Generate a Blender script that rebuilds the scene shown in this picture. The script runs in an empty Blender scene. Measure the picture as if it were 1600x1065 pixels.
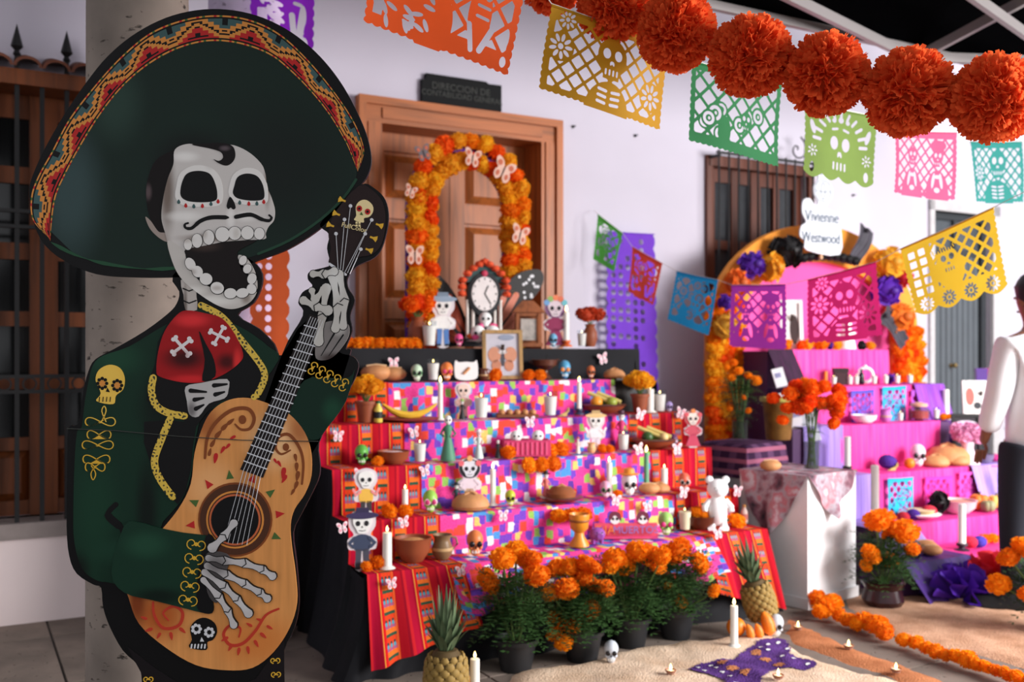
import bpy, math, random
import numpy as np
from mathutils import Vector, Matrix, geometry
random.seed(7)
R = math.radians
scene = bpy.context.scene
col = scene.collection

# ------------------------------------------------------------ camera
F = 1600 * 35 / 36.0          # focal length in pixels
HY = 550.0                    # row of the horizon
EYE = 1.4
cam_d = bpy.data.cameras.new('camera'); cam = bpy.data.objects.new('camera', cam_d); col.objects.link(cam)
cam.location = (0, 0, EYE); cam.rotation_euler = (R(90), 0, 0)
cam_d.lens = 35; cam_d.sensor_width = 36; cam_d.shift_y = (HY - 532.5) / 1600
cam_d.dof.use_dof = True; cam_d.dof.focus_distance = 2.78; cam_d.dof.aperture_fstop = 2.6
cam_d.clip_end = 200
scene.camera = cam
# ------------------------------------------------------------ sky and light
world = bpy.data.worlds.new('overcast_sky'); scene.world = world; world.use_nodes = True
wn = world.node_tree.nodes['Background']; wn.inputs[0].default_value = (0.93, 0.95, 1.0, 1); wn.inputs[1].default_value = 0.82
def area_light(name, loc, target, size, power, colour):
    d = bpy.data.lights.new(name, 'AREA'); d.shape = 'RECTANGLE'; d.size, d.size_y = size; d.energy = power; d.color = colour
    o = bpy.data.objects.new(name, d); col.objects.link(o); o.location = loc
    o.rotation_euler = (Vector(target) - Vector(loc)).to_track_quat('-Z', 'Y').to_euler()
    return o
area_light('courtyard_daylight', (6.7, 2.7, 2.7), (1.5, 6.0, 1.1), (3.6, 2.6), 780, (1.0, 0.97, 0.96))
scene.view_settings.view_transform = 'Standard'; scene.view_settings.look = 'None'
scene.view_settings.gamma = 1; scene.view_settings.exposure = 0.26; scene.view_settings.use_curve_mapping = False

# ------------------------------------------------------------ frames of reference
WA = math.atan2(1556, 2800)                       # the long wall runs away to the right
DX, DY = math.cos(WA), math.sin(WA); NX, NY = DY, -DX
P0 = (-0.98, 6.22)
def WP(t, o, z): return Vector((P0[0] + DX*t + NX*o, P0[1] + DY*t + NY*o, z))
def wt(px, o):
    u = (px - 800) / F
    return (u*(P0[1] + NY*o) - P0[0] - NX*o) / (DX - u*DY)
def PT(px, py, Y): return Vector(((px-800)/F*Y, Y, EYE + (HY-py)/F*Y))
def GP(px, py, z=0.0):
    Y = F*(EYE - z)/(py - HY); return Vector(((px-800)/F*Y, Y, z))
def facing(p, k=1.0): return k*math.atan2(-p[0], p[1]) + (1-k)*WA

# ------------------------------------------------------------ materials
def lin(c): return tuple(((x/255)/12.92 if x/255 <= 0.04045 else ((x/255+0.055)/1.055)**2.4) for x in c[:3]) + (1,)
class NT:
    def __init__(s, m): s.t = m.node_tree; s.n = s.t.nodes; s.b = s.n['Principled BSDF']; s.out = s.n['Material Output']
    def new(s, ty, **kw):
        n = s.n.new(ty)
        for k, v in kw.items():
            if k.startswith('i_'): n.inputs[int(k[2:])].default_value = v
            else: setattr(n, k, v)
        return n
    def link(s, a, b): s.t.links.new(a, b)
    def mix(s, fac, a, b, mode='MIX'):
        n = s.n.new('ShaderNodeMix'); n.data_type = 'RGBA'; n.blend_type = mode
        for sock, val in ((n.inputs[0], fac), (n.inputs[6], a), (n.inputs[7], b)):
            if hasattr(val, 'is_output'): s.link(val, sock)
            else: sock.default_value = val
        return n.outputs[2]
    def math(s, op, a, b=0.0, c=None):
        n = s.n.new('ShaderNodeMath'); n.operation = op
        for i, v in enumerate((a, b) if c is None else (a, b, c)):
            if hasattr(v, 'is_output'): s.link(v, n.inputs[i])
            else: n.inputs[i].default_value = v
        return n.outputs[0]
    def ramp(s, fac, stops, interp='CONSTANT'):
        n = s.n.new('ShaderNodeValToRGB'); n.color_ramp.interpolation = interp
        e = n.color_ramp.elements
        while len(e) < len(stops): e.new(0.5)
        for i, (p, c) in enumerate(stops): e[i].position = p; e[i].color = lin(c)
        s.link(fac, n.inputs[0]); return n.outputs[0]
def newmat(name, rough=0.6, metal=0.0, spec=0.4):
    m = bpy.data.materials.new(name); m.use_nodes = True; t = NT(m)
    t.b.inputs['Roughness'].default_value = rough; t.b.inputs['Metallic'].default_value = metal
    t.b.inputs['Specular IOR Level'].default_value = spec
    return m, t
CACHE = {}
def mat(name, rgb, rough=0.6, var=0.14, scale=18.0, bump=0.0, metal=0.0, trans=0.0, emis=0.0, rnd=0.0, spec=0.4, stretch=None):
    key = ('m', name)
    if key in CACHE: return CACHE[key]
    m, t = newmat(name, rough, metal, spec)
    c = lin(rgb)
    tc = t.new('ShaderNodeTexCoord'); nz = t.new('ShaderNodeTexNoise'); nz.inputs['Scale'].default_value = scale; nz.inputs['Detail'].default_value = 4
    if stretch:
        mp = t.new('ShaderNodeMapping'); mp.inputs['Scale'].default_value = stretch; t.link(tc.outputs['Object'], mp.inputs[0]); t.link(mp.outputs[0], nz.inputs['Vector'])
    else: t.link(tc.outputs['Object'], nz.inputs['Vector'])
    lo = tuple(x*(1-var*1.6) for x in c[:3]) + (1,); hi = tuple(min(1, x*(1+var)) for x in c[:3]) + (1,)
    colr = t.mix(nz.outputs['Fac'], lo, hi)
    if rnd:
        oi = t.new('ShaderNodeObjectInfo'); hs = t.new('ShaderNodeHueSaturation')
        t.link(t.math('MULTIPLY_ADD', oi.outputs['Random'], 0.06*rnd, 0.5-0.03*rnd), hs.inputs['Hue'])
        t.link(t.math('MULTIPLY_ADD', oi.outputs['Random'], 0.3*rnd, 1-0.1*rnd), hs.inputs['Value'])
        t.link(colr, hs.inputs['Color']); colr = hs.outputs[0]
    t.link(colr, t.b.inputs['Base Color'])
    if bump:
        bp = t.new('ShaderNodeBump'); bp.inputs['Strength'].default_value = bump; bp.inputs['Distance'].default_value = 0.02
        t.link(nz.outputs['Fac'], bp.inputs['Height']); t.link(bp.outputs[0], t.b.inputs['Normal'])
    if emis:
        t.link(colr, t.b.inputs['Emission Color']); t.b.inputs['Emission Strength'].default_value = emis
    if trans:
        tr = t.new('ShaderNodeBsdfTranslucent'); t.link(colr, tr.inputs[0]); ms = t.new('ShaderNodeMixShader'); ms.inputs[0].default_value = trans
        t.link(t.b.outputs[0], ms.inputs[1]); t.link(tr.outputs[0], ms.inputs[2]); t.link(ms.outputs[0], t.out.inputs[0])
    CACHE[key] = m; return m
def cm(rgb, rough=0.55, trans=0.0):
    return mat('paint_%d_%d_%d_%d_%d' % (rgb[0], rgb[1], rgb[2], int(rough*100), int(trans*100)), rgb, rough, 0.08, 30, trans=trans)
def wood(name, rgb, rough=0.45, axis='z'):
    key = ('w', name)
    if key in CACHE: return CACHE[key]
    m, t = newmat(name, rough)
    tc = t.new('ShaderNodeTexCoord'); mp = t.new('ShaderNodeMapping'); t.link(tc.outputs['Object'], mp.inputs[0])
    mp.inputs['Scale'].default_value = (26, 26, 1.6) if axis == 'z' else (1.6, 26, 26)
    nz = t.new('ShaderNodeTexNoise'); nz.inputs['Scale'].default_value = 1.0; nz.inputs['Detail'].default_value = 5; nz.inputs['Distortion'].default_value = 0.6
    t.link(mp.outputs[0], nz.inputs['Vector'])
    c = rgb
    t.link(t.ramp(nz.outputs['Fac'], [(0.25, tuple(x*0.68 for x in c)), (0.5, c), (0.75, tuple(min(255, x*1.12) for x in c))], 'LINEAR'), t.b.inputs['Base Color'])
    bp = t.new('ShaderNodeBump'); bp.inputs['Strength'].default_value = 0.12; t.link(nz.outputs['Fac'], bp.inputs['Height']); t.link(bp.outputs[0], t.b.inputs['Normal'])
    CACHE[key] = m; return m
def glass(name, tint=(0.95, 0.97, 0.98), alpha=0.25):
    key = ('g', name)
    if key in CACHE: return CACHE[key]
    m, t = newmat(name, 0.05, 0, 0.5)
    t.b.inputs['Base Color'].default_value = tuple(x*0.12 for x in tint) + (1,)
    tr = t.new('ShaderNodeBsdfTransparent'); tr.inputs[0].default_value = tint + (1,); ms = t.new('ShaderNodeMixShader'); ms.inputs[0].default_value = alpha
    t.link(tr.outputs[0], ms.inputs[1]); t.link(t.b.outputs[0], ms.inputs[2]); t.link(ms.outputs[0], t.out.inputs[0])
    CACHE[key] = m; return m

# ------------------------------------------------------------ mesh building
class MB:
    def __init__(s): s.v = []; s.f = []; s.mi = []; s.uv = None
    def add(s, vs, fs, mi=0, T=None):
        b = len(s.v)
        s.v += [tuple(T @ Vector(v)) for v in vs] if T is not None else [tuple(v) for v in vs]
        s.f += [tuple(i + b for i in f) for f in fs]; s.mi += [mi]*len(fs); return s
    def box(s, x0, x1, y0, y1, z0, z1, mi=0, T=None):
        return s.add([(x0,y0,z0),(x1,y0,z0),(x1,y1,z0),(x0,y1,z0),(x0,y0,z1),(x1,y0,z1),(x1,y1,z1),(x0,y1,z1)],
                     [(0,3,2,1),(4,5,6,7),(0,1,5,4),(1,2,6,5),(2,3,7,6),(3,0,4,7)], mi, T)
    def lathe(s, prof, n=16, mi=0, c=(0,0,0), sc=(1,1), T=None):
        vs = []; fs = []
        for r, z in prof:
            for k in range(n):
                a = 2*math.pi*k/n; vs.append((c[0] + r*sc[0]*math.cos(a), c[1] + r*sc[1]*math.sin(a), c[2] + z))
        for i in range(len(prof)-1):
            for k in range(n):
                k2 = (k+1) % n; fs.append((i*n+k, i*n+k2, (i+1)*n+k2, (i+1)*n+k))
        fs.append(tuple(range(n))[::-1]); fs.append(tuple(range((len(prof)-1)*n, len(prof)*n)))
        return s.add(vs, fs, mi, T)
    def ball(s, c, r, nu=14, nv=9, mi=0, T=None):
        if not hasattr(r, '__len__'): r = (r, r, r)
        vs = [(c[0], c[1], c[2]-r[2])]; fs = []
        for j in range(1, nv):
            th = math.pi*j/nv
            for k in range(nu):
                a = 2*math.pi*k/nu; vs.append((c[0]+r[0]*math.sin(th)*math.cos(a), c[1]+r[1]*math.sin(th)*math.sin(a), c[2]-r[2]*math.cos(th)))
        vs.append((c[0], c[1], c[2]+r[2])); L = len(vs)-1
        for k in range(nu): fs.append((0, 1+(k+1) % nu, 1+k)); fs.append((L, 1+(nv-2)*nu+k, 1+(nv-2)*nu+(k+1) % nu))
        for j in range(nv-2):
            for k in range(nu):
                k2 = (k+1) % nu; fs.append((1+j*nu+k, 1+j*nu+k2, 1+(j+1)*nu+k2, 1+(j+1)*nu+k))
        return s.add(vs, fs, mi, T)
    def tube(s, pts, r, n=7, mi=0, T=None):
        pts = [Vector(p) for p in pts]; m = len(pts)
        rs = r if hasattr(r, '__len__') else [r]*m
        vs = []; fs = []
        for i, p in enumerate(pts):
            d = (pts[min(i+1, m-1)] - pts[max(i-1, 0)])
            d = d.normalized() if d.length > 1e-9 else Vector((0, 0, 1))
            a = Vector((0, 0, 1)) if abs(d.z) < 0.9 else Vector((1, 0, 0))
            x = d.cross(a).normalized(); y = d.cross(x)
            for k in range(n):
                an = 2*math.pi*k/n; vs.append(p + (x*math.cos(an) + y*math.sin(an))*rs[i])
        for i in range(m-1):
            for k in range(n):
                k2 = (k+1) % n; fs.append((i*n+k, i*n+k2, (i+1)*n+k2, (i+1)*n+k))
        fs.append(tuple(range(n))); fs.append(tuple(range((m-1)*n, m*n))[::-1])
        return s.add(vs, fs, mi, T)
    def plate(s, pts, y0, y1, mi=0, T=None):
        """outline pts (x,z) made into a slab from y0 (front) to y1 (back)"""
        n = len(pts)
        tris = geometry.tessellate_polygon([[Vector((p[0], p[1], 0)) for p in pts]])
        vs = [(p[0], y0, p[1]) for p in pts] + [(p[0], y1, p[1]) for p in pts]
        fs = []
        for a, b, c in tris:
            ax, az = pts[a]; bx, bz = pts[b]; cx, cz = pts[c]
            if (bx-ax)*(cz-az) - (bz-az)*(cx-ax) < 0: b, c = c, b
            fs.append((a, b, c)); fs.append((a+n, c+n, b+n))
        fs += [(i, i+n, (i+1) % n + n, (i+1) % n) for i in range(n)]
        return s.add(vs, fs, mi, T)
    def sheet(s, fn, nu, nv, mi=0, uvf=None):
        vs = [fn(i/nu, j/nv) for j in range(nv+1) for i in range(nu+1)]
        fs = [(j*(nu+1)+i, j*(nu+1)+i+1, (j+1)*(nu+1)+i+1, (j+1)*(nu+1)+i) for j in range(nv) for i in range(nu)]
        b = len(s.v); s.add(vs, fs, mi)
        if uvf:
            s.uv = s.uv or {}
            for j in range(nv+1):
                for i in range(nu+1): s.uv[b+j*(nu+1)+i] = uvf(i/nu, j/nv)
        return s
    def mesh(s, name, mats, smooth=True):
        me = bpy.data.meshes.new(name); me.from_pydata(s.v, [], s.f)
        for m in (mats if isinstance(mats, (list, tuple)) else [mats]): me.materials.append(m)
        me.polygons.foreach_set('material_index', s.mi)
        me.polygons.foreach_set('use_smooth', [smooth]*len(s.f))
        if s.uv:
            l = me.uv_layers.new(name='uv'); idx = np.zeros(len(me.loops), dtype=np.int32); me.loops.foreach_get('vertex_index', idx)
            l.data.foreach_set('uv', np.array([s.uv.get(int(i), (0, 0)) for i in idx], dtype=np.float32).ravel())
        me.update()
        if smooth: me.set_sharp_from_angle(angle=R(42))
        return me
    def build(s, name, mats, parent=None, smooth=True, loc=None, rz=0): return link(name, s.mesh(name, mats, smooth), parent, loc, rz)
def link(name, me, parent=None, loc=None, rz=0, rot=None, scale=None):
    o = bpy.data.objects.new(name, me); col.objects.link(o)
    if parent: o.parent = parent
    if loc is not None: o.location = loc
    o.rotation_euler = rot if rot else (0, 0, rz)
    if scale is not None: o.scale = scale if hasattr(scale, '__len__') else (scale,)*3
    return o
def tag(o, label, cat, group=None, kind=None):
    if label: o['label'] = label
    if cat: o['category'] = cat
    if group: o['group'] = group
    if kind: o['kind'] = kind
    return o
def thing(name, label, cat, loc=(0,0,0), rz=0, group=None):
    o = bpy.data.objects.new(name, None); col.objects.link(o); o.location = loc; o.rotation_euler = (0, 0, rz); o.empty_display_size = 0.05
    return tag(o, label, cat, group)
def struct(o): o['kind'] = 'structure'; return o
def atwall(o): o.location = (P0[0], P0[1], 0); o.rotation_euler = (0, 0, WA); return o     # local x along the wall, -y out of it
def smoothpoly(pts, k=5, closed=True):
    n = len(pts); out = []
    for i in range(n if closed else n-1):
        g = (lambda j: pts[j % n]) if closed else (lambda j: pts[max(0, min(n-1, j))])
        p0, p1, p2, p3 = g(i-1), g(i), g(i+1), g(i+2)
        for q in range(k):
            t = q/k
            out.append(tuple(0.5*((2*p1[a]) + (-p0[a]+p2[a])*t + (2*p0[a]-5*p1[a]+4*p2[a]-p3[a])*t*t + (-p0[a]+3*p1[a]-3*p2[a]+p3[a])*t**3) for a in range(len(p1))))
    if not closed: out.append(tuple(pts[-1]))
    return out
def ellipse(cx, cz, rx, rz, n=20, rot=0.0):
    c, s_ = math.cos(rot), math.sin(rot)
    return [(cx + rx*math.cos(a)*c - rz*math.sin(a)*s_, cz + rx*math.cos(a)*s_ + rz*math.sin(a)*c) for a in [2*math.pi*k/n for k in range(n)]]
def ribbon(pts, w, n_end=5):
    """closed outline of a stroke through pts (2d) with widths w (number or list), round ends"""
    m = len(pts); ws = w if hasattr(w, '__len__') else [w]*m
    L = []; Rr = []
    for i in range(m):
        a = pts[max(0, i-1)]; b = pts[min(m-1, i+1)]; dx, dz = b[0]-a[0], b[1]-a[1]; l = math.hypot(dx, dz) or 1e-9
        nx, nz = -dz/l*ws[i]/2, dx/l*ws[i]/2
        L.append((pts[i][0]+nx, pts[i][1]+nz)); Rr.append((pts[i][0]-nx, pts[i][1]-nz))
    def cap(p, q, w_):
        dx, dz = p[0]-q[0], p[1]-q[1]; a0 = math.atan2(dz, dx)
        return [(p[0]+w_/2*math.cos(a0+math.pi/2-math.pi*k/n_end), p[1]+w_/2*math.sin(a0+math.pi/2-math.pi*k/n_end)) for k in range(1, n_end)]
    return L + cap(pts[-1], pts[-2], ws[-1]) + Rr[::-1] + cap(pts[0], pts[1], ws[0])
def text_mesh(txt, size, name='lettering', ext=0.002):
    cu = bpy.data.curves.new(name, 'FONT'); cu.body = txt; cu.size = size; cu.align_x = 'CENTER'; cu.align_y = 'CENTER'; cu.extrude = ext
    o = bpy.data.objects.new(name, cu); col.objects.link(o)
    dg = bpy.context.evaluated_depsgraph_get(); me = bpy.data.meshes.new_from_object(o.evaluated_get(dg)); me.name = name
    bpy.data.objects.remove(o); return me
def put_text(txt, size, m, parent, loc, rot=(R(90), 0, 0), sx=1.0, name='lettering'):
    me = text_mesh(txt, size); me.materials.clear(); me.materials.append(m)
    return link(name, me, parent, loc, rot=rot, scale=(sx, 1, 1))
# ============================================================ the setting
M_wall = mat('painted_plaster', (200, 194, 207), 0.85, 0.035, 2.5, bump=0.05)
M_sillwall = mat('lit_plinth_plaster', (240, 222, 220), 0.85, 0.05, 3)  # brightness of the lit wall below the sill is put into this colour
M_wood = wood('door_wood', (168, 94, 44)); M_woodh = wood('door_wood_level', (168, 94, 44), axis='x')
M_wood2 = wood('window_wood', (116, 60, 26)); M_wood3 = wood('dark_window_wood', (96, 46, 27))
M_iron = mat('black_iron', (22, 22, 24), 0.5, 0.1, 40); M_pane = mat('dark_pane', (16, 17, 18), 0.12, 0.1, 6, spec=0.5)
M_slate = mat('slate_metal', (92, 98, 104), 0.5, 0.08, 8)
def stone(name, rgb, pits=1.0):
    m, t = newmat(name, 0.9)
    tc = t.new('ShaderNodeTexCoord'); a = t.new('ShaderNodeTexNoise'); a.inputs['Scale'].default_value = 3.5; a.inputs['Detail'].default_value = 8
    mp = t.new('ShaderNodeMapping'); mp.inputs['Scale'].default_value = (1, 1, 2.2); t.link(tc.outputs['Object'], mp.inputs[0])
    t.link(tc.outputs['Object'], a.inputs['Vector'])
    v = t.new('ShaderNodeTexNoise'); v.inputs['Scale'].default_value = 22; v.inputs['Detail'].default_value = 3; t.link(mp.outputs[0], v.inputs['Vector'])
    base = t.ramp(a.outputs['Fac'], [(0.3, tuple(x*0.82 for x in rgb)), (0.7, tuple(min(255, x*1.1) for x in rgb))], 'LINEAR')
    pit = t.ramp(v.outputs['Fac'], [(0.0, (60, 58, 56)), (0.27, (110, 108, 106)), (0.36, (255, 255, 255))], 'LINEAR')
    t.link(t.mix(pits, base, pit, 'MULTIPLY'), t.b.inputs['Base Color'])
    bp = t.new('ShaderNodeBump'); bp.inputs['Strength'].default_value = 0.6; bp.inputs['Distance'].default_value = 0.02; t.link(pit, bp.inputs['Height']); t.link(bp.outputs[0], t.b.inputs['Normal'])
    return m
M_stone = stone('pitted_stone', (136, 123, 114)); M_stone2 = stone('pale_pitted_stone', (196, 178, 205), 0.5)
M_slab = stone('floor_slab_stone', (128, 114, 104), 0.25); M_joint = mat('floor_joint', (108, 104, 100), 0.9)

# floor with slabs
fl = struct(MB().box(-9, 14, -6, 16, -0.25, -0.012).build('floor', M_joint, smooth=False))
sl = MB().box(-0.394, 0.394, -0.394, 0.394, -0.012, 0.0).mesh('slab', M_slab, False)
for i in range(-5, 13):
    for j in range(3, 14):
        p = Vector((i*0.8 - 0.3, j*0.8, 0)); q = Matrix.Rotation(WA, 3, 'Z') @ Vector((i*0.8, j*0.8 - 2.2, 0))
        if q.y > 1.2 and abs(q.x/q.y) < 0.72 and (q.x-P0[0])*NX + (q.y-P0[1])*NY > -0.2: link('slab', sl, fl, (q.x, q.y, 0), WA)
# back wall with its openings (t0,t1,z0,z1)
OP = [(-3.3, -1.36, 0.52, 2.8), (0.14, 1.345, 0.0, 2.85), (2.86, 3.86, 1.9, 2.84), (5.39, 6.2, 0.0, 2.66)]
w = MB(); e = -6.0
for (t0, t1, z0, z1) in OP:
    w.box(e, t0, 0, 0.45, 0, 5.2); w.box(t0, t1, 0, 0.45, z1, 5.2)
    if z0 > 0: w.box(t0, t1, 0, 0.45, 0, z0)
    e = t1
w.box(e, 13, 0, 0.45, 0, 5.2)
wall = atwall(struct(w.build('wall_back', M_wall, smooth=False)))
b = MB()
for (t0, t1, z0, z1) in OP: b.box(t0-0.3, t1+0.3, 0.46, 0.5, z0-0.1 if z0 else 0, z1+0.2)
atwall(struct(b.build('wall_behind_openings', mat('dark_interior', (14, 12, 12), 0.9), smooth=False)))
ce = MB().box(-6, 1.0, -3.6, 0.0, 4.6, 4.8).build('ceiling_added_for_shade', mat('added_ceiling_plaster', (200, 196, 196), 0.9), smooth=False); atwall(struct(ce))  # unseen arcade ceiling, added above the left part to darken it
# nails left in the wall
for i, (px, py, lab) in enumerate([(895, 198, 'small dark screw stub in the white wall above the green pennant'), (992, 212, 'small dark screw stub in the white wall below the yellow banner'), (1332, 305, 'small dark screw stub in the white wall left of the pink banner')]):
    t = wt(px, 0); Y = WP(t, 0, 0).y; n_ = MB().lathe([(0.012, 0), (0.012, 0.006), (0.006, 0.008), (0.005, 0.035)], 8, T=Matrix.Rotation(R(90), 4, 'X')).build('wall_screw', M_iron)
    n_.location = WP(t, 0, EYE+(HY-py)/F*Y); n_.rotation_euler = (0, 0, WA); tag(n_, lab, 'screw')

# main wooden door: frame and two panelled leaves
door = atwall(struct(bpy.data.objects.new('door_1', None))); col.objects.link(door)
for (n_, bx) in (('jamb', (0.0, 0.16, 0, 2.84)), ('jamb', (1.325, 1.485, 0, 2.84)), ('lintel', (0.0, 1.485, 2.84, 3.0))):
    m = MB(); x0, x1, z0, z1 = bx; m.box(x0, x1, -0.05, 0.02, z0, z1)
    if n_ == 'jamb':
        out = x0 < 0.5
        m.box(x0 if out else x1-0.05, x0+0.05 if out else x1, -0.075, -0.05, z0, z1+0.11); m.box(x0+0.065 if out else x0+0.03, x1-0.03 if out else x1-0.065, -0.062, -0.05, z0, z1)
        m.box(x1-0.02 if out else x0, x1 if out else x0+0.02, 0.02, 0.24, z0, z1)
    else:
        m.box(x0, x1, -0.075, -0.05, z1-0.05, z1); m.box(x0+0.16, x1-0.16, -0.062, -0.05, z0+0.03, z1-0.065); m.box(x0+0.16, x1-0.16, 0.02, 0.24, z0, z0+0.02)
    m.build(n_, M_wood if n_ == 'jamb' else M_woodh, door, smooth=False)
for k, (x0, x1) in enumerate(((0.16, 0.74), (0.745, 1.325))):
    lf = MB(); wd = x1-x0; sw = 0.11
    lf.box(x0, x0+sw, 0.19, 0.24, 0.02, 2.84); lf.box(x1-sw, x1, 0.19, 0.24, 0.02, 2.84)
    rows = [(0.25, 0.85), (0.98, 1.62), (1.74, 2.28), (2.40, 2.72)]
    ed = [0.02] + [z for r_ in rows for z in r_] + [2.84]
    for i in range(0, len(ed), 2): lf.box(x0+sw, x1-sw, 0.19, 0.24, ed[i], ed[i+1])
    lf.box(x0+sw, x1-sw, 0.225, 0.245, 0.02, 2.84)
    leaf = lf.build('door_leaf', M_wood, door, smooth=False)
    for (z0, z1) in rows:
        a, c = x0+sw+0.02, x1-sw-0.02; m = MB(); e2 = 0.05
        m.add([(a, 0.225, z0+.02), (c, 0.225, z0+.02), (c, 0.225, z1-.02), (a, 0.225, z1-.02), (a+e2, 0.185, z0+.02+e2), (c-e2, 0.185, z0+.02+e2), (c-e2, 0.185, z1-.02-e2), (a+e2, 0.185, z1-.02-e2)],
              [(0,1,5,4),(1,2,6,5),(2,3,7,6),(3,0,4,7),(4,5,6,7)])
        m.build('panel', M_wood, leaf, smooth=False)
# left window: wood, panes, plinth, grille, tiled hood
win = atwall(struct(bpy.data.objects.new('window_1', None))); col.objects.link(win)
m = MB()
for (a, c) in ((-3.3, -3.2), (-2.62, -2.5), (-1.83, -1.69), (-1.44, -1.36)): m.box(a, c, 0.06, 0.13, 0.52, 2.8)
for (a, c) in ((0.52, 0.6), (0.87, 0.94), (1.2, 1.27), (1.54, 1.62), (1.9, 1.99), (2.31, 2.4), (2.66, 2.8)): m.box(-3.3, -1.36, 0.075, 0.12, a, c)
m.build('window_frame', M_wood2, win, smooth=False)
for (a, c) in ((-3.2, -2.62), (-2.5, -1.83), (-1.69, -1.44)):
    for (z0, z1) in ((0.94, 1.2), (1.27, 1.54), (1.62, 1.9), (1.99, 2.31), (2.4, 2.66)): MB().box(a, c, 0.095, 0.1, z0, z1).build('pane', M_pane, win, smooth=False)
    z0, z1 = 0.6, 0.87; e2 = 0.04
    MB().add([(a, 0.11, z0), (c, 0.11, z0), (c, 0.11, z1), (a, 0.11, z1), (a+e2, 0.08, z0+e2), (c-e2, 0.08, z0+e2), (c-e2, 0.08, z1-e2), (a+e2, 0.08, z1-e2)], [(0,1,5,4),(1,2,6,5),(2,3,7,6),(3,0,4,7),(4,5,6,7)]).build('panel', M_wood2, win, smooth=False)
MB().box(-3.4, -1.3, -0.2, 0.0, 0.0, 0.44).build('window_plinth', M_sillwall, win, smooth=False)
MB().box(-3.42, -1.28, -0.22, 0.06, 0.44, 0.52).build('window_sill', mat('stone_sill', (150, 138, 134), 0.9), win, smooth=False)
hood = MB().box(-3.4, -1.28, -0.2, 0.02, 2.78, 2.86).build('hood_board', M_wood2, win, smooth=False)
M_tile = mat('clay_tile', (110, 62, 44), 0.8, 0.2, 12)
tl = MB(); prof = [(0.068*math.cos(a), 0.055*math.sin(a)) for a in [math.pi*k/8 for k in range(9)]]
vs = [(x, -0.26, z) for x, z in prof] + [(x*0.8, 0.02, z*0.8+0.09) for x, z in prof] + [(x*0.78, -0.26, z*0.72) for x, z in prof]
tl.add(vs, [(i, i+1, 10+i, 9+i) for i in range(8)] + [(i+1, i, 18+i, 19+i) for i in range(8)]); tlm = tl.mesh('roof_tile', M_tile)
for i in range(16): link('roof_tile', tlm, win, (-3.34+i*0.135, 0, 2.86))
gr = atwall(thing('window_grille', 'black iron window grille with spear tips and ring band', 'grille')); 
sp = MB().lathe([(0.012, 0), (0.02, 0.01), (0.012, 0.03), (0.03, 0.05), (0.0, 0.17)], 8).mesh('spear_tip', M_iron)
for i in range(16):
    t = -3.2 + i*0.118; hi = i % 2 == 1
    MB().box(t-0.011, t+0.011, -0.181, -0.159, 0.47, 2.95 if hi else 2.8).build('bar', M_iron, gr, smooth=False)
    if hi: link('spear_tip', sp, gr, (t, -0.17, 2.93))
    if i < 15:
        MB().add(*[(lambda n_: ([( t+0.059+(0.036 if q == 0 else 0.028)*math.cos(2*math.pi*k/n_), y, 1.235+(0.036 if q == 0 else 0.028)*math.sin(2*math.pi*k/n_)) for y in (-0.18, -0.16) for q in (0, 1) for k in range(n_)], [f for k in range(n_) for f in ((k, (k+1) % n_, n_+(k+1) % n_, n_+k), (k+2*n_, k+3*n_, 3*n_+(k+1) % n_, 2*n_+(k+1) % n_), (k, 2*n_+k, 2*n_+(k+1) % n_, (k+1) % n_), (n_+k, n_+(k+1) % n_, 3*n_+(k+1) % n_, 3*n_+k))]))(16)][0]).build('ring', M_iron, gr, smooth=False)
for z in (0.49, 1.195, 1.275, 2.05, 2.13, 2.8): MB().box(-3.25, -1.38, -0.185, -0.155, z-0.009, z+0.009).build('crossbar', M_iron, gr, smooth=False)
for t in (-3.24, -1.39):
    for z in (0.6, 2.7): MB().box(t-0.01, t+0.01, -0.17, 0.04, z-0.01, z+0.01).build('wall_bracket', M_iron, gr, smooth=False)
# right window
win2 = atwall(struct(bpy.data.objects.new('window_2', None))); col.objects.link(win2)
m = MB()
for (a, c) in ((2.86, 2.95), (3.12, 3.18), (3.32, 3.42), (3.56, 3.62), (3.78, 3.86)): m.box(a, c, 0.06, 0.13, 1.9, 2.84)
for (a, c) in ((1.9, 1.98), (2.2, 2.27), (2.72, 2.84)): m.box(2.86, 3.86, 0.07, 0.125, a, c)
m.box(2.82, 3.9, -0.04, 0.0, 2.82, 2.9); m.box(2.80, 2.86, -0.03, 0.0, 1.85, 2.9); m.box(3.86, 3.92, -0.03, 0.0, 1.85, 2.9)
m.build('window_frame', M_wood3, win2, smooth=False)
for (a, c) in ((2.95, 3.12), (3.18, 3.32), (3.42, 3.56), (3.62, 3.78)):
    for (z0, z1) in ((1.98, 2.2), (2.27, 2.72)): MB().box(a, c, 0.095, 0.1, z0, z1).build('pane', mat('grey_pane', (60, 62, 66), 0.15), win2, smooth=False)
gr2 = atwall(thing('window_grille', 'slim black iron grille over the brown window behind the flower arch', 'grille'))
for i in range(12):
    t = 2.82 + i*0.097; MB().tube([(t, -0.14, 1.72), (t, -0.14, 2.92)], 0.008, 6).build('bar', M_iron, gr2)
for z in (1.74, 1.98, 2.9): MB().box(2.8, 3.9, -0.15, -0.13, z-0.009, z+0.009).build('crossbar', M_iron, gr2, smooth=False)
for i in range(6):
    t = 2.87+i*0.19; pts = [(t+0.05*math.cos(a)*a/6.3, -0.15, 1.86+0.055*math.sin(a)*a/6.3) for a in [k*0.55 for k in range(16)]]
    MB().tube(pts, 0.006, 5).build('scroll', M_iron, gr2)
pts = [(3.62+0.09*math.cos(a)*a/6.3, -0.14, 3.0+0.09*math.sin(a)*a/6.3) for a in [k*0.5 for k in range(16)]]
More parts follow.
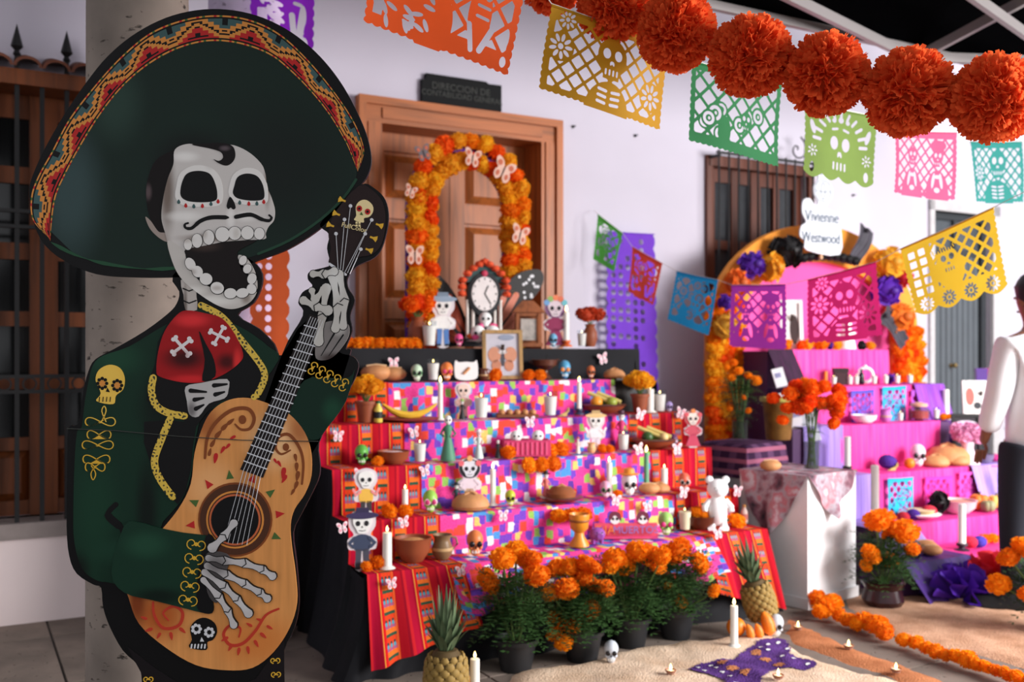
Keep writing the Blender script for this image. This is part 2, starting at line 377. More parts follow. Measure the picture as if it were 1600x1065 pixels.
MB().tube(pts, 0.007, 5).tube([(3.7, -0.14, 2.88), (3.71, -0.14, 3.12)], 0.008, 6).build('scroll', M_iron, gr2)
for t in (2.83, 3.87): MB().box(t-0.01, t+0.01, -0.14, 0.02, 2.87, 2.89).build('wall_bracket', M_iron, gr2, smooth=False)
# slate metal door on the right
d2 = atwall(struct(bpy.data.objects.new('door_2', None))); col.objects.link(d2)
m = MB(); m.box(5.39, 5.45, 0.05, 0.14, 0, 2.66); m.box(6.14, 6.2, 0.05, 0.14, 0, 2.66); m.box(5.45, 6.14, 0.05, 0.14, 2.6, 2.66); m.box(5.45, 6.14, 0.06, 0.13, 2.28, 2.34); m.box(5.76, 5.8, 0.06, 0.13, 2.34, 2.6)
m.build('door_frame', mat('dark_steel', (52, 56, 60), 0.5), d2, smooth=False)
for (a, c) in ((5.45, 5.76), (5.8, 6.14)): MB().box(a, c, 0.09, 0.1, 2.34, 2.6).build('pane', mat('transom_pane', (78, 84, 90), 0.15), d2, smooth=False)
for i in range(9):
    a = 5.452+i*0.0765; MB().add([(a, 0.1, 0.02), (a+0.012, 0.08, 0.02), (a+0.062, 0.08, 0.02), (a+0.075, 0.1, 0.02), (a, 0.1, 2.28), (a+0.012, 0.08, 2.28), (a+0.062, 0.08, 2.28), (a+0.075, 0.1, 2.28)], [(0,1,5,4),(1,2,6,5),(2,3,7,6),(4,5,6,7)]).build('slat', M_slate, d2, smooth=False)
MB().lathe([(0.02, 0), (0.02, 0.01), (0.012, 0.02), (0.024, 0.04), (0.02, 0.06), (0, 0.065)], 10, T=Matrix.Translation((5.74, 0.08, 1.28)) @ Matrix.Rotation(R(90), 4, 'X')).build('door_knob', mat('brass', (180, 150, 100), 0.3, metal=1), d2)
m = MB(); m.box(6.2, 6.3, -0.03, 0.05, 0, 2.75); m.box(5.33, 5.39, -0.03, 0.05, 0, 2.75); m.box(5.33, 6.3, -0.03, 0.05, 2.66, 2.75)
m.build('door_surround', mat('grey_surround', (196, 192, 194), 0.8), d2, smooth=False)
# stone columns
def column(name, x, y, r, m_):
    o = MB().lathe([(r*1.12, 0), (r*1.12, 0.16), (r*1.02, 0.19), (r, 0.22), (r*0.985, 2.6), (r*0.98, 4.0), (r*1.1, 4.05), (r*1.2, 4.2), (r*1.2, 4.6)], 40).build(name, m_, loc=(x, y, 0)); return struct(o)
column('column_1', -1.262, 3.36, 0.165, M_stone); column('column_2', -1.30, 4.9, 0.19, M_stone2)
# plaque above the door
pq = thing('plaque', 'chipped black stone plaque with faint lettering above the wooden door', 'plaque'); atwall(pq)
t0, t1 = wt(658, 0.02), wt(782, 0.02); tm = (t0+t1)/2
zb, zt = 2.965+0.05, 3.2
MB().plate([(t0, zb), (t1, zb), (t1, zt-0.01), (t1-0.1, zt-0.012), (t1-0.115, zt), (t0+0.03, zt), (t0+0.028, zt-0.035), (t0, zt-0.045)], -0.035, -0.004).build('slab', mat('black_stone', (20, 21, 22), 0.7, spec=0.15), pq, smooth=False)
M_faint = mat('worn_lettering', (58, 60, 56), 0.7)
put_text('DIRECCION DE', 0.062, M_faint, pq, (tm-0.01, -0.036, zt-0.075)); put_text('CONTABILIDAD GENERAL', 0.05, M_faint, pq, (tm, -0.036, zb+0.06))
# black event tent: eave beam, truss bars, roof
tent = thing('event_tent', 'black canopy tent with grey metal truss over the patio', 'tent')
M_tent = mat('black_canvas', (5, 5, 6), 1.0, spec=0.0); M_alu = mat('grey_tube', (158, 152, 152), 0.4, 0.05, 5, metal=0.3)
c = [WP(-2.6, 1.9, 3.2), WP(5.2, 1.9, 3.2), WP(5.2, 4.9, 3.2), WP(-2.6, 4.9, 3.2)]
def bar(mb, a, b_, wd, ht):
    a, b_ = Vector(a), Vector(b_); d = (b_-a); L = d.length; T = Matrix.Translation(a) @ d.to_track_quat('X', 'Z').to_matrix().to_4x4()
    return mb.box(0, L, -wd/2, wd/2, -ht/2, ht/2, T=T)
r1, r2 = WP(-1.2, 3.4, 4.1), WP(3.8, 3.4, 4.1)
vs = [v + Vector((0, 0, 0.03)) for v in c] + [r1, r2]; ov = [v + Vector((0, 0, 0.02)) for v in vs]
MB().add(vs+ov, [(0,4,5,1),(1,5,2),(2,5,4,3),(3,4,0),(6,7,11,10),(7,8,11),(8,9,10,11),(9,6,10)]).build('canvas_roof', M_tent, tent, smooth=False)
for i in range(4): bar(MB(), c[i], c[(i+1) % 4], 0.035, 0.045).build('eave_beam', M_alu, tent, smooth=False)
MB().sheet(lambda u, v: c[0].lerp(c[1], u) + Vector((0, 0, 0.05+0.14*v)) + Vector((NX, NY, 0))*(-0.03+0.02*v), 30, 2).build('valance', M_tent, tent)
for (a, b_) in (((1418, 86, 5.9), (1150, -46, 4.75)), ((1440, 86, 5.95), (1680, -42, 5.1)), ((1480, -34, 4.9), (1680, 108, 6.1)), ((1418, 88, 5.95), (1700, 98, 6.25))):
    bar(MB(), PT(*a), PT(*b_), 0.03, 0.055).build('truss_bar', M_alu, tent, smooth=False)
for v in c: MB().box(v.x-0.03, v.x+0.03, v.y-0.03, v.y+0.03, 0, v.z).build('leg', M_alu, tent, smooth=False)
# sand spread on the floor
def sandmat(name, rgb, rgb2):
    m, t = newmat(name, 0.95, 0, 0.1); tc = t.new('ShaderNodeTexCoord')
    a = t.new('ShaderNodeTexNoise'); a.inputs['Scale'].default_value = 7; a.inputs['Detail'].default_value = 8; t.link(tc.outputs['Object'], a.inputs['Vector'])
    g = t.new('ShaderNodeTexNoise'); g.inputs['Scale'].default_value = 130; t.link(tc.outputs['Object'], g.inputs['Vector'])
    cc = t.ramp(a.outputs['Fac'], [(0.3, rgb2), (0.6, rgb)], 'LINEAR')
    t.link(t.mix(0.35, cc, t.ramp(g.outputs['Fac'], [(0.3, (120, 120, 120)), (0.7, (255, 255, 255))], 'LINEAR'), 'MULTIPLY'), t.b.inputs['Base Color'])
    bp = t.new('ShaderNodeBump'); bp.inputs['Strength'].default_value = 0.6; bp.inputs['Distance'].default_value = 0.01; t.link(g.outputs['Fac'], bp.inputs['Height']); t.link(bp.outputs[0], t.b.inputs['Normal'])
    return m
from mathutils import noise as mnoise
def sandpatch(name, outline, h, m_, label, step=0.045):
    """outline in floor metres; a low mound that thins to its rim"""
    pts = smoothpoly(outline, 6); xs = [p[0] for p in pts]; ys = [p[1] for p in pts]
    def inside(x, y):
        r_ = False; n = len(pts)
        for i in range(n):
            x0, y0 = pts[i]; x1, y1 = pts[(i+1) % n]
            if (y0 > y) != (y1 > y) and x < (x1-x0)*(y-y0)/(y1-y0)+x0: r_ = not r_
        return r_
    P = np.array(pts); mb = MB(); idx = {}
    nx = int((max(xs)-min(xs))/step)+3; ny = int((max(ys)-min(ys))/step)+3
    for j in range(ny):
        for i in range(nx):
            x = min(xs)-step+i*step; y = min(ys)-step+j*step
            d = float(np.min(np.hypot(P[:, 0]-x, P[:, 1]-y))); d = d if inside(x, y) else -d
            d += 0.03*mnoise.noise((x*7, y*7, 1))
            k = max(0, min(1, d/0.1)); k = k*k*(3-2*k)
            z = -0.012 + k*h*(0.75+0.5*mnoise.noise((x*2.2, y*2.2, 3)) + 0.3*mnoise.noise((x*11, y*11, 5))) + k*0.012
            idx[i, j] = len(mb.v) if d > -step*1.6 else None
            if idx[i, j] is not None: mb.v.append((x, y, z))
    for j in range(ny-1):
        for i in range(nx-1):
            q = [idx[i, j], idx[i+1, j], idx[i+1, j+1], idx[i, j+1]]
            if None not in q: mb.f.append(tuple(q)); mb.mi.append(0)
    o = mb.build(name, m_); tag(o, label, 'sand', kind='stuff'); return o
g2 = lambda px, py: tuple(GP(px, py)[:2])
M_sand = sandmat('pale_sand', (252, 222, 194), (226, 190, 158)); M_sand2 = sandmat('brown_sand', (214, 140, 96), (176, 108, 70)); M_sand3 = sandmat('tan_sand', (228, 180, 148), (190, 142, 110))
sandpatch('pale_sand', [g2(780, 1090), g2(800, 1048), g2(900, 1038), g2(960, 1020), g2(1040, 1008), g2(1120, 1000), g2(1205, 990), g2(1225, 1000), g2(1262, 1022), g2(1340, 1048), g2(1440, 1090), g2(1400, 1250), g2(780, 1250)], 0.045, M_sand, 'pale beige sand spread in front of the marigold pots')
sandpatch('brown_sand', [g2(1215, 962), g2(1250, 968), g2(1330, 1005), g2(1400, 1030), g2(1480, 1062), g2(1560, 1130), g2(1430, 1130), g2(1420, 1080), g2(1330, 1046), g2(1265, 1022), g2(1222, 998)], 0.012, M_sand2, 'strip of rust brown sand holding the tea lights')
sandpatch('tan_sand', [g2(1310, 940), g2(1345, 925), g2(1420, 928), g2(1520, 930), g2(1640, 905), g2(1760, 960), g2(1700, 1075), g2(1600, 1050), g2(1500, 1020), g2(1400, 1000), g2(1340, 965)], 0.02, M_sand3, 'tan sand spread in front of the pink altar on the right')
# ============================================================ skeleton mariachi standee (flat printed board)
SC = 2.8/F
mar = thing('skeleton_standee', 'life size printed skeleton mariachi standee with green sombrero and guitar', 'standee', (( 330-800)/F*2.8, 2.8, 0))
def L2(pts): return [((p[0]-330)*SC, EYE+(HY-p[1])*SC) for p in pts]
def c1(*p): return [(x/2.477, y/2.477) for x, y in p]
def c2(*p): return [(x/2.477, 400+y/2.477) for x, y in p]
def c3(*p): return [(x/2.5, 700+y/2.5) for x, y in p]
def c4(*p): return [(200+x/3.436, 190+y/3.436) for x, y in p]
def printmat(name, base, blobs=(), rough=0.42, grain=None):
    """printed ink: a flat colour with soft-edged airbrushed spots (x, y, rx, ry, colour) in the art's own frame"""
    m, t = newmat(name, rough, 0, 0.12); tc = t.new('ShaderNodeTexCoord'); colr = lin(base)
    if grain:
        mp = t.new('ShaderNodeMapping'); mp.inputs['Scale'].default_value = (60, 1, 4); mp.inputs['Rotation'].default_value = (0, R(grain), 0); t.link(tc.outputs['Object'], mp.inputs[0])
        nz = t.new('ShaderNodeTexNoise'); nz.inputs['Scale'].default_value = 1.0; t.link(mp.outputs[0], nz.inputs['Vector'])
        colr = t.mix(nz.outputs['Fac'], tuple(x*0.72 for x in lin(base)[:3])+(1,), tuple(min(1, x*1.2) for x in lin(base)[:3])+(1,))
    for (x, y, rx, ry, c) in blobs:
        (lx, lz), = L2([(x, y)])
        v = t.new('ShaderNodeVectorMath', operation='SUBTRACT'); t.link(tc.outputs['Object'], v.inputs[0]); v.inputs[1].default_value = (lx, 0, lz)
        w_ = t.new('ShaderNodeVectorMath', operation='MULTIPLY'); t.link(v.outputs[0], w_.inputs[0]); w_.inputs[1].default_value = (1/(rx*SC), 0, 1/(ry*SC))
        ln = t.new('ShaderNodeVectorMath', operation='LENGTH'); t.link(w_.outputs[0], ln.inputs[0])
        mr = t.new('ShaderNodeMapRange'); mr.interpolation_type = 'SMOOTHSTEP'; t.link(ln.outputs['Value'], mr.inputs[0]); mr.inputs[1].default_value = 1; mr.inputs[2].default_value = 0.15; mr.inputs[3].default_value = 0; mr.inputs[4].default_value = 1
        colr = t.mix(mr.outputs[0], colr, lin(c))
    if hasattr(colr, 'is_output'): t.link(colr, t.b.inputs['Base Color'])
    else: t.b.inputs['Base Color'].default_value = colr
    return m
NLAY = [0]
def lay(name, pts, m, lev, k=5, parent=None):
    p = smoothpoly(pts, k) if k > 1 else pts; NLAY[0] += 1
    return MB().plate(L2(p), -0.0007*(lev+1)-6e-6*(NLAY[0] % 97), 0.0).build(name, m, parent or mar, smooth=False)
K_black = printmat('ink_black', (17, 16, 17)); K_gold = printmat('ink_gold', (206, 160, 52), [(170, 600, 60, 120, (228, 186, 80))])
K_brown = printmat('ink_brown', (124, 66, 34)); K_red = printmat('ink_red', (176, 38, 38)); K_green = printmat('ink_green', (70, 96, 48)); K_orange = printmat('ink_orange', (204, 132, 62))
K_teal = printmat('ink_teal', (62, 88, 88)); K_steel = printmat('ink_steel', (200, 200, 204)); K_cream = printmat('ink_cream', (222, 202, 150))
# backing board, cut in four overlapping plates
bd = MB()
hat_out = [(46, 305), (48, 283), (66, 240), (95, 188), (128, 138), (168, 88), (215, 50), (270, 24), (330, 14), (390, 21), (445, 44), (492, 80), (530, 125), (558, 175), (574, 215), (580, 250), (574, 274), (562, 290), (530, 325), (500, 357), (452, 388), (405, 406), (340, 430), (275, 433), (210, 433), (150, 428), (100, 407), (68, 380), (52, 345)]
bd.plate(L2(smoothpoly(hat_out, 5)), 0, 0.015)
body_out = [(270, 430), (280, 455), (276, 474), (262, 490), (226, 517), (178, 545), (149, 561), (138, 580), (130, 612), (122, 662), (107, 668), (105, 723), (104, 820), (108, 868), (120, 896), (146, 913), (158, 918), (161, 948), (172, 980), (192, 1016), (216, 1040), (222, 1070), (224, 1160), (224, 1250), (196, 1300), (192, 1326), (306, 1326), (312, 1240), (324, 1150), (336, 1120), (348, 1150), (362, 1240), (368, 1326), (482, 1326), (476, 1300), (448, 1250), (446, 1160), (443, 1065), (444, 1016), (460, 980), (467, 940), (463, 880), (458, 832), (472, 800), (496, 752), (500, 728), (498, 690), (520, 650), (549, 602), (560, 573), (552, 557), (525, 547), (480, 500), (440, 555), (428, 537), (404, 513), (371, 492), (396, 473), (409, 444), (406, 420), (380, 400), (320, 390)]
bd.plate(L2(smoothpoly(body_out, 3)), 0, 0.015)
neck_out = [(565, 288), (585, 294), (602, 312), (607, 343), (598, 383), (585, 402), (557, 416), (543, 434), (544, 450), (554, 468), (547, 493), (550, 517), (540, 545), (545, 560), (480, 720), (400, 700), (440, 555), (473, 493), (466, 473), (473, 456), (488, 447), (481, 436), (484, 424), (509, 417), (516, 412), (511, 388), (514, 366), (500, 350), (530, 320)]
bd.plate(L2(smoothpoly(neck_out, 4)), 0, 0.015)
bd.build('backing_board', printmat('board_black', (15, 14, 15)), mar, smooth=False)
st = MB(); st.box(-0.14, -0.1, 0.016, 0.05, 0, 1.3); st.box(0.06, 0.1, 0.016, 0.05, 0, 1.3); st.box(-0.14, 0.1, 0.05, 0.3, 0, 0.03); st.build('support_stand', cm((120, 90, 60)), mar, smooth=False)
# sombrero
outer = c1((190, 920), (128, 850), (122, 760), (150, 680), (200, 590), (270, 460), (370, 330), (470, 220), (580, 130), (700, 80), (830, 60), (960, 75), (1080, 130), (1190, 230), (1290, 350), (1370, 470), (1408, 570), (1400, 625), (1386, 662))
inner = c1((196, 932), (203, 850), (218, 760), (252, 680), (305, 580), (385, 450), (470, 342), (560, 262), (660, 202), (760, 168), (850, 160), (950, 176), (1050, 216), (1130, 280), (1210, 362), (1280, 452), (1338, 550), (1366, 615), (1385, 664))
so = smoothpoly(outer, 12, False); si = smoothpoly(inner, 12, False)
low = c1((1378, 690), (1330, 760), (1240, 850), (1120, 930), (1000, 985), (860, 1020), (700, 1035), (560, 1040), (400, 1020), (290, 985))
K_hat = printmat('ink_hat_green', (20, 36, 30), [(110, 300, 70, 150, (52, 70, 70)), (180, 160, 60, 90, (38, 58, 50)), (330, 250, 130, 90, (22, 42, 34)), (430, 260, 160, 150, (18, 26, 23)), (300, 250, 90, 70, (12, 12, 13))], 0.33)
lay('hat_brim', si[6:-3] + smoothpoly(low, 5, False), K_hat, 1, 1)
lay('hat_rim_line', ribbon(smoothpoly(c1((200, 938), (290, 985), (400, 1018), (560, 1040), (700, 1036), (860, 1022)), 4, False), [1, 4, 6, 5, 4, 2]*4+[2]), printmat('ink_rim_green', (36, 72, 50)), 2, 1)
lay('hat_rim_line', ribbon(smoothpoly(c1((1000, 982), (1120, 930), (1240, 850), (1330, 765), (1378, 695)), 4, False), 4), printmat('ink_rim_green2', (34, 64, 48)), 2, 1)
# band of stepped motifs, cell by cell
def resample(c, n):
    d = [0]
    for a, b_ in zip(c, c[1:]): d.append(d[-1]+math.hypot(b_[0]-a[0], b_[1]-a[1]))
    return [tuple(np.interp(d[-1]*k/n, d, [p[a] for p in c]) for a in (0, 1)) for k in range(n+1)]
NU, NVB = 190, 16
ro, ri = resample(so, NU), resample(si, NU); bandm = MB(); bm = [K_black, K_orange, K_red, K_teal, K_green]
def zig(u): return 10 - 2*int(abs((u+7) % 20 - 9.5)//2)
def cell(u, v):
    k = abs((u+7) % 20 - 9.5); r_ = v-2
    if v in (0, 15): q = (u//2) % 6; return 1 if (u % 2 == 0 or q % 3 == 2) else (2 if q % 3 == 0 else 4)
    if v in (1, 14): return 0
    ins = lambda du, dr: r_+dr <= zig(u+du)
    if ins(0, 0):
        if not (ins(0, 1) and ins(1, 0) and ins(-1, 0)): return 0
        if not (ins(0, 4) and ins(2, 1) and ins(-2, 1)): return 0 if (k < 1 and r_ == 7) else 1
        return 0 if (k < 1 and 1 <= r_ < 4) or (r_ == 1 and k < 4) else 2
    if any(r_-dr <= zig(u+du) for du, dr in ((0, 3), (1, 1), (-1, 1))): return 0 if (k > 9 and r_ == 4) else 1
    return 0 if k > 9 and r_ > 7 else 3
vs = []
for i in range(NU+1):
    for j in range(NVB+1):
        q = j/NVB; vs.append((ri[i][0]*(1-q)+ro[i][0]*q, ri[i][1]*(1-q)+ro[i][1]*q))
lv = L2(vs); bandm.v = [(x, -0.0021, z) for x, z in lv]
for i in range(NU):
    for j in range(NVB):
        a = i*(NVB+1)+j; bandm.f.append((a, a+NVB+1, a+NVB+2, a+1)); bandm.mi.append(cell(i, j))
bandm.build('hat_band', bm, mar, smooth=False)
# head
K_bone = printmat('ink_bone', (196, 190, 186), [(262, 300, 18, 90, (116, 102, 94)), (256, 400, 18, 50, (128, 112, 104)), (330, 372, 70, 9, (140, 126, 118)), (290, 245, 30, 12, (222, 218, 214)), (290, 338, 40, 12, (218, 214, 210)), (385, 338, 26, 12, (218, 214, 210)), (418, 290, 8, 50, (134, 120, 112)), (345, 228, 16, 12, (150, 136, 128)), (361, 340, 10, 26, (220, 216, 212))])
hair = lay('hair', c4((335, 118), (250, 150), (150, 210), (105, 320), (100, 420), (120, 520), (170, 600), (215, 640), (250, 560), (240, 400), (260, 250), (300, 160), (400, 140)), printmat('ink_hair', (20, 15, 15), [(232, 300, 8, 18, (84, 70, 72))]), 2)
lay('ear', c4((95, 512), (125, 535), (165, 590), (205, 600), (215, 645), (170, 625), (120, 575)), printmat('ink_ear', (150, 136, 128)), 3)
neck = lay('neck_bone', c4((285, 850), (360, 850), (368, 940), (372, 1010), (310, 1010), (300, 930)), printmat('ink_neck', (178, 170, 164), [(290, 480, 5, 50, (110, 100, 94))]), 3, 2)
for y in (895, 960): lay('vertebra_line', ribbon(c4((298, y), (330, y+14), (368, y)), 2), K_black, 4, 1, neck)
skull = lay('skull', c4((255, 150), (330, 120), (420, 140), (500, 128), (570, 128), (650, 165), (715, 225), (738, 280), (748, 350), (772, 410), (790, 475), (784, 530), (755, 565), (740, 600), (735, 630), (640, 636), (520, 645), (420, 665), (310, 688), (300, 740), (250, 745), (222, 680), (205, 610), (182, 520), (190, 420), (215, 310), (246, 230)), K_bone, 4)
jaw = lay('jaw', c4((215, 640), (300, 690), (320, 760), (380, 850), (470, 900), (560, 925), (630, 910), (660, 860), (640, 800), (595, 740), (600, 715), (640, 735), (680, 800), (695, 870), (685, 930), (640, 980), (560, 1006), (480, 985), (380, 922), (295, 850), (245, 765)), printmat('ink_jawbone', (190, 184, 178), [(255, 400, 14, 30, (130, 118, 110)), (330, 470, 60, 12, (216, 212, 206)), (300, 455, 30, 12, (214, 210, 204)), (385, 465, 12, 16, (140, 128, 120))]), 4)
lay('mouth', c4((312, 690), (420, 665), (520, 648), (640, 640), (690, 640), (600, 690), (590, 720), (610, 790), (655, 850), (640, 905), (560, 905), (470, 880), (390, 820), (330, 740)), printmat('ink_mouth', (24, 18, 18), [(320, 385, 36, 12, (56, 44, 40))]), 5)
K_tooth = printmat('ink_tooth', (214, 210, 206), [(290, 375, 20, 8, (186, 178, 172)), (320, 365, 8, 14, (186, 178, 172)), (370, 365, 8, 14, (196, 190, 184)), (300, 425, 12, 8, (176, 168, 162)), (340, 450, 12, 6, (186, 178, 172))])
for (x, y, rx, rz) in ((325, 660, 22, 30), (374, 640, 28, 38), (436, 622, 30, 40), (510, 606, 38, 40), (576, 600, 34, 36), (644, 598, 34, 36), (708, 602, 28, 32)):
    lay('tooth', c4(*ellipse(x, y, rx*1.09, rz*1.07, 16)), K_black, 6, 1, skull); lay('tooth', c4(*ellipse(x, y, rx, rz, 16)), K_tooth, 7, 1, skull)
for (x, y, rx, rz, ro_) in ((338, 765, 26, 36, -.5), (376, 805, 28, 32, -.5), (422, 845, 34, 32, .2), (482, 893, 36, 32, .3), (553, 922, 34, 28, 0), (617, 920, 34, 26, -.2), (666, 898, 26, 28, -.3), (668, 843, 24, 30, .3), (644, 790, 22, 26, .5), (620, 745, 20, 26, .4)):
    lay('tooth', c4(*ellipse(x, y, rx*1.1, rz*1.1, 16, ro_)), K_black, 6, 1, jaw); lay('tooth', c4(*ellipse(x, y, rx, rz, 16, ro_)), K_tooth, 7, 1, jaw)
K_rim = printmat('ink_socket_rim', (218, 214, 210), [(262, 280, 10, 30, (160, 148, 140)), (330, 255, 14, 14, (196, 190, 186))])
lay('brow_ridge', c4((262, 350), (285, 275), (360, 236), (450, 250), (500, 310), (512, 400), (490, 450), (400, 458), (300, 450), (258, 410)), K_rim, 4.5, 5, skull)
lay('brow_ridge', c4((545, 355), (568, 285), (630, 250), (700, 262), (742, 320), (755, 400), (738, 440), (660, 448), (580, 436), (545, 395)), K_rim, 4.5, 5, skull)
lay('eye_socket', c4((292, 330), (320, 280), (380, 265), (440, 280), (470, 330), (482, 390), (470, 425), (400, 434), (320, 426), (285, 395)), K_black, 5, 5, skull)
lay('eye_socket', c4((572, 350), (590, 300), (635, 280), (690, 290), (722, 330), (735, 390), (722, 420), (660, 425), (590, 412), (566, 385)), K_black, 5, 5, skull)
lay('nose', c4((548, 405), (532, 450), (540, 470), (554, 462), (566, 472), (580, 462), (568, 425)), K_black, 5, 4, skull)
lay('moustache', ribbon(smoothpoly(c4((325, 545), (308, 552), (312, 570), (345, 572), (390, 535), (450, 515), (540, 515)), 5, False), [3]*6+[4]*6+[5]*6+[6]*6+[6.5]*6+[3]), K_black, 5, 1, skull)
lay('moustache', ribbon(smoothpoly(c4((760, 503), (772, 515), (760, 532), (720, 525), (660, 500), (582, 512)), 5, False), [3]*5+[4]*5+[5]*5+[6]*5+[6.5]*6), K_black, 5, 1, skull)
for i, (x, y) in enumerate(((275, 432), (313, 452), (356, 456), (402, 454), (448, 443), (486, 430), (602, 436), (651, 442), (694, 441), (731, 432))):
    lay('tear_mark', c4((x, y-14), (x+9, y+2), (x, y+11), (x-9, y+2)), K_red if i % 2 else K_teal, 5, 3, skull)
lay('forelock', c4((345, 125), (420, 118), (500, 115), (560, 130), (578, 170), (570, 210), (535, 237), (490, 225), (462, 203), (490, 212), (512, 195), (500, 165), (440, 145)), printmat('ink_forelock', (22, 17, 18), [(352, 232, 12, 6, (84, 74, 78))]), 5, 4, hair)
# jacket
K_jack = printmat('ink_jacket', (18, 44, 32), [(180, 560, 60, 40, (26, 62, 44)), (150, 800, 50, 140, (22, 54, 38)), (230, 800, 26, 120, (13, 22, 18)), (200, 860, 70, 30, (26, 60, 44)), (250, 640, 50, 70, (14, 26, 20)), (120, 890, 30, 40, (13, 20, 16))])
jk = lay('jacket', c2((690, 240), (600, 290), (500, 350), (400, 385), (362, 420), (345, 480), (330, 560), (318, 660), (300, 680), (290, 800), (285, 1000), (290, 1110), (320, 1210), (380, 1255), (440, 1265), (640, 1330), (760, 1370), (800, 1375), (830, 1300), (840, 1190), (760, 1130), (620, 1060), (700, 950), (740, 850), (760, 700), (800, 600), (960, 540), (1080, 400), (1040, 350), (960, 290), (880, 250), (780, 200)), K_jack, 2, 3)
lay('shirt_front', c2((650, 260), (600, 420), (570, 560), (720, 640), (560, 640), (590, 820), (690, 960), (740, 820), (760, 660), (860, 560), (980, 540), (1030, 440), (960, 340), (880, 260)), K_black, 3, 2)
sl_ = lay('sleeve', c2((1180, 480), (1250, 470), (1350, 470), (1372, 440), (1340, 560), (1270, 660), (1210, 712), (1100, 600), (1120, 560)), printmat('ink_sleeve', (16, 40, 30), [(520, 640, 24, 30, (24, 62, 44))]), 4, 3)
lay('sleeve', c2((1080, 660), (1110, 600), (1190, 480), (1230, 470), (1300, 520), (1260, 640), (1205, 712), (1140, 700)), printmat('ink_sleeve2', (15, 36, 27)), 3, 2)
def lace(name, pts, w_):
    m, t = newmat('ink_lace_'+name, 0.45); tc = t.new('ShaderNodeTexCoord'); vo = t.new('ShaderNodeTexVoronoi'); vo.inputs['Scale'].default_value = 95; vo.feature = 'DISTANCE_TO_EDGE'; t.link(tc.outputs['Object'], vo.inputs['Vector'])
    t.link(t.ramp(vo.outputs['Distance'], [(0.0, (206, 172, 60)), (0.2, (170, 136, 40)), (0.24, (34, 40, 22))]), t.b.inputs['Base Color'])
    return lay('lace_trim', ribbon(smoothpoly(pts, 6, False), w_), m, 5, 1, jk)
lace('a', c2((595, 470), (588, 520), (605, 575), (650, 605), (715, 618)), 11); lace('b', c2((660, 630), (630, 700), (600, 790), (620, 860), (670, 930)), 11)
lace('c', c2((780, 190), (860, 235), (940, 330), (1010, 420), (1025, 470), (1000, 530), (985, 545)), 10)
lay('jacket_fold', ribbon(smoothpoly(c2((450, 960), (420, 1000), (470, 1050), (480, 1080)), 5, False), [8]*5+[12]*5+[8]*6), K_black, 3, 1, jk)
tie = lay('bow_tie', c2((690, 225), (730, 210), (800, 222), (860, 240), (910, 300), (942, 375), (930, 410), (880, 450), (820, 478), (760, 490), (690, 485), (620, 465), (608, 440), (615, 370), (640, 290)), printmat('ink_tie', (150, 22, 26), [(300, 500, 40, 16, (210, 46, 50)), (290, 560, 50, 26, (60, 14, 16)), (355, 565, 24, 20, (70, 14, 16)), (300, 592, 50, 10, (196, 36, 40)), (372, 565, 10, 30, (206, 46, 46))]), 6, 4)
lay('tie_fold', c2((772, 290), (800, 340), (830, 400), (835, 465), (785, 482), (795, 400)), K_black, 7, 3, tie)
def crossbones(cx, cy, r, rot, m, lev, parent):
    for a in (rot+0.75, rot-0.75):
        dx, dy = r*math.cos(a), r*math.sin(a); ps = []
        lay('crossbone', ribbon([(cx-dx, cy-dy), (cx+dx, cy+dy)], r*0.3), m, lev, 1, parent)
        for s_ in (-1, 1):
            for q in (-1, 1): lay('crossbone', ellipse(cx+s_*dx*1.05-q*dy*0.16, cy+s_*dy*1.05+q*dx*0.16, r*0.22, r*0.22, 10), m, lev, 1, parent)
K_whiteink = printmat('ink_white', (214, 206, 206), [(285, 555, 16, 14, (170, 130, 132))])
crossbones(285, 541, 16, 0.1, K_whiteink, 7, tie); crossbones(343, 524, 14, -0.3, K_whiteink, 7, tie)
# ribs
rb = lay('ribcage', c2((720, 505), (780, 490), (880, 475), (885, 520), (870, 550), (810, 570), (770, 620), (735, 612), (725, 560)), printmat('ink_ribs', (176, 172, 170), [(300, 640, 12, 20, (110, 106, 106))]), 4, 3)
for q in (((740, 520), (800, 525)), ((755, 555), (790, 548)), ((830, 500), (880, 495)), ((760, 590), (790, 575)), ((835, 535), (870, 525))): lay('rib_gap', ribbon(c2(*q), [7, 3]), K_black, 5, 1, rb)
# guitar
K_gwood = printmat('ink_guitar_wood', (210, 142, 80), [(430, 690, 60, 60, (226, 176, 126)), (330, 760, 60, 60, (220, 160, 104)), (400, 1000, 90, 60, (196, 118, 58)), (250, 960, 60, 60, (168, 86, 38)), (320, 660, 40, 40, (160, 92, 48)), (470, 670, 30, 40, (168, 104, 60)), (215, 940, 26, 60, (120, 56, 26))], 0.4, grain=18)
gt = lay('guitar_body', c2((790, 650), (830, 590), (890, 555), (960, 548), (1040, 570), (1120, 610), (1180, 680), (1205, 760), (1205, 850), (1180, 920), (1140, 980), (1125, 1040), (1130, 1120), (1145, 1230), (1150, 1340), (1120, 1440), (1060, 1530), (980, 1590), (880, 1600), (760, 1580), (640, 1510), (540, 1420), (500, 1320), (490, 1270), (530, 1180), (600, 1090), (690, 980), (740, 880), (755, 760)), K_gwood, 5, 4)
gc = c2((912, 1018))[0]
for q in range(12):
    a = q*math.pi/6+0.4; r0, r1 = 64, 76; 
    if 0.9 < (a % 6.28) < 2.6: continue
    ca, sa = math.cos(a), math.sin(a)
    lay('sun_ray', [(gc[0]+(r0+14)*ca, gc[1]+(r0+14)*sa), (gc[0]+r0*ca-6*sa, gc[1]+r0*sa+6*ca), (gc[0]+r0*ca+6*sa, gc[1]+r0*sa-6*ca)], K_red if q % 2 else K_green, 6, 1, gt)
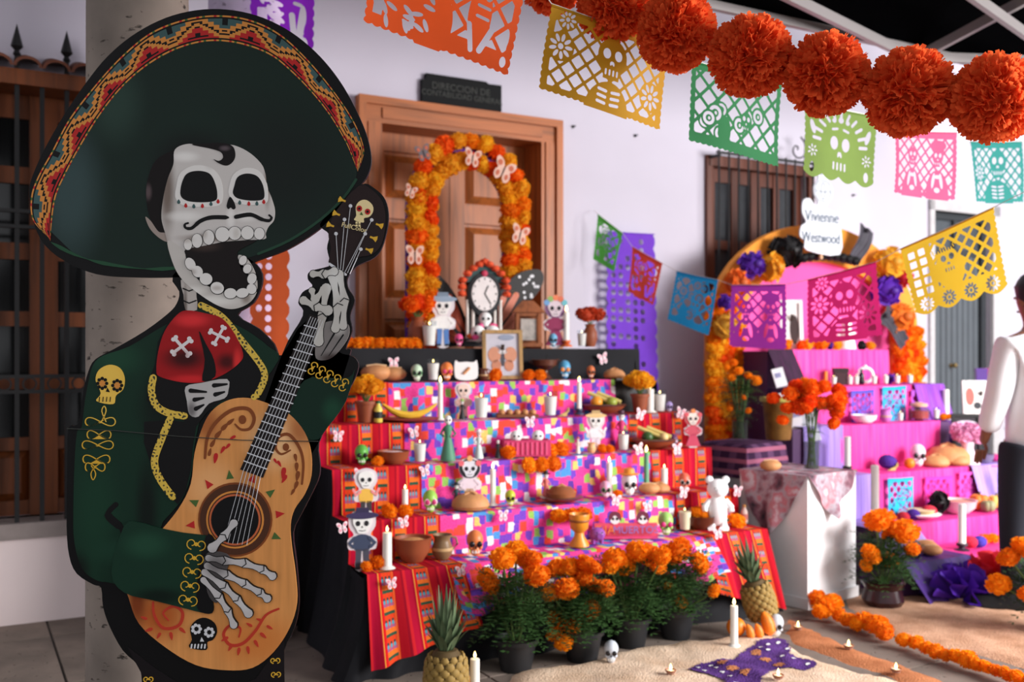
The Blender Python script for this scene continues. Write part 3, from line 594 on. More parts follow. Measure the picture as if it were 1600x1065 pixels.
K_rose = printmat('ink_rosette', (74, 44, 30))
for (r_, m, lv_) in ((58, K_brown, 6), (55, K_rose, 7), (45, K_orange, 8), (42, K_rose, 9), (40, printmat('ink_rose_line', (186, 96, 60)), 10), (37, K_black, 11)): lay('rosette', ellipse(gc[0], gc[1], r_, r_, 40), m, lv_, 1, gt)
# leafy scrolls
def scroll(parts, m, lev, parent, nm='scroll'):
    for p, w_ in parts:
        sp_ = smoothpoly(p, 5, False); n = len(sp_); lay(nm, ribbon(sp_, [w_*(0.35+0.65*math.sin(math.pi*(0.15+0.8*i/(n-1)))) for i in range(n)]), m, lev, 1, parent)
def drops(lst, m, lev, parent, nm='petal'):
    for (x, y, l, a) in lst:
        l *= 1.3
        ca, sa = math.cos(R(a)), math.sin(R(a)); w_ = l*0.36
        lay(nm, [(x+l*ca, y+l*sa), (x+l*.2*ca-w_*sa*.8, y+l*.2*sa+w_*ca*.8), (x-l*.35*ca-w_*sa*.5, y-l*.35*sa+w_*ca*.5), (x-l*.35*ca+w_*sa*.5, y-l*.35*sa-w_*ca*.5), (x+l*.2*ca+w_*sa*.8, y+l*.2*sa-w_*ca*.8)], m, lev, 3, parent)
scroll([(c2((795, 780), (805, 700), (840, 640), (900, 595), (960, 590), (985, 625), (970, 665), (935, 670), (912, 650)), 6), (c2((1170, 880), (1175, 800), (1160, 740), (1120, 690), (1080, 700), (1068, 740), (1090, 765), (1125, 750)), 5)], K_brown, 6, gt)
lay('scroll', ellipse(*c2((940, 632))[0], 6, 7), K_brown, 6, 1, gt); lay('scroll', ellipse(*c2((1108, 738))[0], 5, 6), K_brown, 6, 1, gt)
drops([(332, 694, 8, -60), (340, 680, 9, -50), (350, 668, 9, -45), (359, 660, 8, -40), (328, 708, 7, -75), (464, 755, 8, 110), (466, 740, 9, 100), (464, 726, 8, 90), (462, 712, 7, 80), (459, 766, 6, 120)], K_brown, 6, gt)
drops([(338, 712, 9, 100), (350, 700, 7, 120), (358, 695, 6, 130), (366, 682, 6, 150), (444, 735, 10, 100), (446, 745, 8, 120), (436, 722, 6, 60), (430, 718, 5, 60)], K_red, 6, gt, 'red_petal')
K_red2 = printmat('ink_rust', (178, 56, 40))
scroll([(c3((600, 600), (605, 650), (640, 700), (700, 690), (715, 640), (680, 615), (640, 640), (660, 670)), 5), (c3((1090, 625), (1040, 650), (1000, 710), (950, 760), (900, 765), (875, 725), (900, 690), (940, 700), (935, 735)), 5)], K_red2, 6, gt)
drops([(228, 965, 6, 200), (236, 982, 7, 160), (250, 990, 6, 120), (268, 990, 7, 80), (284, 982, 7, 40), (354, 996, 7, 150), (362, 1008, 7, 120), (374, 1014, 7, 100), (388, 1012, 7, 80), (400, 1002, 7, 60), (410, 990, 7, 40), (420, 978, 6, 30), (408, 968, 6, 200), (392, 976, 6, 210)], K_red2, 6, gt, 'red_petal')
dec = lay('skull_decal', c3((745, 700), (770, 668), (805, 660), (840, 680), (850, 715), (835, 745), (812, 755), (808, 785), (742, 775), (752, 745)), K_black, 7, 3, gt)
for (x, y) in ((770, 703), (820, 716)):
    for q in range(7): lay('decal_petal', c3(*ellipse(x+15*math.cos(q*.9), y+15*math.sin(q*.9), 7, 7, 8)), K_steel, 8, 1, dec)
lay('decal_nose', c3((790, 735), (800, 752), (784, 752)), K_steel, 8, 1, dec)
for q in range(5): lay('decal_tooth', ribbon(c3((752+q*13, 764), (750+q*13, 777)), 2.4), K_steel, 8, 1, dec)
# neck of the guitar
fb = lay('fretboard', c2((1200, 225), (1262, 245), (1020, 856), (932, 824)), printmat('ink_fretboard', (30, 24, 24)), 8, 1)
for q in range(18):
    t = 0.06+q*0.052; t = min(t, 0.985); a = np.array(c2((1196, 232))[0])*(1-t)+np.array(c2((932, 824))[0])*t; b_ = np.array(c2((1262, 250))[0])*(1-t)+np.array(c2((1020, 856))[0])*t
    lay('fret', ribbon([tuple(a), tuple(b_)], 1.8), K_steel, 9, 1, fb)
hd = lay('headstock', c1((1390, 720), (1440, 735), (1480, 780), (1492, 850), (1478, 940), (1440, 985), (1380, 1000), (1340, 1060), (1275, 1035), (1282, 960), (1272, 900), (1300, 820)), printmat('ink_headstock', (38, 26, 26)), 6, 3)
for q in range(6):
    a = c1((1310+q*9, 1040+q*4))[0]; b_ = c1(((1302, 905), (1335, 850), (1358, 798), (1440, 852), (1415, 905), (1398, 965))[q])[0]
    lay('string', ribbon([a, b_], 0.7), K_steel, 9, 1, hd); lay('tuning_post', ellipse(b_[0], b_[1], 2.8, 2.8, 10), K_steel, 10, 1, hd)
    e2 = (395.5+20*q*0+0, 0)
    f0 = np.array(c2((1205+q*9.5, 235+q*3))[0]); f1 = np.array(c2((945+q*13, 828+q*5))[0]); f2 = np.array(c2((868+q*18, 1105+q*2))[0])
    lay('string', ribbon([tuple(f0), tuple(f1), tuple(f2)], 0.6), K_steel, 12, 1, fb)
for (x, y, a) in ((1325, 775, 200), (1303, 828, 200), (1280, 872, 200), (1470, 872, 20), (1447, 922, 20), (1430, 968, 20)):
    p = c1((x, y))[0]; ca, sa = math.cos(R(a)), math.sin(R(a))
    lay('tuning_key', [(p[0]+5*ca-5*sa, p[1]+5*sa+5*ca), (p[0]+6*ca, p[1]+6*sa), (p[0]+5*ca+5*sa, p[1]+5*sa-5*ca), (p[0]-1*ca+1.5*sa, p[1]-1*sa-1.5*ca), (p[0]-6*ca+1.5*sa, p[1]-6*sa-1.5*ca), (p[0]-6*ca-1.5*sa, p[1]-6*sa+1.5*ca), (p[0]-ca-1.5*sa, p[1]-sa+1.5*ca)], K_gold, 7, 1, hd)
sk = lay('headstock_skull', c1((1378, 800), (1395, 778), (1420, 775), (1443, 795), (1445, 820), (1430, 840), (1410, 845), (1408, 862), (1372, 852), (1380, 835)), K_cream, 7, 3, hd)
for (x, y) in ((1392, 808), (1424, 820)): lay('flower_eye', c1(*ellipse(x, y, 11, 12, 10)), K_red, 8, 1, sk); lay('eye', c1(*ellipse(x, y, 5, 5, 8)), K_black, 9, 1, sk)
lay('nose', c1((1400, 820), (1407, 834), (1394, 832)), K_green, 8, 1, sk)
for q in range(4): x, y = 1378+(q % 2)*11, 858+(q//2)*11; lay('emblem_square', c1((x, y), (x+8, y+1), (x+7, y+9), (x-1, y+8)), K_cream, 7, 1, hd)
(tx, tz), = L2([(554, 356)]); put_text('FullColor', 0.019, K_cream, hd, (tx, -0.0066, tz), (R(90), R(14), 0), name='printed_name')
lay('nut', ribbon(c1((1277, 1022), (1338, 1062)), 4), K_steel, 9, 1, hd)
# sleeve embroidery
emb = lay('sleeve_skull_patch', c2((372, 480), (385, 440), (425, 420), (465, 432), (484, 470), (478, 515), (450, 540), (440, 572), (375, 560), (392, 530)), K_gold, 4, 4, jk)
for (x, y) in ((398, 492), (456, 500)):
    for q in range(8): lay('petal', c2(*ellipse(x+17*math.cos(q*.785), y+19*math.sin(q*.785), 7, 7, 8)), K_black, 5, 1, emb)
    lay('eye', c2(*ellipse(x, y, 11, 12, 12)), K_orange, 6, 1, emb)
lay('nose', c2((418, 508), (428, 526), (412, 524)), K_black, 5, 1, emb)
for q in range(4): lay('tooth_line', ribbon(c2((388+q*14, 545), (386+q*14, 562)), 1.2), K_black, 5, 1, emb)
for q, (y, w_) in enumerate(((640, 58), (690, 46), (730, 60), (785, 52), (815, 38))):
    lay('knot_embroidery', ribbon(smoothpoly([(c2((390-q*5+w_*math.sin(a)*(1 if q % 2 else -1), y-16*math.sin(2*a)))[0]) for a in [k*2*math.pi/24 for k in range(25)]], 2, False), 1.5), K_gold, 4, 1, jk)
lay('knot_embroidery', ribbon(smoothpoly(c2((395, 640), (412, 600), (405, 580), (396, 600), (412, 640)), 4, False), 1.4), K_gold, 4, 1, jk); lay('knot_embroidery', ribbon(smoothpoly(c2((355, 810), (372, 840), (362, 865), (354, 840), (372, 810)), 4, False), 1.4), K_gold, 4, 1, jk)
def filigree(p0, p1, w_, n, m, lev, parent):
    """gold curls in a band from p0 to p1"""
    p0, p1 = np.array(p0), np.array(p1); d = (p1-p0)/np.linalg.norm(p1-p0); nn = np.array((-d[1], d[0])); L = np.linalg.norm(p1-p0)
    for q in range(n):
        for s_ in (-1, 1):
            c_ = p0 + d*L*(q+0.5)/n + nn*s_*w_*0.22
            lay('filigree', ribbon([tuple(c_ + (d*math.cos(a)+nn*s_*math.sin(a))*w_*0.28*(1-a/9)) for a in [k*0.5 for k in range(13)]], 1.5), m, lev, 1, parent)
        c_ = p0 + d*L*(q+0.5)/n; lay('filigree', ellipse(c_[0], c_[1], w_*0.1, w_*0.1, 8), m, lev, 1, parent)
fa = lay('forearm_sleeve', c3((490, 300), (545, 288), (620, 308), (720, 328), (836, 346), (842, 400), (806, 470), (806, 540), (836, 600), (832, 640), (790, 638), (700, 615), (600, 590), (490, 560), (440, 480)), printmat('ink_forearm', (20, 48, 35), [(230, 850, 50, 30, (30, 66, 48)), (330, 890, 10, 60, (10, 12, 11)), (250, 930, 60, 20, (12, 26, 19))]), 12, 3)
lay('cuff_edge', c3((808, 342), (838, 347), (842, 400), (806, 470), (806, 540), (836, 600), (832, 640), (790, 636), (772, 600), (780, 470)), K_black, 13, 3, fa)
filigree(c3((775, 345))[0], c3((735, 615))[0], 32, 5, K_gold, 13, fa); filigree(c2((1195, 425))[0], c2((1345, 505))[0], 22, 5, K_gold, 5, sl_)
filigree((232, 1050), (234, 1150), 16, 5, K_gold, 3, jk); filigree((430, 1020), (436, 1150), 16, 6, K_gold, 3, jk)
# trousers and boots below
lay('trousers', [(200, 1010), (300, 1080), (400, 1060), (444, 1000), (440, 1160), (442, 1260), (368, 1262), (352, 1160), (336, 1126), (318, 1160), (306, 1262), (228, 1262), (228, 1160), (226, 1060)], printmat('ink_trousers', (24, 20, 22)), 1, 2)
for x in (252, 426): lay('boot', [(x-40*(1 if x < 300 else 1), 1268), (x+34, 1268), (x+38, 1300), (x+40 if x < 300 else x+50, 1322), (x-52 if x < 300 else x-46, 1322), (x-50 if x < 300 else x-42, 1300)], printmat('ink_boot%d' % x, (30, 22, 20)), 2, 3)
# hands
def bones(chain, ws, lev, parent, m):
    for i in range(len(chain)-1):
        a, b_ = np.array(chain[i]), np.array(chain[i+1]); w0, w1 = ws[i], ws[i+1]
        pts = [tuple(a+(b_-a)*t) for t in (0.0, 0.25, 0.5, 0.75, 1.0)]; wd = [w0*1.05, w0*0.74, (w0+w1)*0.29, w1*0.74, w1*1.05]
        lay('finger_bone', ribbon(pts, [w+2.2 for w in wd]), K_black, lev, 1, parent); lay('finger_bone', ribbon(pts, wd), m, lev+1, 1, parent)
        if i: d_ = (b_-a)/np.linalg.norm(b_-a); nn_ = np.array((-d_[1], d_[0])); lay('joint_line', ribbon([tuple(a-nn_*w0*.5-d_*w0*.1), tuple(a+d_*w0*.22), tuple(a+nn_*w0*.5-d_*w0*.1)], 1.5), K_black, lev+2, 1, parent)
K_fing = printmat('ink_finger', (178, 174, 174), [(340, 880, 30, 30, (110, 106, 106)), (400, 900, 40, 14, (200, 198, 198)), (385, 940, 20, 20, (188, 186, 186))])
h1 = lay('strumming_hand', c3((800, 440), (830, 400), (900, 420), (880, 500), (870, 560), (850, 600), (815, 560)), printmat('ink_palm', (70, 66, 66)), 15, 4)
bones(c3((835, 385), (880, 340), (918, 290)), [15, 13, 12], 16, h1, K_fing)
bones(c3((820, 425), (880, 435), (960, 445), (1030, 470), (1068, 495)), [10, 13, 13, 12, 12], 17, h1, K_fing)
bones(c3((815, 455), (890, 490), (960, 525), (1020, 560), (1048, 582)), [10, 13, 12, 12, 12], 17, h1, K_fing)
bones(c3((805, 480), (880, 535), (930, 585), (975, 640)), [10, 13, 12, 13], 17, h1, K_fing)
bones(c3((800, 510), (860, 575), (895, 630), (918, 685)), [9, 12, 11, 11], 17, h1, K_fing)
h2 = lay('fretting_hand', c2((1240, 270), (1290, 250), (1345, 260), (1350, 310), (1310, 370), (1270, 400), (1225, 395), (1225, 330)), printmat('ink_palm2', (118, 112, 110), [(520, 560, 30, 14, (60, 50, 48)), (530, 515, 16, 14, (160, 156, 152))]), 9, 4)
K_f2 = printmat('ink_finger2', (182, 178, 172), [(525, 440, 20, 40, (204, 202, 198)), (500, 500, 20, 20, (160, 154, 148))])
bones(c2((1235, 330), (1250, 230), (1265, 125)), [15, 14, 15], 10, h2, K_f2); bones(c2((1300, 280), (1310, 190), (1290, 80)), [13, 15, 15], 10, h2, K_f2); bones(c2((1330, 270), (1335, 170), (1315, 70)), [12, 14, 13], 10, h2, K_f2)
bones(c2((1295, 60), (1255, 70), (1215, 70)), [13, 14, 11], 12, h2, K_f2); bones(c2((1270, 210), (1225, 195), (1178, 172)), [16, 15, 13], 12, h2, K_f2); bones(c2((1255, 130), (1225, 165)), [12, 12], 11, h2, K_f2); bones(c2((1210, 135), (1216, 165)), [10, 9], 11, h2, K_f2)
for (a, b_, w_) in (((1245, 385), (1295, 300), 6), ((1275, 385), (1330, 305), 5)): lay('tendon_line', ribbon(c2(a, b_), [1, w_*0.5]), K_black, 10, 1, h2)
lay('panel_seam', ribbon([(106, 669), (180, 672), (280, 681), (380, 687), (497, 689)], 1.0), printmat('ink_seam', (60, 62, 58)), 9, 1)
# ============================================================ builders of small things
M_marig = mat('marigold_orange', (255, 150, 26), 0.7, 0.08, 60, trans=0.45, rnd=0.35, spec=0.15)
M_marigd = mat('marigold_deep', (255, 108, 26), 0.7, 0.08, 60, trans=0.45, rnd=0.35, spec=0.15)
M_marigy = mat('marigold_yellow', (255, 188, 44), 0.7, 0.08, 60, trans=0.45, rnd=0.3, spec=0.15)
M_leaf = mat('leaf_green', (58, 92, 44), 0.6, 0.35, 25, trans=0.2); M_stem = mat('stem_green', (88, 112, 56), 0.6)
M_wax = mat('candle_wax', (252, 248, 240), 0.4, 0.02, 10, trans=0.15); M_wick = mat('wick', (30, 26, 22)); M_glass = glass('clear_glass', alpha=0.05)
M_flame = mat('flame', (255, 214, 130), 0.5, emis=9); M_clay = mat('terracotta', (150, 78, 48), 0.5, 0.18, 14); M_clayd = mat('dark_glazed_clay', (96, 52, 36), 0.3, 0.2, 14)
M_bread = mat('bread_crust', (206, 144, 92), 0.6, 0.25, 16, bump=0.2); M_white = mat('white_glaze', (244, 244, 242), 0.35, 0.03); M_blackp = mat('black_plastic', (34, 35, 38), 0.45, 0.1)
M_soil = mat('potting_soil', (50, 40, 32), 0.95, 0.3, 40); M_blk = mat('black_paint', (18, 17, 19), 0.4)
def frill(n, r, seed, flat=0.72, pw=0.34, rag=0.25, inner=0.55):
    """ball of small ruffled petals"""
    rg = random.Random(seed); mb = MB()
    mb.ball((0, 0, 0), (r*0.8, r*0.8, r*0.8*flat), 10, 7)
    for k in range(n):
        z = 1-2*(k+0.5)/n; a = k*2.39996; q = math.sqrt(max(0, 1-z*z))
        d = Vector((q*math.cos(a), q*math.sin(a), z)); d = (d + Vector((rg.uniform(-1, 1), rg.uniform(-1, 1), rg.uniform(-1, 1)))*0.18).normalized()
        tw = rg.uniform(0, 6.28); x = d.orthogonal().normalized(); y = d.cross(x); s_ = x*math.cos(tw)+y*math.sin(tw); u_ = d.cross(s_)
        w_ = r*pw*rg.uniform(0.7, 1.3); R1 = r*rg.uniform(1-rag, 1.05); R0 = r*inner
        fl_ = lambda v: (v.x, v.y, v.z*flat)
        mb.add([fl_(d*R0 - s_*w_*0.35), fl_(d*R0 + s_*w_*0.35), fl_(d*R1 + s_*w_*0.6 + u_*w_*0.35), fl_(d*R1*1.04 + u_*w_*0.1), fl_(d*R1 - s_*w_*0.6 - u_*w_*0.2)], [(0, 1, 2, 3), (0, 3, 4)])
    return mb
FLW = {}
def flower_mesh(m, i):
    if (m.name, i) not in FLW: FLW[m.name, i] = frill(150, 1.0, 11+i, 0.78, 0.27, 0.12, 0.7).mesh('flower_head', m)
    return FLW[m.name, i]
def flower(parent, loc, r, m=None, name='flower_head'):
    i = random.randrange(4); o = link(name, flower_mesh(m or M_marig, i), parent, loc, rot=(random.uniform(-.5, .5)+(0.5), random.uniform(-.4, .4), random.uniform(0, 6.28)), scale=r*1.2); return o
def B(root, name, mb, m, smooth=True): return mb.build(name, m, root, smooth)
def loose(root, name, mb, m, label, cat, group=None, smooth=True):
    """a thing of its own that lies in or on another: same place, not parented"""
    o = mb.build(name, m, None, smooth); o.location = root.location; o.rotation_euler = root.rotation_euler; return tag(o, label, cat, group)
ORD = ['leftmost', 'second from the left', 'middle', 'second from the right', 'rightmost']
def flame(root, z, h, x=0, y=0): return B(root, 'flame', MB().lathe([(0.0, 0), (h*0.16, h*0.2), (h*0.2, h*0.38), (h*0.12, h*0.7), (0.0, h)], 8, c=(x, y, z)), M_flame)
def glass_candle(root, h, wax=None, lit=True, **k):
    r = h*0.30
    B(root, 'glass', MB().lathe([(r*0.72, 0), (r*0.74, 0.01), (r, h), (r*0.95, h), (r*0.70, 0.02)], 18), M_glass)
    wo = B(root, 'wax', MB().lathe([(r*0.69, 0.006), (r*0.9, h*0.8), (r*0.1, h*0.79)], 16), wax or M_wax)
    B(root, 'wick', MB().tube([(0, 0, h*0.78), (0, 0, h*0.86)], 0.002, 5), M_wick)
    if lit: flame(root, h*0.84, h*0.14)
def taper(root, h, r=None, wax=None, lit=True, holder=None, **k):
    r = r or 0.013; hb = h*0.12 if holder else 0
    B(root, 'wax', MB().lathe([(r*1.25, hb), (r*1.05, hb+0.01), (r, h*0.9), (r*0.5, h*0.91)], 12), wax or M_wax)
    B(root, 'wick', MB().tube([(0, 0, h*0.9), (0, 0, h*0.93)], 0.0018, 5), M_wick)
    if holder: B(root, 'holder', MB().lathe([(r*2.2, 0), (r*2.2, 0.008), (r*0.9, 0.02), (r*0.8, hb*0.7), (r*1.6, hb), (r*1.5, hb+0.012)], 12), holder)
    else: B(root, 'wax_foot', MB().lathe([(r*1.9, 0), (r*1.6, 0.006), (r*1.1, 0.012)], 10), wax or M_wax)
    if lit: flame(root, h*0.92, min(0.045, h*0.16))
def skull_fig(root, h, rgb=(240, 240, 238), eye=(30, 26, 28), rim=None, teeth=(250, 246, 238), hat=None, **k):
    m = cm(rgb, 0.4); s = h
    mb = MB(); mb.ball((0, 0.02*s, 0.62*s), (0.33*s, 0.40*s, 0.38*s), 18, 12); B(root, 'cranium', mb, m)
    B(root, 'jaw', MB().ball((0, -0.16*s, 0.24*s), (0.2*s, 0.2*s, 0.24*s), 14, 8), m)
    for q in (-1, 1):
        if rim: B(root, 'eye_rim', MB().ball((q*0.145*s, -0.325*s, 0.5*s), (0.15*s, 0.05*s, 0.155*s), 12, 6), cm(rim))
        B(root, 'eye', MB().ball((q*0.145*s, -0.345*s, 0.5*s), (0.112*s, 0.055*s, 0.12*s), 12, 6), cm(eye, 0.3))
        B(root, 'cheek', MB().ball((q*0.19*s, -0.2*s, 0.36*s), (0.1*s, 0.13*s, 0.09*s), 10, 6), m)
    B(root, 'nose', MB().plate([(-0.04*s, 0.33*s), (0.04*s, 0.33*s), (0, 0.42*s)], -0.375*s, -0.3*s), cm((40, 34, 36)), False)
    for q in range(5): B(root, 'tooth', MB().box((q-2.5)*0.06*s+0.005*s, (q-1.5)*0.06*s-0.005*s, -0.36*s+abs(q-2)*0.02*s, -0.3*s, 0.15*s, 0.26*s), cm(teeth), False)
    if hat:
        B(root, 'hat', MB().lathe([(0.42*s, 0), (0.44*s, 0.03*s), (0.26*s, 0.06*s), (0.22*s, 0.26*s), (0, 0.28*s)], 16, c=(0, 0.03*s, 0.9*s)), cm(hat))
def bread_loaf(root, h, rgb=None, **k):
    r = h*0.95
    B(root, 'loaf', MB().lathe([(r*0.9, 0), (r*1.05, h*0.2), (r, h*0.5), (r*0.7, h*0.82), (r*0.2, h*0.95), (0, h*0.96)], 18, sc=(1.15, 0.95)), M_bread)
    for a in (0.6, 2.2):
        pts = [(r*1.1*math.cos(a)*q, r*0.9*math.sin(a)*q, h*(0.98-0.72*q*q)) for q in [-0.95+0.19*j for j in range(11)]]
        B(root, 'dough_bone', MB().tube(pts, [h*(0.13 if j in (0, 3, 7, 10) else 0.09) for j in range(11)], 8), M_bread)
    B(root, 'dough_knob', MB().ball((0, 0, h*0.98), h*0.14, 10, 7), M_bread)
def roll(root, h, **k):
    B(root, 'loaf', MB().ball((0, 0, h*0.5), (h*0.95, h*0.75, h*0.5), 16, 10), M_bread); B(root, 'score', MB().tube([(-h*0.6, -h*0.1, h*0.92), (0, -h*0.16, h*1.0), (h*0.6, -h*0.1, h*0.92)], h*0.06, 6), mat('pale_crust', (228, 190, 146)))
def bowl(root, h, m=None, fill=None, flare=1.55, **k):
    r = h*flare*0.62; m = m or M_clay
    B(root, 'bowl', MB().lathe([(r*0.55, 0), (r*0.6, h*0.06), (r*0.92, h*0.45), (r*1.0, h*0.95), (r*1.05, h), (r*0.95, h), (r*0.88, h*0.5), (r*0.5, h*0.15)], 24), m)
    if fill: B(root, 'filling', MB().lathe([(r*0.9, h*0.7), (r*0.92, h*0.84), (r*0.4, h*0.95), (0, h*0.97)], 20), fill)
def jug(root, h, m=None, **k):
    r = h*0.42; m = m or M_clay
    B(root, 'body', MB().lathe([(r*0.6, 0), (r*0.95, h*0.2), (r*1.05, h*0.42), (r*0.8, h*0.72), (r*0.78, h*0.85), (r*0.98, h), (r*0.9, h), (r*0.68, h*0.8)], 20), m)
    B(root, 'handle', MB().tube([(r*0.75, 0, h*0.9), (r*1.35, 0, h*0.85), (r*1.5, 0, h*0.6), (r*1.0, 0, h*0.35)], h*0.045, 8), m)
    B(root, 'painted_band', MB().lathe([(r*1.055, h*0.36), (r*1.06, h*0.42), (r*1.03, h*0.48)], 20), cm((196, 160, 110)))
def goblet(root, h, m=None, **k):
    r = h*0.33; m = m or cm((226, 142, 40), 0.35)
    B(root, 'foot', MB().lathe([(r*0.95, 0), (r*0.9, h*0.08), (r*0.5, h*0.3), (r*0.45, h*0.42)], 18), m)
    B(root, 'cup', MB().lathe([(r*0.45, h*0.42), (r*0.85, h*0.55), (r*0.9, h*0.72), (r*1.0, h*0.95), (r*0.96, h), (r*0.85, h*0.9), (r*0.7, h*0.6)], 18), m)
    B(root, 'band', MB().lathe([(r*0.97, h*0.76), (r*1.03, h*0.79), (r*0.99, h*0.83)], 18), cm((150, 84, 30)))
def burner(root, h, **k):
    r = h*0.5
    B(root, 'foot', MB().lathe([(r*0.6, 0), (r*0.25, h*0.2), (r*0.25, h*0.35)], 14), M_clayd); B(root, 'cup', MB().lathe([(r*0.25, h*0.35), (r*0.95, h*0.55), (r, h*0.78), (r*0.85, h*0.78), (r*0.5, h*0.55)], 16), M_clayd)
    for q in (-1, 1): B(root, 'handle', MB().tube([(q*r*0.9, 0, h*0.6), (q*r*1.35, 0, h*0.7), (q*r*0.95, 0, h*0.8)], h*0.035, 6), M_clayd)
    B(root, 'incense', MB().tube([(0, 0, h*0.5), (0.01, 0, h)], 0.003, 5), M_wick)
def marigolds(root, h, n=1, m=None, **k):
    r = h*0.5
    if n == 1: flower(root, (0, 0, r*0.75), r, m)
    else:
        for q in range(n): flower(root, ((q-(n-1)/2)*r*1.5, random.uniform(-.3, .3)*r, r*0.8+random.uniform(0, .25)*r), r*random.uniform(.85, 1.1), m)
def flowerpot(root, h, m=None, pot=None, n=12, leaf=True, **k):
    ph = h*0.45; r = h*0.22; pot = pot or M_clay
    B(root, 'pot', MB().lathe([(r*0.7, 0), (r*0.95, ph*0.85), (r*1.08, ph*0.86), (r*1.1, ph), (r*0.95, ph), (r*0.9, ph*0.8)], 18), pot); B(root, 'soil', MB().lathe([(r*0.92, ph*0.84), (r*0.3, ph*0.9)], 14), M_soil)
    for q in range(n):
        a = q*2.4; rr = r*1.25*math.sqrt((q+.3)/n); p = (rr*math.cos(a), rr*math.sin(a), h*0.86-rr*0.5+random.uniform(-.02, .04)*h)
        B(root, 'stem', MB().tube([(0, 0, ph*0.88), p], h*0.012, 5), M_stem); flower(root, p, h*0.16, m)
def bottle(root, h, body=(230, 200, 60), cap=(30, 60, 40), r=None, lbl=None, **k):
    r = r or h*0.2
    B(root, 'bottle', MB().lathe([(r*0.9, 0), (r, h*0.03), (r, h*0.62), (r*0.45, h*0.8), (r*0.42, h*0.9), (r*0.3, h*0.9)], 14), cm(body, 0.2)); B(root, 'cap', MB().lathe([(r*0.52, h*0.88), (r*0.52, h), (0, h)], 12), cm(cap))
    B(root, 'paper_label', MB().lathe([(r*1.02, h*0.2), (r*1.02, h*0.5)], 14), cm(lbl or (30, 30, 30)))
def bananas(root, h, **k):
    bn = thing('banana_bunch', 'bunch of four yellow bananas lying on the red plate', 'bananas', root.location, root.rotation_euler.z)
    for q in range(4):
        a = -0.5+q*0.25; pts = [((j-3)*h*0.55*math.cos(a*0.6), -h*0.1*q+((j-3)**2)*0.01*h, h*0.26+q*0.03*h+((j-3)**2)*h*0.075) for j in range(7)]
        B(bn, 'banana', MB().tube(pts, [h*x for x in (.05, .15, .2, .21, .2, .14, .04)], 7), cm((238, 190, 60)))
    B(root, 'plate', MB().lathe([(h*1.0, 0), (h*1.7, h*0.1), (h*1.75, h*0.14), (h*1.0, h*0.05)], 22), cm((196, 84, 60)))
    B(root, 'rim', MB().lathe([(h*1.74, h*0.12), (h*1.8, h*0.15), (h*1.74, h*0.17)], 22), cm((150, 56, 40)))
def cane(root, h, ref='', **k):
    for q in range(3):
        T = Matrix.Translation((q*h*0.15-h*0.2, q*0.01, h*0.12)) @ Matrix.Rotation(R(60-20*q), 4, 'Y')
        mb = MB().lathe([(h*0.1, -h*0.6), (h*0.1, -h*0.2), (h*0.115, -h*0.19), (h*0.1, -h*0.17), (h*0.1, h*0.2), (h*0.115, h*0.21), (h*0.1, h*0.22), (h*0.1, h*0.6)], 9, T=T)
        loose(root, 'sugar_cane', mb, cm((206, 186, 110)), '%s sugar cane piece lying %s' % (('lowest', 'middle', 'steepest')[q], ref), 'sugar cane', 'loose sugar cane')
    bpy.data.objects.remove(root)
def fruitbowl(root, h, items=None, ref='second step', **k):
    B(root, 'bowl', MB().lathe([(h*0.4, 0), (h*0.8, h*0.22), (h*0.95, h*0.38), (h*0.9, h*0.38), (h*0.6, h*0.18)], 20), M_clay)
    B(root, 'rim', MB().lathe([(h*0.93, h*0.35), (h*0.98, h*0.38), (h*0.93, h*0.41)], 20), M_clayd)
    for q, (nm, rgb, x, y, r_) in enumerate(items or [('orange', (232, 150, 40), -0.35, -0.1, 0.27), ('yellow green lime', (150, 160, 60), 0.3, -0.15, 0.25), ('dark green lime', (70, 110, 40), 0.0, 0.15, 0.27)]):
        loose(root, 'fruit', MB().ball((x*h, y*h, h*0.5), (r_*h, r_*h, r_*h*0.94), 14, 9), cm(rgb, 0.4), '%s in the clay bowl on the %s' % (nm, ref), 'fruit', 'fruit in clay bowls')
    for q in (-1, 1): loose(root, 'sugar_cane', MB().tube([(q*h*0.2-h*0.5, h*0.1, h*0.9), (q*h*0.2+h*0.5, -h*0.2, h*0.5)], h*0.09, 8), cm((214, 190, 112)), '%s sugar cane stick in the clay bowl on the %s' % ('left' if q < 0 else 'right', ref), 'sugar cane', 'fruit in clay bowls')
def tray(root, h, w=None, **k):
    w = w or h*3
    B(root, 'tray', MB().box(-w, w, -h*0.9, h*0.9, 0, h*0.12), cm((150, 92, 50)), False)
    for y in (-.95, .85): B(root, 'edge', MB().box(-w, w, h*y, h*(y+.1), 0.0, h*0.3), cm((130, 76, 40)), False)
    for q in range(5): loose(root, 'bread_piece', MB().ball(((q-2)*w*0.38, 0, h*0.46), (w*0.185, h*0.6, h*0.34), 12, 8), M_bread, 'bread piece %s on the wooden tray' % ORD[q], 'bread', 'breads on the wooden tray')
def clothplate(pts): return smoothpoly(pts, 4)
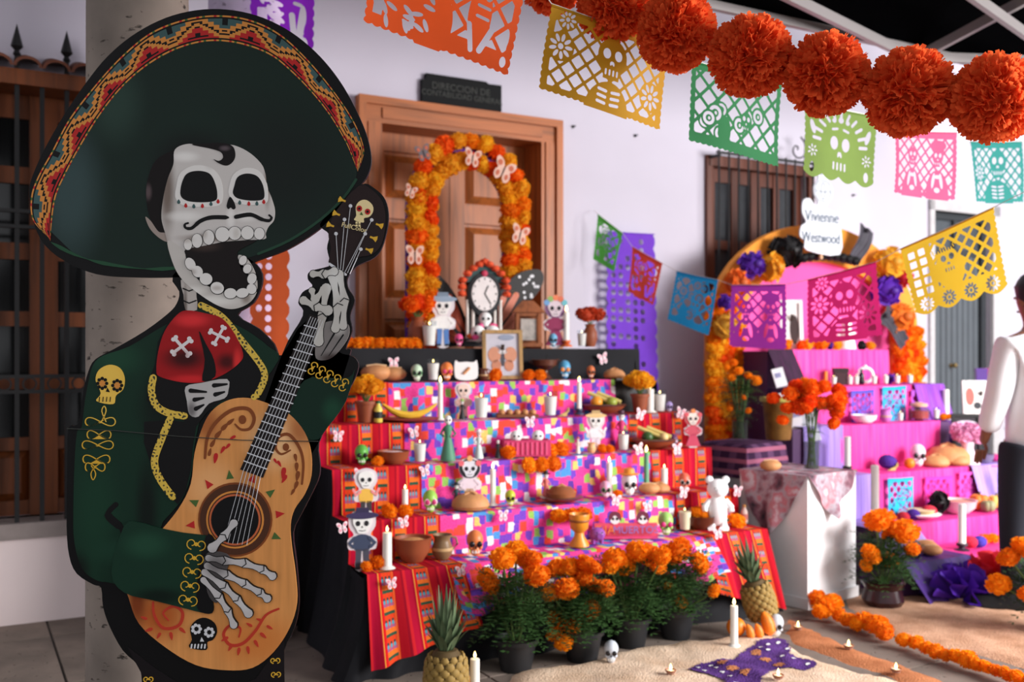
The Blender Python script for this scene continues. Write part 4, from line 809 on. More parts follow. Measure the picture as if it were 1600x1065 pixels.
def standee(root, h, head=(245, 244, 240), shirt=(240, 190, 60), pants=(60, 60, 70), hat=None, hair=None, arms=None, skirt=None, border=(228, 218, 222), flowers=None, extra=None, **k):
    """flat foam cut-out doll with printed pieces, on a little foot"""
    s = h; th = max(0.004, h*0.02)
    out = [(-.13*s, .0), (-.12*s, .3*s), (-.26*s, .34*s), (-.28*s, .5*s), (-.16*s, .58*s), (-.22*s, .72*s), (-.2*s, .92*s), (0, 1.0*s), (.2*s, .92*s), (.22*s, .72*s), (.16*s, .58*s), (.28*s, .5*s), (.26*s, .34*s), (.12*s, .3*s), (.13*s, 0)]
    B(root, 'backing', MB().plate(smoothpoly([(x*(.86 if z < .6*s else 1), z) for x, z in out], 3), 0, th), cm(border), False)
    f = -0.002
    def pl(n_, pts, rgb, lv=1, kk=4): return B(root, n_, MB().plate(smoothpoly(pts, kk) if kk > 1 else pts, f*lv, 0.001), cm(rgb), False)
    if skirt: pl('skirt', [(-.07*s, .36*s), (.07*s, .36*s), (.2*s, .03*s), (-.2*s, .03*s)], skirt, 1, 1)
    else:
        for q in (-1, 1): pl('trouser_leg', [(q*.01*s, .34*s), (q*.11*s, .34*s), (q*.115*s, .04*s), (q*.03*s, .04*s)], pants, 1, 1); pl('shoe', ellipse(q*.08*s, .025*s, .05*s, .022*s, 10), (30, 28, 30), 2, 1)
    pl('shirt', [(-.12*s, .33*s), (.12*s, .33*s), (.13*s, .52*s), (.06*s, .58*s), (-.06*s, .58*s), (-.13*s, .52*s)], shirt, 1, 3)
    for q in (-1, 1): pl('arm', ribbon([(q*.12*s, .53*s), (q*.21*s, .44*s), (q*.14*s, .38*s)] if not arms else [(q*.12*s, .53*s), (q*.2*s, .46*s), (q*.25*s, .58*s)], .055*s), arms or shirt, 2, 1)
    if hair: pl('hair', ellipse(0, .77*s, .215*s, .2*s, 20), hair, 1, 1)
    pl('face', [(-.15*s, .78*s), (-.13*s, .9*s), (0, .94*s), (.13*s, .9*s), (.15*s, .78*s), (.1*s, .68*s), (.06*s, .61*s), (-.06*s, .61*s), (-.1*s, .68*s)], head, 3, 4)
    for q in (-1, 1): pl('eye', ellipse(q*.07*s, .77*s, .038*s, .045*s, 10), (30, 28, 34), 4, 1)
    pl('nose', [(-.014*s, .7*s), (.014*s, .7*s), (0, .73*s)], (40, 36, 40), 4, 1); pl('mouth', ribbon([(-.05*s, .655*s), (0, .645*s), (.05*s, .655*s)], .01*s), (60, 50, 56), 4, 1)
    if hat: pl('hat_brim', ellipse(0, .9*s, .27*s, .055*s, 20), hat, 5, 1); pl('hat_crown', [(-.12*s, .9*s), (-.1*s, 1.03*s), (.1*s, 1.03*s), (.12*s, .9*s)], tuple(int(x*.85) for x in hat), 4, 1)
    if flowers:
        for q, rgb in enumerate(flowers): a = math.pi*(0.15+0.7*q/(len(flowers)-1)); pl('hair_flower', ellipse(.2*s*math.cos(a), .8*s+.18*s*math.sin(a), .06*s, .06*s, 10), rgb, 5, 1)
    B(root, 'prop', MB().box(-.1*s, .1*s, th, th+.14*s, 0, 0.006).box(-.02*s, .02*s, th, th+.004, 0, .5*s), cm(border), False)
def figurine(root, h, gown=(60, 140, 110), head=(244, 242, 238), hat=(40, 36, 40), arms=None, base=None, **k):
    s = h
    B(root, 'gown', MB().lathe([(.16*s, 0), (.15*s, .1*s), (.09*s, .38*s), (.06*s, .5*s), (.09*s, .64*s), (.085*s, .7*s), (.03*s, .74*s)], 14), cm(gown))
    B(root, 'head', MB().ball((0, -0.005*s, .83*s), (.08*s, .085*s, .1*s), 12, 8), cm(head))
    for q in (-1, 1):
        B(root, 'eye', MB().ball((q*.032*s, -.082*s, .835*s), (.02*s, .012*s, .022*s), 8, 5), M_blk)
        B(root, 'arm', MB().tube([(q*.08*s, 0, .67*s), (q*.15*s, -.03*s, .55*s), (q*.09*s, -.09*s, .5*s)], .024*s, 7), cm(arms or gown))
    if hat: B(root, 'hat', MB().lathe([(.17*s, 0), (.175*s, .012*s), (.08*s, .03*s), (.07*s, .1*s), (0, .11*s)], 14, c=(0, 0, .9*s)), cm(hat))
def frame_pic(root, h, w=None, fr=(176, 140, 90), pic=(200, 180, 170), spots=(), lean=0.16, **k):
    w = w or h*0.75; b_ = h*0.07; T = Matrix.Rotation(-lean, 4, 'X')
    mb = MB()
    for (x0, x1, z0, z1) in ((-w/2, -w/2+b_, 0, h), (w/2-b_, w/2, 0, h), (-w/2+b_, w/2-b_, 0, b_), (-w/2+b_, w/2-b_, h-b_, h)): mb.box(x0, x1, -0.012, 0.008, z0, z1, T=T)
    B(root, 'frame', mb, wood('frame_wood_%d' % fr[0], fr), False); B(root, 'picture', MB().box(-w/2+b_, w/2-b_, 0.0, 0.006, b_, h-b_, T=T), cm(pic), False)
    for (x, z, rx, rz, rgb) in spots: B(root, 'printed_shape', MB().plate(ellipse(x*w, z*h, rx*w, rz*h, 14), -0.003, 0.0, T=T), cm(rgb), False)
    B(root, 'easel_leg', MB().add([(-0.01, 0.008, h*0.7), (0.01, 0.008, h*0.7), (0.015, h*0.35, 0), (-0.015, h*0.35, 0), (-0.01, 0.012, h*0.7), (0.01, 0.012, h*0.7), (0.015, h*0.35+0.005, 0), (-0.015, h*0.35+0.005, 0)], [(0,1,2,3),(4,7,6,5),(0,3,7,4),(1,5,6,2),(0,4,5,1),(3,2,6,7)]), cm((60, 50, 44)), False)
BFLY = [(0, .1), (.06, .3), (.2, .48), (.42, .55), (.5, .42), (.42, .2), (.3, .08), (.38, -.08), (.36, -.3), (.2, -.42), (.07, -.3), (0, -.12)]
def bfly_pts(w): r_ = [(x*w, z*w) for x, z in BFLY]; return smoothpoly(r_ + [(-x, z) for x, z in r_[-2:0:-1]], 3)
def butterfly(root, w, rgb=(250, 222, 228), wing=(238, 150, 166), **k):
    B(root, 'wings', MB().plate(bfly_pts(w), -0.003, 0), cm(rgb), False)
    for q in (-1, 1):
        B(root, 'wing_print', MB().plate(ellipse(q*.28*w, .3*w, .12*w, .13*w, 12), -0.0045, -0.002), cm(wing), False); B(root, 'wing_print', MB().plate(ellipse(q*.22*w, -.16*w, .09*w, .13*w, 12), -0.0045, -0.002), cm(wing), False)
    B(root, 'body', MB().tube([(0, -.006, -.2*w), (0, -.007, .2*w)], .025*w, 6), cm((70, 50, 56)))
def pineapple_thing(root, h, tilt=0, **k):
    bh = h*0.5; r = h*0.2; T = Matrix.Rotation(R(tilt), 4, 'Y')
    mb = MB().lathe([(r*0.55, 0), (r*0.85, bh*0.12), (r*0.97, bh*0.45), (r*0.88, bh*0.8), (r*0.5, bh*0.99), (0, bh)], 20, T=T); bd_ = B(root, 'fruit_body', mb, mat('pineapple_skin', (92, 72, 38), 0.75, 0.3, 20))
    sc_ = MB().ball((0, 0, 0), (1, 1, 0.5), 6, 4).mesh('scale_eye', mat('pineapple_eye', (158, 128, 66), 0.7, 0.35, 40))
    for j in range(9):
        z = bh*(0.08+0.88*j/9); rr = r*np.interp(z/bh, [0, .12, .45, .8, 1], [.6, .87, .98, .9, .55])
        for q in range(12):
            a = 2*math.pi*(q+0.5*(j % 2))/12; p = T @ Vector((rr*math.cos(a), rr*math.sin(a), z)); nrm = (T.to_3x3() @ Vector((math.cos(a), math.sin(a), 0.1)))
            o = link('scale_eye', sc_, bd_, p, scale=(rr*0.25, rr*0.25, rr*0.22)); o.rotation_euler = nrm.to_track_quat('Z', 'Y').to_euler()
    cr = None
    for j in range(6):
        for q in range(7):
            a = q*2*math.pi/7+j*0.5; l = h*(0.30+0.05*j); out_ = (0.75-0.13*j); w_ = h*0.028*(1.25-0.1*j)
            pts = [Vector((r*0.25*math.cos(a), r*0.25*math.sin(a), bh*0.97+j*0.012*h))]
            for t in (0.35, 0.7, 1.0): pts.append(pts[0] + Vector((math.cos(a)*out_*l*t*0.75, math.sin(a)*out_*l*t*0.75, l*(t-0.45*out_*t*t))))
            sd = Vector((-math.sin(a), math.cos(a), 0)); vs = []
            for p, ww in zip(pts, (1, 1.1, 0.7, 0.05)): up = Vector((math.cos(a), math.sin(a), 0))*w_*0.4; vs += [p - sd*w_*ww, p - up*ww*0.8, p + sd*w_*ww]
            mb = MB().add([T @ v for v in vs], [f for i in range(3) for f in ((i*3, i*3+1, i*3+4, i*3+3), (i*3+1, i*3+2, i*3+5, i*3+4))]); B(root, 'crown_leaf', mb, mat('pineapple_leaf', (96, 116, 84), 0.5, 0.25, 30))
def foliage(mb, rg, c, r, n, L, flat=1.0):
    """pinnate marigold leaves around an axis"""
    for k in range(n):
        a = rg.uniform(0, 6.28); h_ = rg.uniform(0, 1); base = Vector((c[0]+rg.uniform(-.4, .4)*r, c[1]+rg.uniform(-.4, .4)*r, c[2]+h_*flat))
        el = rg.uniform(-0.35, 0.75); d = Vector((math.cos(a)*math.cos(el), math.sin(a)*math.cos(el), math.sin(el))); sd = d.cross(Vector((0, 0, 1))).normalized(); up = sd.cross(d)
        l = L*rg.uniform(.7, 1.25); base = base + d*r*rg.uniform(.1, .6)
        for q in range(5):
            p = base + d*l*(0.2+0.18*q) - Vector((0, 0, l*0.12*q*q*0.16))
            for s_ in (-1, 1):
                e = (sd*s_*0.85 + d*0.6 + up*rg.uniform(-.1, .25)).normalized(); ll = l*0.34*(1-0.1*q); wv = d*l*0.055
                b_ = len(mb.v); mb.v += [tuple(p), tuple(p+e*ll*0.5+wv), tuple(p+e*ll), tuple(p+e*ll*0.5-wv)]; mb.f.append((b_, b_+1, b_+2, b_+3)); mb.mi.append(0)
def marigold_plant(root, h, heads, potr=0.11, poth=0.16, seed=1, pot=None, spread=0.15, m=None, wrap=False, **k):
    """heads: (x, y, z, r) of each bloom"""
    rg = random.Random(seed)
    B(root, 'pot', MB().lathe([(potr*0.72, 0), (potr*0.95, poth*0.85), (potr*1.06, poth*0.86), (potr*1.08, poth), (potr*0.97, poth), (potr*0.9, poth*0.8)], 22) if not wrap else MB().lathe([(potr*0.8, 0), (potr*1.05, poth*0.3), (potr*0.9, poth*0.7), (potr*1.1, poth*0.95), (potr*0.9, poth), (potr*0.85, poth*0.8)], 9), pot or M_blackp)
    B(root, 'soil', MB().lathe([(potr*0.9, poth*0.86), (potr*0.3, poth*0.92)], 14), M_soil)
    fm = MB(); foliage(fm, rg, (0, 0, poth+0.03), spread, 420, spread*0.9, h-poth-0.09)
    o = B(root, 'foliage', fm, M_leaf, False); o['kind'] = 'stuff'
    for (x, y, z, r_) in heads:
        B(root, 'stem', MB().tube([(x*0.15, y*0.15, poth*0.9), (x*0.6, y*0.6, z*0.6+poth*0.3), (x, y, z)], 0.005, 5), M_stem); flower(root, (x, y, z), r_*1.1, m)
# ============================================================ stepped altar in front of the wooden door
O1 = [0.70, 0.935, 1.154, 1.37, 1.59, 1.81]; H1 = [1.42, 1.228, 1.025, 0.832, 0.614, 0.427]
TL = [-0.55, -0.5, -0.52, -0.55, -0.58, -0.61]; TR = [1.60, 1.60, 1.62, 1.63, 1.64, 1.68]
M_bcloth = mat('black_cloth', (26, 26, 30), 0.75, 0.25, 6, spec=0.2)
ALT = [(O1, H1)]
stand = atwall(thing('stepped_stand', 'black stepped stand carrying the altar in front of the wooden door', 'stand'))
for i in range(1, 6):
    MB().box(TL[i], TR[i], -O1[i]+0.004, -O1[i-1]+0.004 if i > 1 else -0.72, 0.0, H1[i]-0.004).build('tier', M_blk, stand, smooth=False)
tb = atwall(thing('side_table', 'black table against the door holding the clock and arch', 'table'))
MB().box(TL[0], TR[0], -0.69, -0.06, 1.385, 1.415).build('table_top', M_blk, tb, smooth=False)
for x in (TL[0]+0.05, TR[0]-0.1):
    for y in (-0.12, -0.66): MB().box(x, x+0.05, y-0.03, y+0.03, 0, 1.385).build('leg', M_blk, tb, smooth=False)
def prof_pts(i0, hem, e, O, H, back0):
    p = [(back0, H[i0]+e)]
    for i in range(i0, len(O)):
        p.append((O[i]+e, H[i]+e))
        if i+1 < len(O): p.append((O[i]+e+0.004, H[i+1]+e+0.001))
    p.append((O[-1]+e+0.03, hem)); return p
def drape(name, t0, t1, i0, hem, e, m, O=O1, H=H1, back0=0.71, amp=0.010, per=0.085, nu=60, seed=0, flare=0.0):
    """cloth over the steps; hem(t) is its lower edge; folds swing on the risers"""
    mb = MB(); P = prof_pts(i0, 0, e, O, H, back0); segs = []
    for a, b_ in zip(P, P[1:]):
        for q in range(5): segs.append((a, b_, q/5))
    segs.append((P[-2], P[-1], 1.0)); nv = len(segs)-1
    cum = [0]
    for (a, b_, q), (a2, b2, q2) in zip(segs, segs[1:]):
        pa = (a[0]+(b_[0]-a[0])*q, a[1]+(b_[1]-a[1])*q); pb = (a2[0]+(b2[0]-a2[0])*q2, a2[1]+(b2[1]-a2[1])*q2); cum.append(cum[-1]+math.hypot(pa[0]-pb[0], pa[1]-pb[1]))
    def fn(u, v):
        j = min(nv, int(round(v*nv))); a, b_, q = segs[j]; last = (b_ is P[-1])
        w_ = 1-math.exp(-((min(u, 1-u))*(t1-t0)/0.03)); side = (u-0.5)*2
        b2 = (b_[0], hem(u)) if last else b_
        o = a[0]+(b2[0]-a[0])*q; z = a[1]+(b2[1]-a[1])*q; t = t0+(t1-t0)*u
        if abs(b_[1]-a[1]) > abs(b_[0]-a[0]):
            k = q*(1.6 if last else (1-q)*1.6+0.2*q)
            o += amp*(1.0+math.sin(t*2*math.pi/per+seed+1.7*math.sin(t*9+j*0.13)))*k
            if last: t += flare*side*q; o += 0.02+0.10*q
        return (t, -o, z)
    mb.sheet(fn, nu, nv, uvf=lambda u, v: (t0+(t1-t0)*u, cum[min(nv, int(round(v*nv)))]))
    o = mb.build(name, m); atwall(o); return o
def sarape():
    m, t = newmat('striped_woven_cloth', 0.85, 0, 0.1); uv = t.new('ShaderNodeUVMap'); sx = t.new('ShaderNodeSeparateXYZ'); t.link(uv.outputs[0], sx.inputs[0])
    fr = t.math('FRACT', t.math('MULTIPLY', sx.outputs[0], 1/0.165)); k = (178, 18, 34)
    base = t.ramp(fr, [(0.0, k), (0.16, (150, 12, 34)), (0.22, (206, 34, 44)), (0.30, (176, 14, 50)), (0.46, (160, 10, 40)), (0.52, (232, 150, 60)), (0.55, (210, 26, 30)), (0.62, (206, 66, 30)), (0.92, (222, 92, 40)), (0.96, (170, 16, 30))])
    blk = t.math('FRACT', t.math('MULTIPLY', sx.outputs[1], 1/0.105)); band = t.math('MULTIPLY', t.math('GREATER_THAN', fr, 0.62), t.math('LESS_THAN', fr, 0.92))
    tri = t.math('ABSOLUTE', t.math('SUBTRACT', t.math('FRACT', t.math('MULTIPLY', fr, 10.0)), 0.5))
    fig = t.ramp(blk, [(0.0, (226, 60, 30)), (0.2, (40, 60, 60)), (0.32, (70, 150, 170)), (0.48, (150, 90, 130)), (0.62, (232, 110, 40)), (0.85, (50, 80, 60))])
    msk = t.math('MULTIPLY', band, t.math('LESS_THAN', tri, t.math('MULTIPLY_ADD', blk, 0.5, 0.12)))
    t.link(t.mix(msk, base, fig), t.b.inputs['Base Color']); return m
def confetti():
    m, t = newmat('printed_pennant_cloth', 0.8, 0, 0.15); uv = t.new('ShaderNodeUVMap'); mp = t.new('ShaderNodeMapping'); mp.inputs['Scale'].default_value = (27, 21, 1); t.link(uv.outputs[0], mp.inputs[0])
    nz = t.new('ShaderNodeTexNoise'); nz.inputs['Scale'].default_value = 5; t.link(uv.outputs[0], nz.inputs['Vector']); vv = t.new('ShaderNodeVectorMath', operation='MULTIPLY_ADD'); t.link(nz.outputs['Color'], vv.inputs[0]); vv.inputs[1].default_value = (0.8, 0.8, 0); t.link(mp.outputs[0], vv.inputs[2])
    vo = t.new('ShaderNodeTexVoronoi'); vo.distance = 'CHEBYCHEV'; vo.inputs['Randomness'].default_value = 0.7; vo.inputs['Scale'].default_value = 1.0; vo.voronoi_dimensions = '2D'; t.link(vv.outputs[0], vo.inputs['Vector'])
    sx = t.new('ShaderNodeSeparateColor'); t.link(vo.outputs['Color'], sx.inputs[0])
    flag = t.ramp(sx.outputs[0], [(0.0, (230, 66, 146)), (0.17, (118, 70, 190)), (0.34, (232, 74, 58)), (0.46, (80, 150, 214)), (0.6, (240, 236, 236)), (0.70, (232, 70, 150)), (0.8, (150, 196, 92)), (0.88, (244, 200, 110)), (0.94, (96, 60, 160))])
    m1 = t.math('LESS_THAN', vo.outputs['Distance'], 0.5)
    c1_ = t.mix(m1, lin((232, 72, 152)), flag)
    v2 = t.new('ShaderNodeTexVoronoi'); v2.inputs['Scale'].default_value = 95; v2.voronoi_dimensions = '2D'; t.link(uv.outputs[0], v2.inputs['Vector'])
    dk = t.math('MULTIPLY', t.math('LESS_THAN', v2.outputs['Distance'], 0.22), 0.45)
    t.link(t.mix(dk, c1_, t.mix(1.0, c1_, (0.35, 0.3, 0.4, 1), 'MULTIPLY')), t.b.inputs['Base Color']); return m
M_sar, M_conf = sarape(), confetti()
tag(drape('printed_cloth', -0.22, 1.31, 1, lambda u: 0.25-0.02*math.sin(u*30), 0.006, M_conf, nu=110, amp=0.006, per=0.21), 'magenta cloth printed with colourful pennants over the middle of the steps', 'cloth')
tag(drape('striped_cloth', -0.62, -0.16, 1, lambda u: 0.06+0.13*u, 0.011, M_sar, nu=50, amp=0.009, per=0.11, seed=1, flare=0.03), 'red striped woven cloth over the left end of the steps', 'cloth')
tag(drape('striped_cloth', 1.25, 1.69, 2, lambda u: 0.16-0.13*u, 0.011, M_sar, nu=50, amp=0.010, per=0.1, seed=2), 'red striped woven cloth over the right end of the steps', 'cloth')
def topz(o):
    for i in range(6):
        if o <= O1[i]+0.01: return H1[i]
    return H1[5]
# black cloths: over the table, and the skirt around the stand
bt = MB()
def fn(u, v):
    t = -0.62+2.28*u; k = v*3
    if k <= 1: return (t, -0.08-0.632*k, 1.422)
    k = (k-1)/2; return (t, -0.712-0.012*k*(1+math.sin(t*14+1.5*math.sin(t*5)))-0.004, 1.422-0.185*k)
bt.sheet(fn, 80, 12)
tag(atwall(bt.build('black_tablecloth', M_bcloth)), 'black cloth over the top table with the clock', 'cloth')
sk_ = MB(); NO = 60
def side(sgn):
    def f(u, v):
        o = 0.1+1.74*u; z = topz(o)-0.005; tt = TL[5] if sgn < 0 else TR[5]; ti = np.interp(o, [0]+O1, [TL[0]]+TL) if sgn < 0 else np.interp(o, [0]+O1, [TR[0]]+TR)
        t = ti + sgn*(0.025 + (0.13 if sgn < 0 else 0.03)*v*v + 0.018*v*math.sin(o*26+2*math.sin(o*7))); return (t, -o-0.06*v*u, z*(1-v))
    return f
sk_.sheet(side(-1), NO, 12); sk_.sheet(side(1), NO, 12)
sk_.sheet(lambda u, v: (TL[5]-0.02-0.13*v*v + (TR[5]-TL[5]+0.04+0.16*v*v)*u, -1.822-0.07*v-0.022*v*(1+math.sin(u*60+3*math.sin(u*11))), 0.424*(1-v)), 110, 12)
tag(atwall(sk_.build('black_skirt_cloth', M_bcloth)), 'black cloth skirt hanging to the floor around the stepped altar', 'cloth')
# ------------------------------------------------------------ placing
def spot(px, step, back=0.09, O=O1, H=H1, lift=0.014):
    o = O[step]-back; return WP(wt(px, o), o, H[step]+lift)
def item(fn_, name, cat, label, px, step, hpx, back=0.09, face=0.75, group=None, O=O1, H=H1, lift=0.014, turn=0.0, **k):
    p = spot(px, step, back, O, H, lift)
    if fn_ is marigolds and k.get('n', 1) > 1:
        n = k.pop('n'); nm = {2: ('left', 'right'), 3: ('left', 'middle', 'right')}[n]
        for q in range(n): item(marigolds, name, cat, nm[q] + ' one of the ' + label, px+(q-(n-1)/2)*hpx*0.78, step, hpx*random.uniform(.88, 1.08), back+random.uniform(-.01, .01), face, group, O, H, lift, **k)
        return
    r_ = thing(name, label, cat, p, facing(p, face)+turn, group); fn_(r_, hpx*p.y/F, **k); return r_
# flower arch on the table
oa = 0.33; ta, tb_ = wt(656, oa), wt(803, oa); tc_ = (ta+tb_)/2; ra = (tb_-ta)/2; zs = 2.30
arch = atwall(thing('marigold_arch', 'arch of orange and yellow paper marigolds standing in front of the wooden door', 'flower arch'))
path = [(ta, z) for z in np.arange(1.44, zs, 0.078)] + [(tc_-ra*math.cos(a), zs+ra*1.03*math.sin(a)) for a in np.linspace(0, math.pi, 13)] + [(tb_, z) for z in np.arange(zs-0.078, 1.43, -0.078)]
bm_ = MB()
for (p, q) in zip(path, path[1:]):
    def pr(p_, r_): 
        dx, dz = (p_[0]-tc_, p_[1]-zs) if p_[1] > zs else (math.copysign(1, p_[0]-tc_), 0); l = math.hypot(dx, dz); return (p_[0]+dx/l*r_, p_[1]+dz/l*r_)
    a0, a1, b0, b1 = pr(p, -0.075), pr(p, 0.085), pr(q, -0.075), pr(q, 0.085)
    bm_.add([(x, y, z) for y in (-oa-0.01, -oa+0.03) for (x, z) in (a0, a1, b1, b0)], [(0,1,2,3),(7,6,5,4),(0,3,7,4),(1,5,6,2),(0,4,5,1),(3,2,6,7)])
bm_.build('hoop', cm((84, 34, 130), 0.8), arch, smooth=False)
for i, p in enumerate(path):
    for j in (-1, 1):
        q = pr(p, 0.043*j-0.005); flower(arch, (q[0], -oa-0.035+random.uniform(-.01, .01), q[1]+0.039*(j > 0)), random.uniform(0.05, 0.062), random.choice([M_marigd, M_marigd, M_marigy, M_marig]) if (i+j) % 2 else M_marigy)
def wall_item(fn_, name, cat, label, px, py, o, w, rotd=0, group=None, **k):
    t = wt(px, o); Y = WP(t, o, 0).y; p = WP(t, o, EYE+(HY-py)/F*Y); r_ = thing(name, label, cat, p, WA, group); r_.rotation_euler = (0, R(rotd), WA); fn_(r_, w*Y/F, **k); return r_
for (px, py, w_, ro_, lab) in ((662, 240, 30, -20, 'dark paper butterfly perched outside the top left of the marigold arch'), (738, 248, 34, 10, 'orange paper butterfly at the crown of the marigold arch'), (786, 268, 44, 25, 'largest paper butterfly at the right shoulder of the marigold arch'), (641, 300, 24, 20, 'small pale paper butterfly high on the left leg of the marigold arch'), (648, 400, 36, 0, 'paper butterfly low on the left leg of the marigold arch'), (812, 368, 36, 15, 'paper butterfly on the right leg of the marigold arch')):
    wall_item(butterfly, 'paper_butterfly', 'butterfly', lab, px, py, 0.45, w_*.85, ro_, 'butterflies on the marigold arch', rgb=(214, 170, 150) if w_ != 30 else (90, 80, 84), wing=(180, 80, 40))
# marigold string lying on the table edge
gl = thing('marigold_string', 'string of orange marigolds lying on the left edge of the black table', 'garland', (0, 0, 0))
for i in range(11):
    p = spot(535+i*11.5, 0, 0.05+0.01*math.sin(i*2), lift=0.03); flower(gl, p, 0.034, M_marig)
gl_pts = [spot(532+i*12, 0, 0.05, lift=0.01) for i in range(11)]; MB().tube(gl_pts, 0.003, 5).build('cord', M_stem, gl)
# clock with monarch wings
def wings(root, h, **k):
    w_ = h*1.12; K = [(0.06, .12), (.25, .62), (.5, .92), (.78, 1.0), (.86, .9), (.8, .72), (.62, .5), (.72, .38), (.74, .2), (.6, .02), (.3, .0), (.1, .06)]
    for q in (-1, 1):
        wing = B(root, 'wing', MB().plate(smoothpoly([(q*x*w_*.95, z*h) for x, z in (K if q > 0 else K[::-1])], 4), 0, 0.012), cm((24, 18, 18)), False)
        cols = (196, 84, 52) if q < 0 else (216, 130, 104)
        for (x0, z0, x1, z1, ww) in ((.14, .2, .34, .62, .1), (.2, .2, .5, .66, .1), (.26, .16, .6, .56, .09), (.2, .1, .58, .38, .1), (.2, .05, .56, .2, .09)):
            wing2 = B(wing, 'wing_cell', MB().plate(ribbon([(q*x0*w_, z0*h), (q*(x0+x1)/2*w_, (z0+z1)/2*h), (q*x1*w_*.95, z1*h)], [ww*.3*h, ww*h, ww*.8*h]), -0.002, 0.002), cm(cols), False)
        rg = random.Random(3)
        for j in range(26): x = rg.uniform(.55, .8); z = rg.uniform(.62, .95) if j < 15 else rg.uniform(.08, .36); B(wing, 'white_spot', MB().plate(ellipse(q*x*w_*.93, z*h, .018*h, .02*h, 8), -0.003, 0.002), cm((240, 240, 244)), False)
    B(root, 'prop', MB().box(-.05, .05, 0.012, 0.1, 0, 0.01), cm((60, 50, 44)), False)
item(wings, 'monarch_wings', 'decoration', 'big monarch butterfly wings standing behind the clock on the black table', 745, 0, 124, 0.30, 0.3)
def clock(root, h, **k):
    s = h; dk = cm((46, 46, 50), 0.5)
    B(root, 'base', MB().box(-.25*s, .25*s, -.1*s, .12*s, 0, .07*s).box(-.22*s, .22*s, -.08*s, .11*s, .07*s, .1*s), dk, False)
    B(root, 'back_panel', MB().box(-.19*s, .19*s, .06*s, .1*s, .1*s, .8*s), cm((30, 26, 28)), False)
    for x in (-.2, -.13, .13, .2): B(root, 'column', MB().lathe([(.03*s, .1*s), (.02*s, .13*s), (.018*s, .52*s), (.028*s, .55*s)], 10, c=(x*s, -.04*s, 0)), cm((236, 228, 220)))
    B(root, 'dial_case', MB().plate(ellipse(0, .62*s, .2*s, .26*s, 32), -.07*s, .06*s).plate(ellipse(0, .62*s, .18*s, .235*s, 32), -.085*s, -.07*s), dk, False)
    dial = B(root, 'dial', MB().plate(ellipse(0, .62*s, .155*s, .2*s, 28), -.1*s, -.075*s), cm((240, 232, 230)), False)
    for a, l in ((0.4, .1), (2.6, .14)): B(dial, 'clock_hand', MB().plate(ribbon([(0, .62*s), (l*s*math.sin(a), .62*s+l*s*math.cos(a))], .012*s), -.106*s, -.1*s), M_blk, False)
    for q in range(12): B(dial, 'hour_mark', MB().plate(ellipse(.135*s*math.sin(q*.5236), .62*s+.175*s*math.cos(q*.5236), .008*s, .012*s, 6), -.104*s, -.1*s), M_blk, False)
    B(root, 'gable', MB().plate([(-.24*s, .76*s), (.24*s, .76*s), (.2*s, .86*s), (0, .98*s), (-.2*s, .86*s)], -.06*s, .08*s), cm((52, 84, 84)), False)
    B(root, 'rosette', MB().ball((0, -.08*s, .86*s), (.04*s, .02*s, .04*s), 10, 6), cm((196, 60, 90)))
    rp = [(-.27, .62), (-.27, .7), (-.26, .78), (-.2, .86), (-.13, .92), (-.06, .97), (0, 1.0), (.06, .97), (.13, .92), (.2, .86), (.26, .78), (.27, .7), (.27, .62)]
    for x, z in rp: B(root, 'roof_rosette', frill(30, .062*s, int(x*100)+7), mat('roof_orange', (222, 84, 44), 0.8)).location = (x*s, -.08*s, z*s)
    B(root, 'roof', MB().plate([(-.29*s, .78*s), (0, 1.0*s), (.29*s, .78*s), (.27*s, .74*s), (0, .95*s), (-.27*s, .74*s)], -.05*s, .1*s), M_blk, False)
item(clock, 'clock', 'clock', 'black mantel clock with white columns and an orange flower roof', 755, 0, 132, 0.22, 0.6)
def skull_cake(root, h, **k):
    s = h; B(root, 'cake_stand', MB().lathe([(.25*s, 0), (.08*s, .05*s), (.08*s, .12*s), (.5*s, .15*s), (.52*s, .18*s), (.0, .18*s)], 22), M_white)
    for (x, y, z, r_) in ((-.2, -.12, .38, .22), (.22, -.12, .38, .22), (.03, .05, .8, .19)):
        b_ = B(root, 'sugar_skull', MB().ball((x*s, y*s, z*s), (r_*s, r_*s, r_*1.05*s), 14, 9).ball((x*s, (y-r_*.35)*s, (z-r_*.75)*s), r_*.55*s, 10, 6), M_white)
        for q in (-1, 1): B(b_, 'eye', MB().ball((x*s+q*r_*.4*s, (y-r_*.9)*s, z*s), r_*.24*s, 8, 5), M_blk)
    for (x, y, z, c_) in ((-.42, -.05, .3, (236, 120, 50)), (.42, -.02, .3, (236, 90, 70)), (-.3, -.3, .26, (240, 90, 160)), (.3, -.3, .26, (236, 110, 170)), (0, -.34, .26, (244, 130, 80)), (-.1, 0, .6, (240, 100, 160)), (.26, .02, .6, (238, 84, 140))): B(root, 'sugar_flower', frill(26, .13*s, int(x*50)+9), cm(c_)).location = (x*s, y*s, z*s)
item(skull_cake, 'skull_cake', 'cake', 'three white sugar skulls with pink flowers on a cake stand before the clock', 757, 0, 54, 0.06)
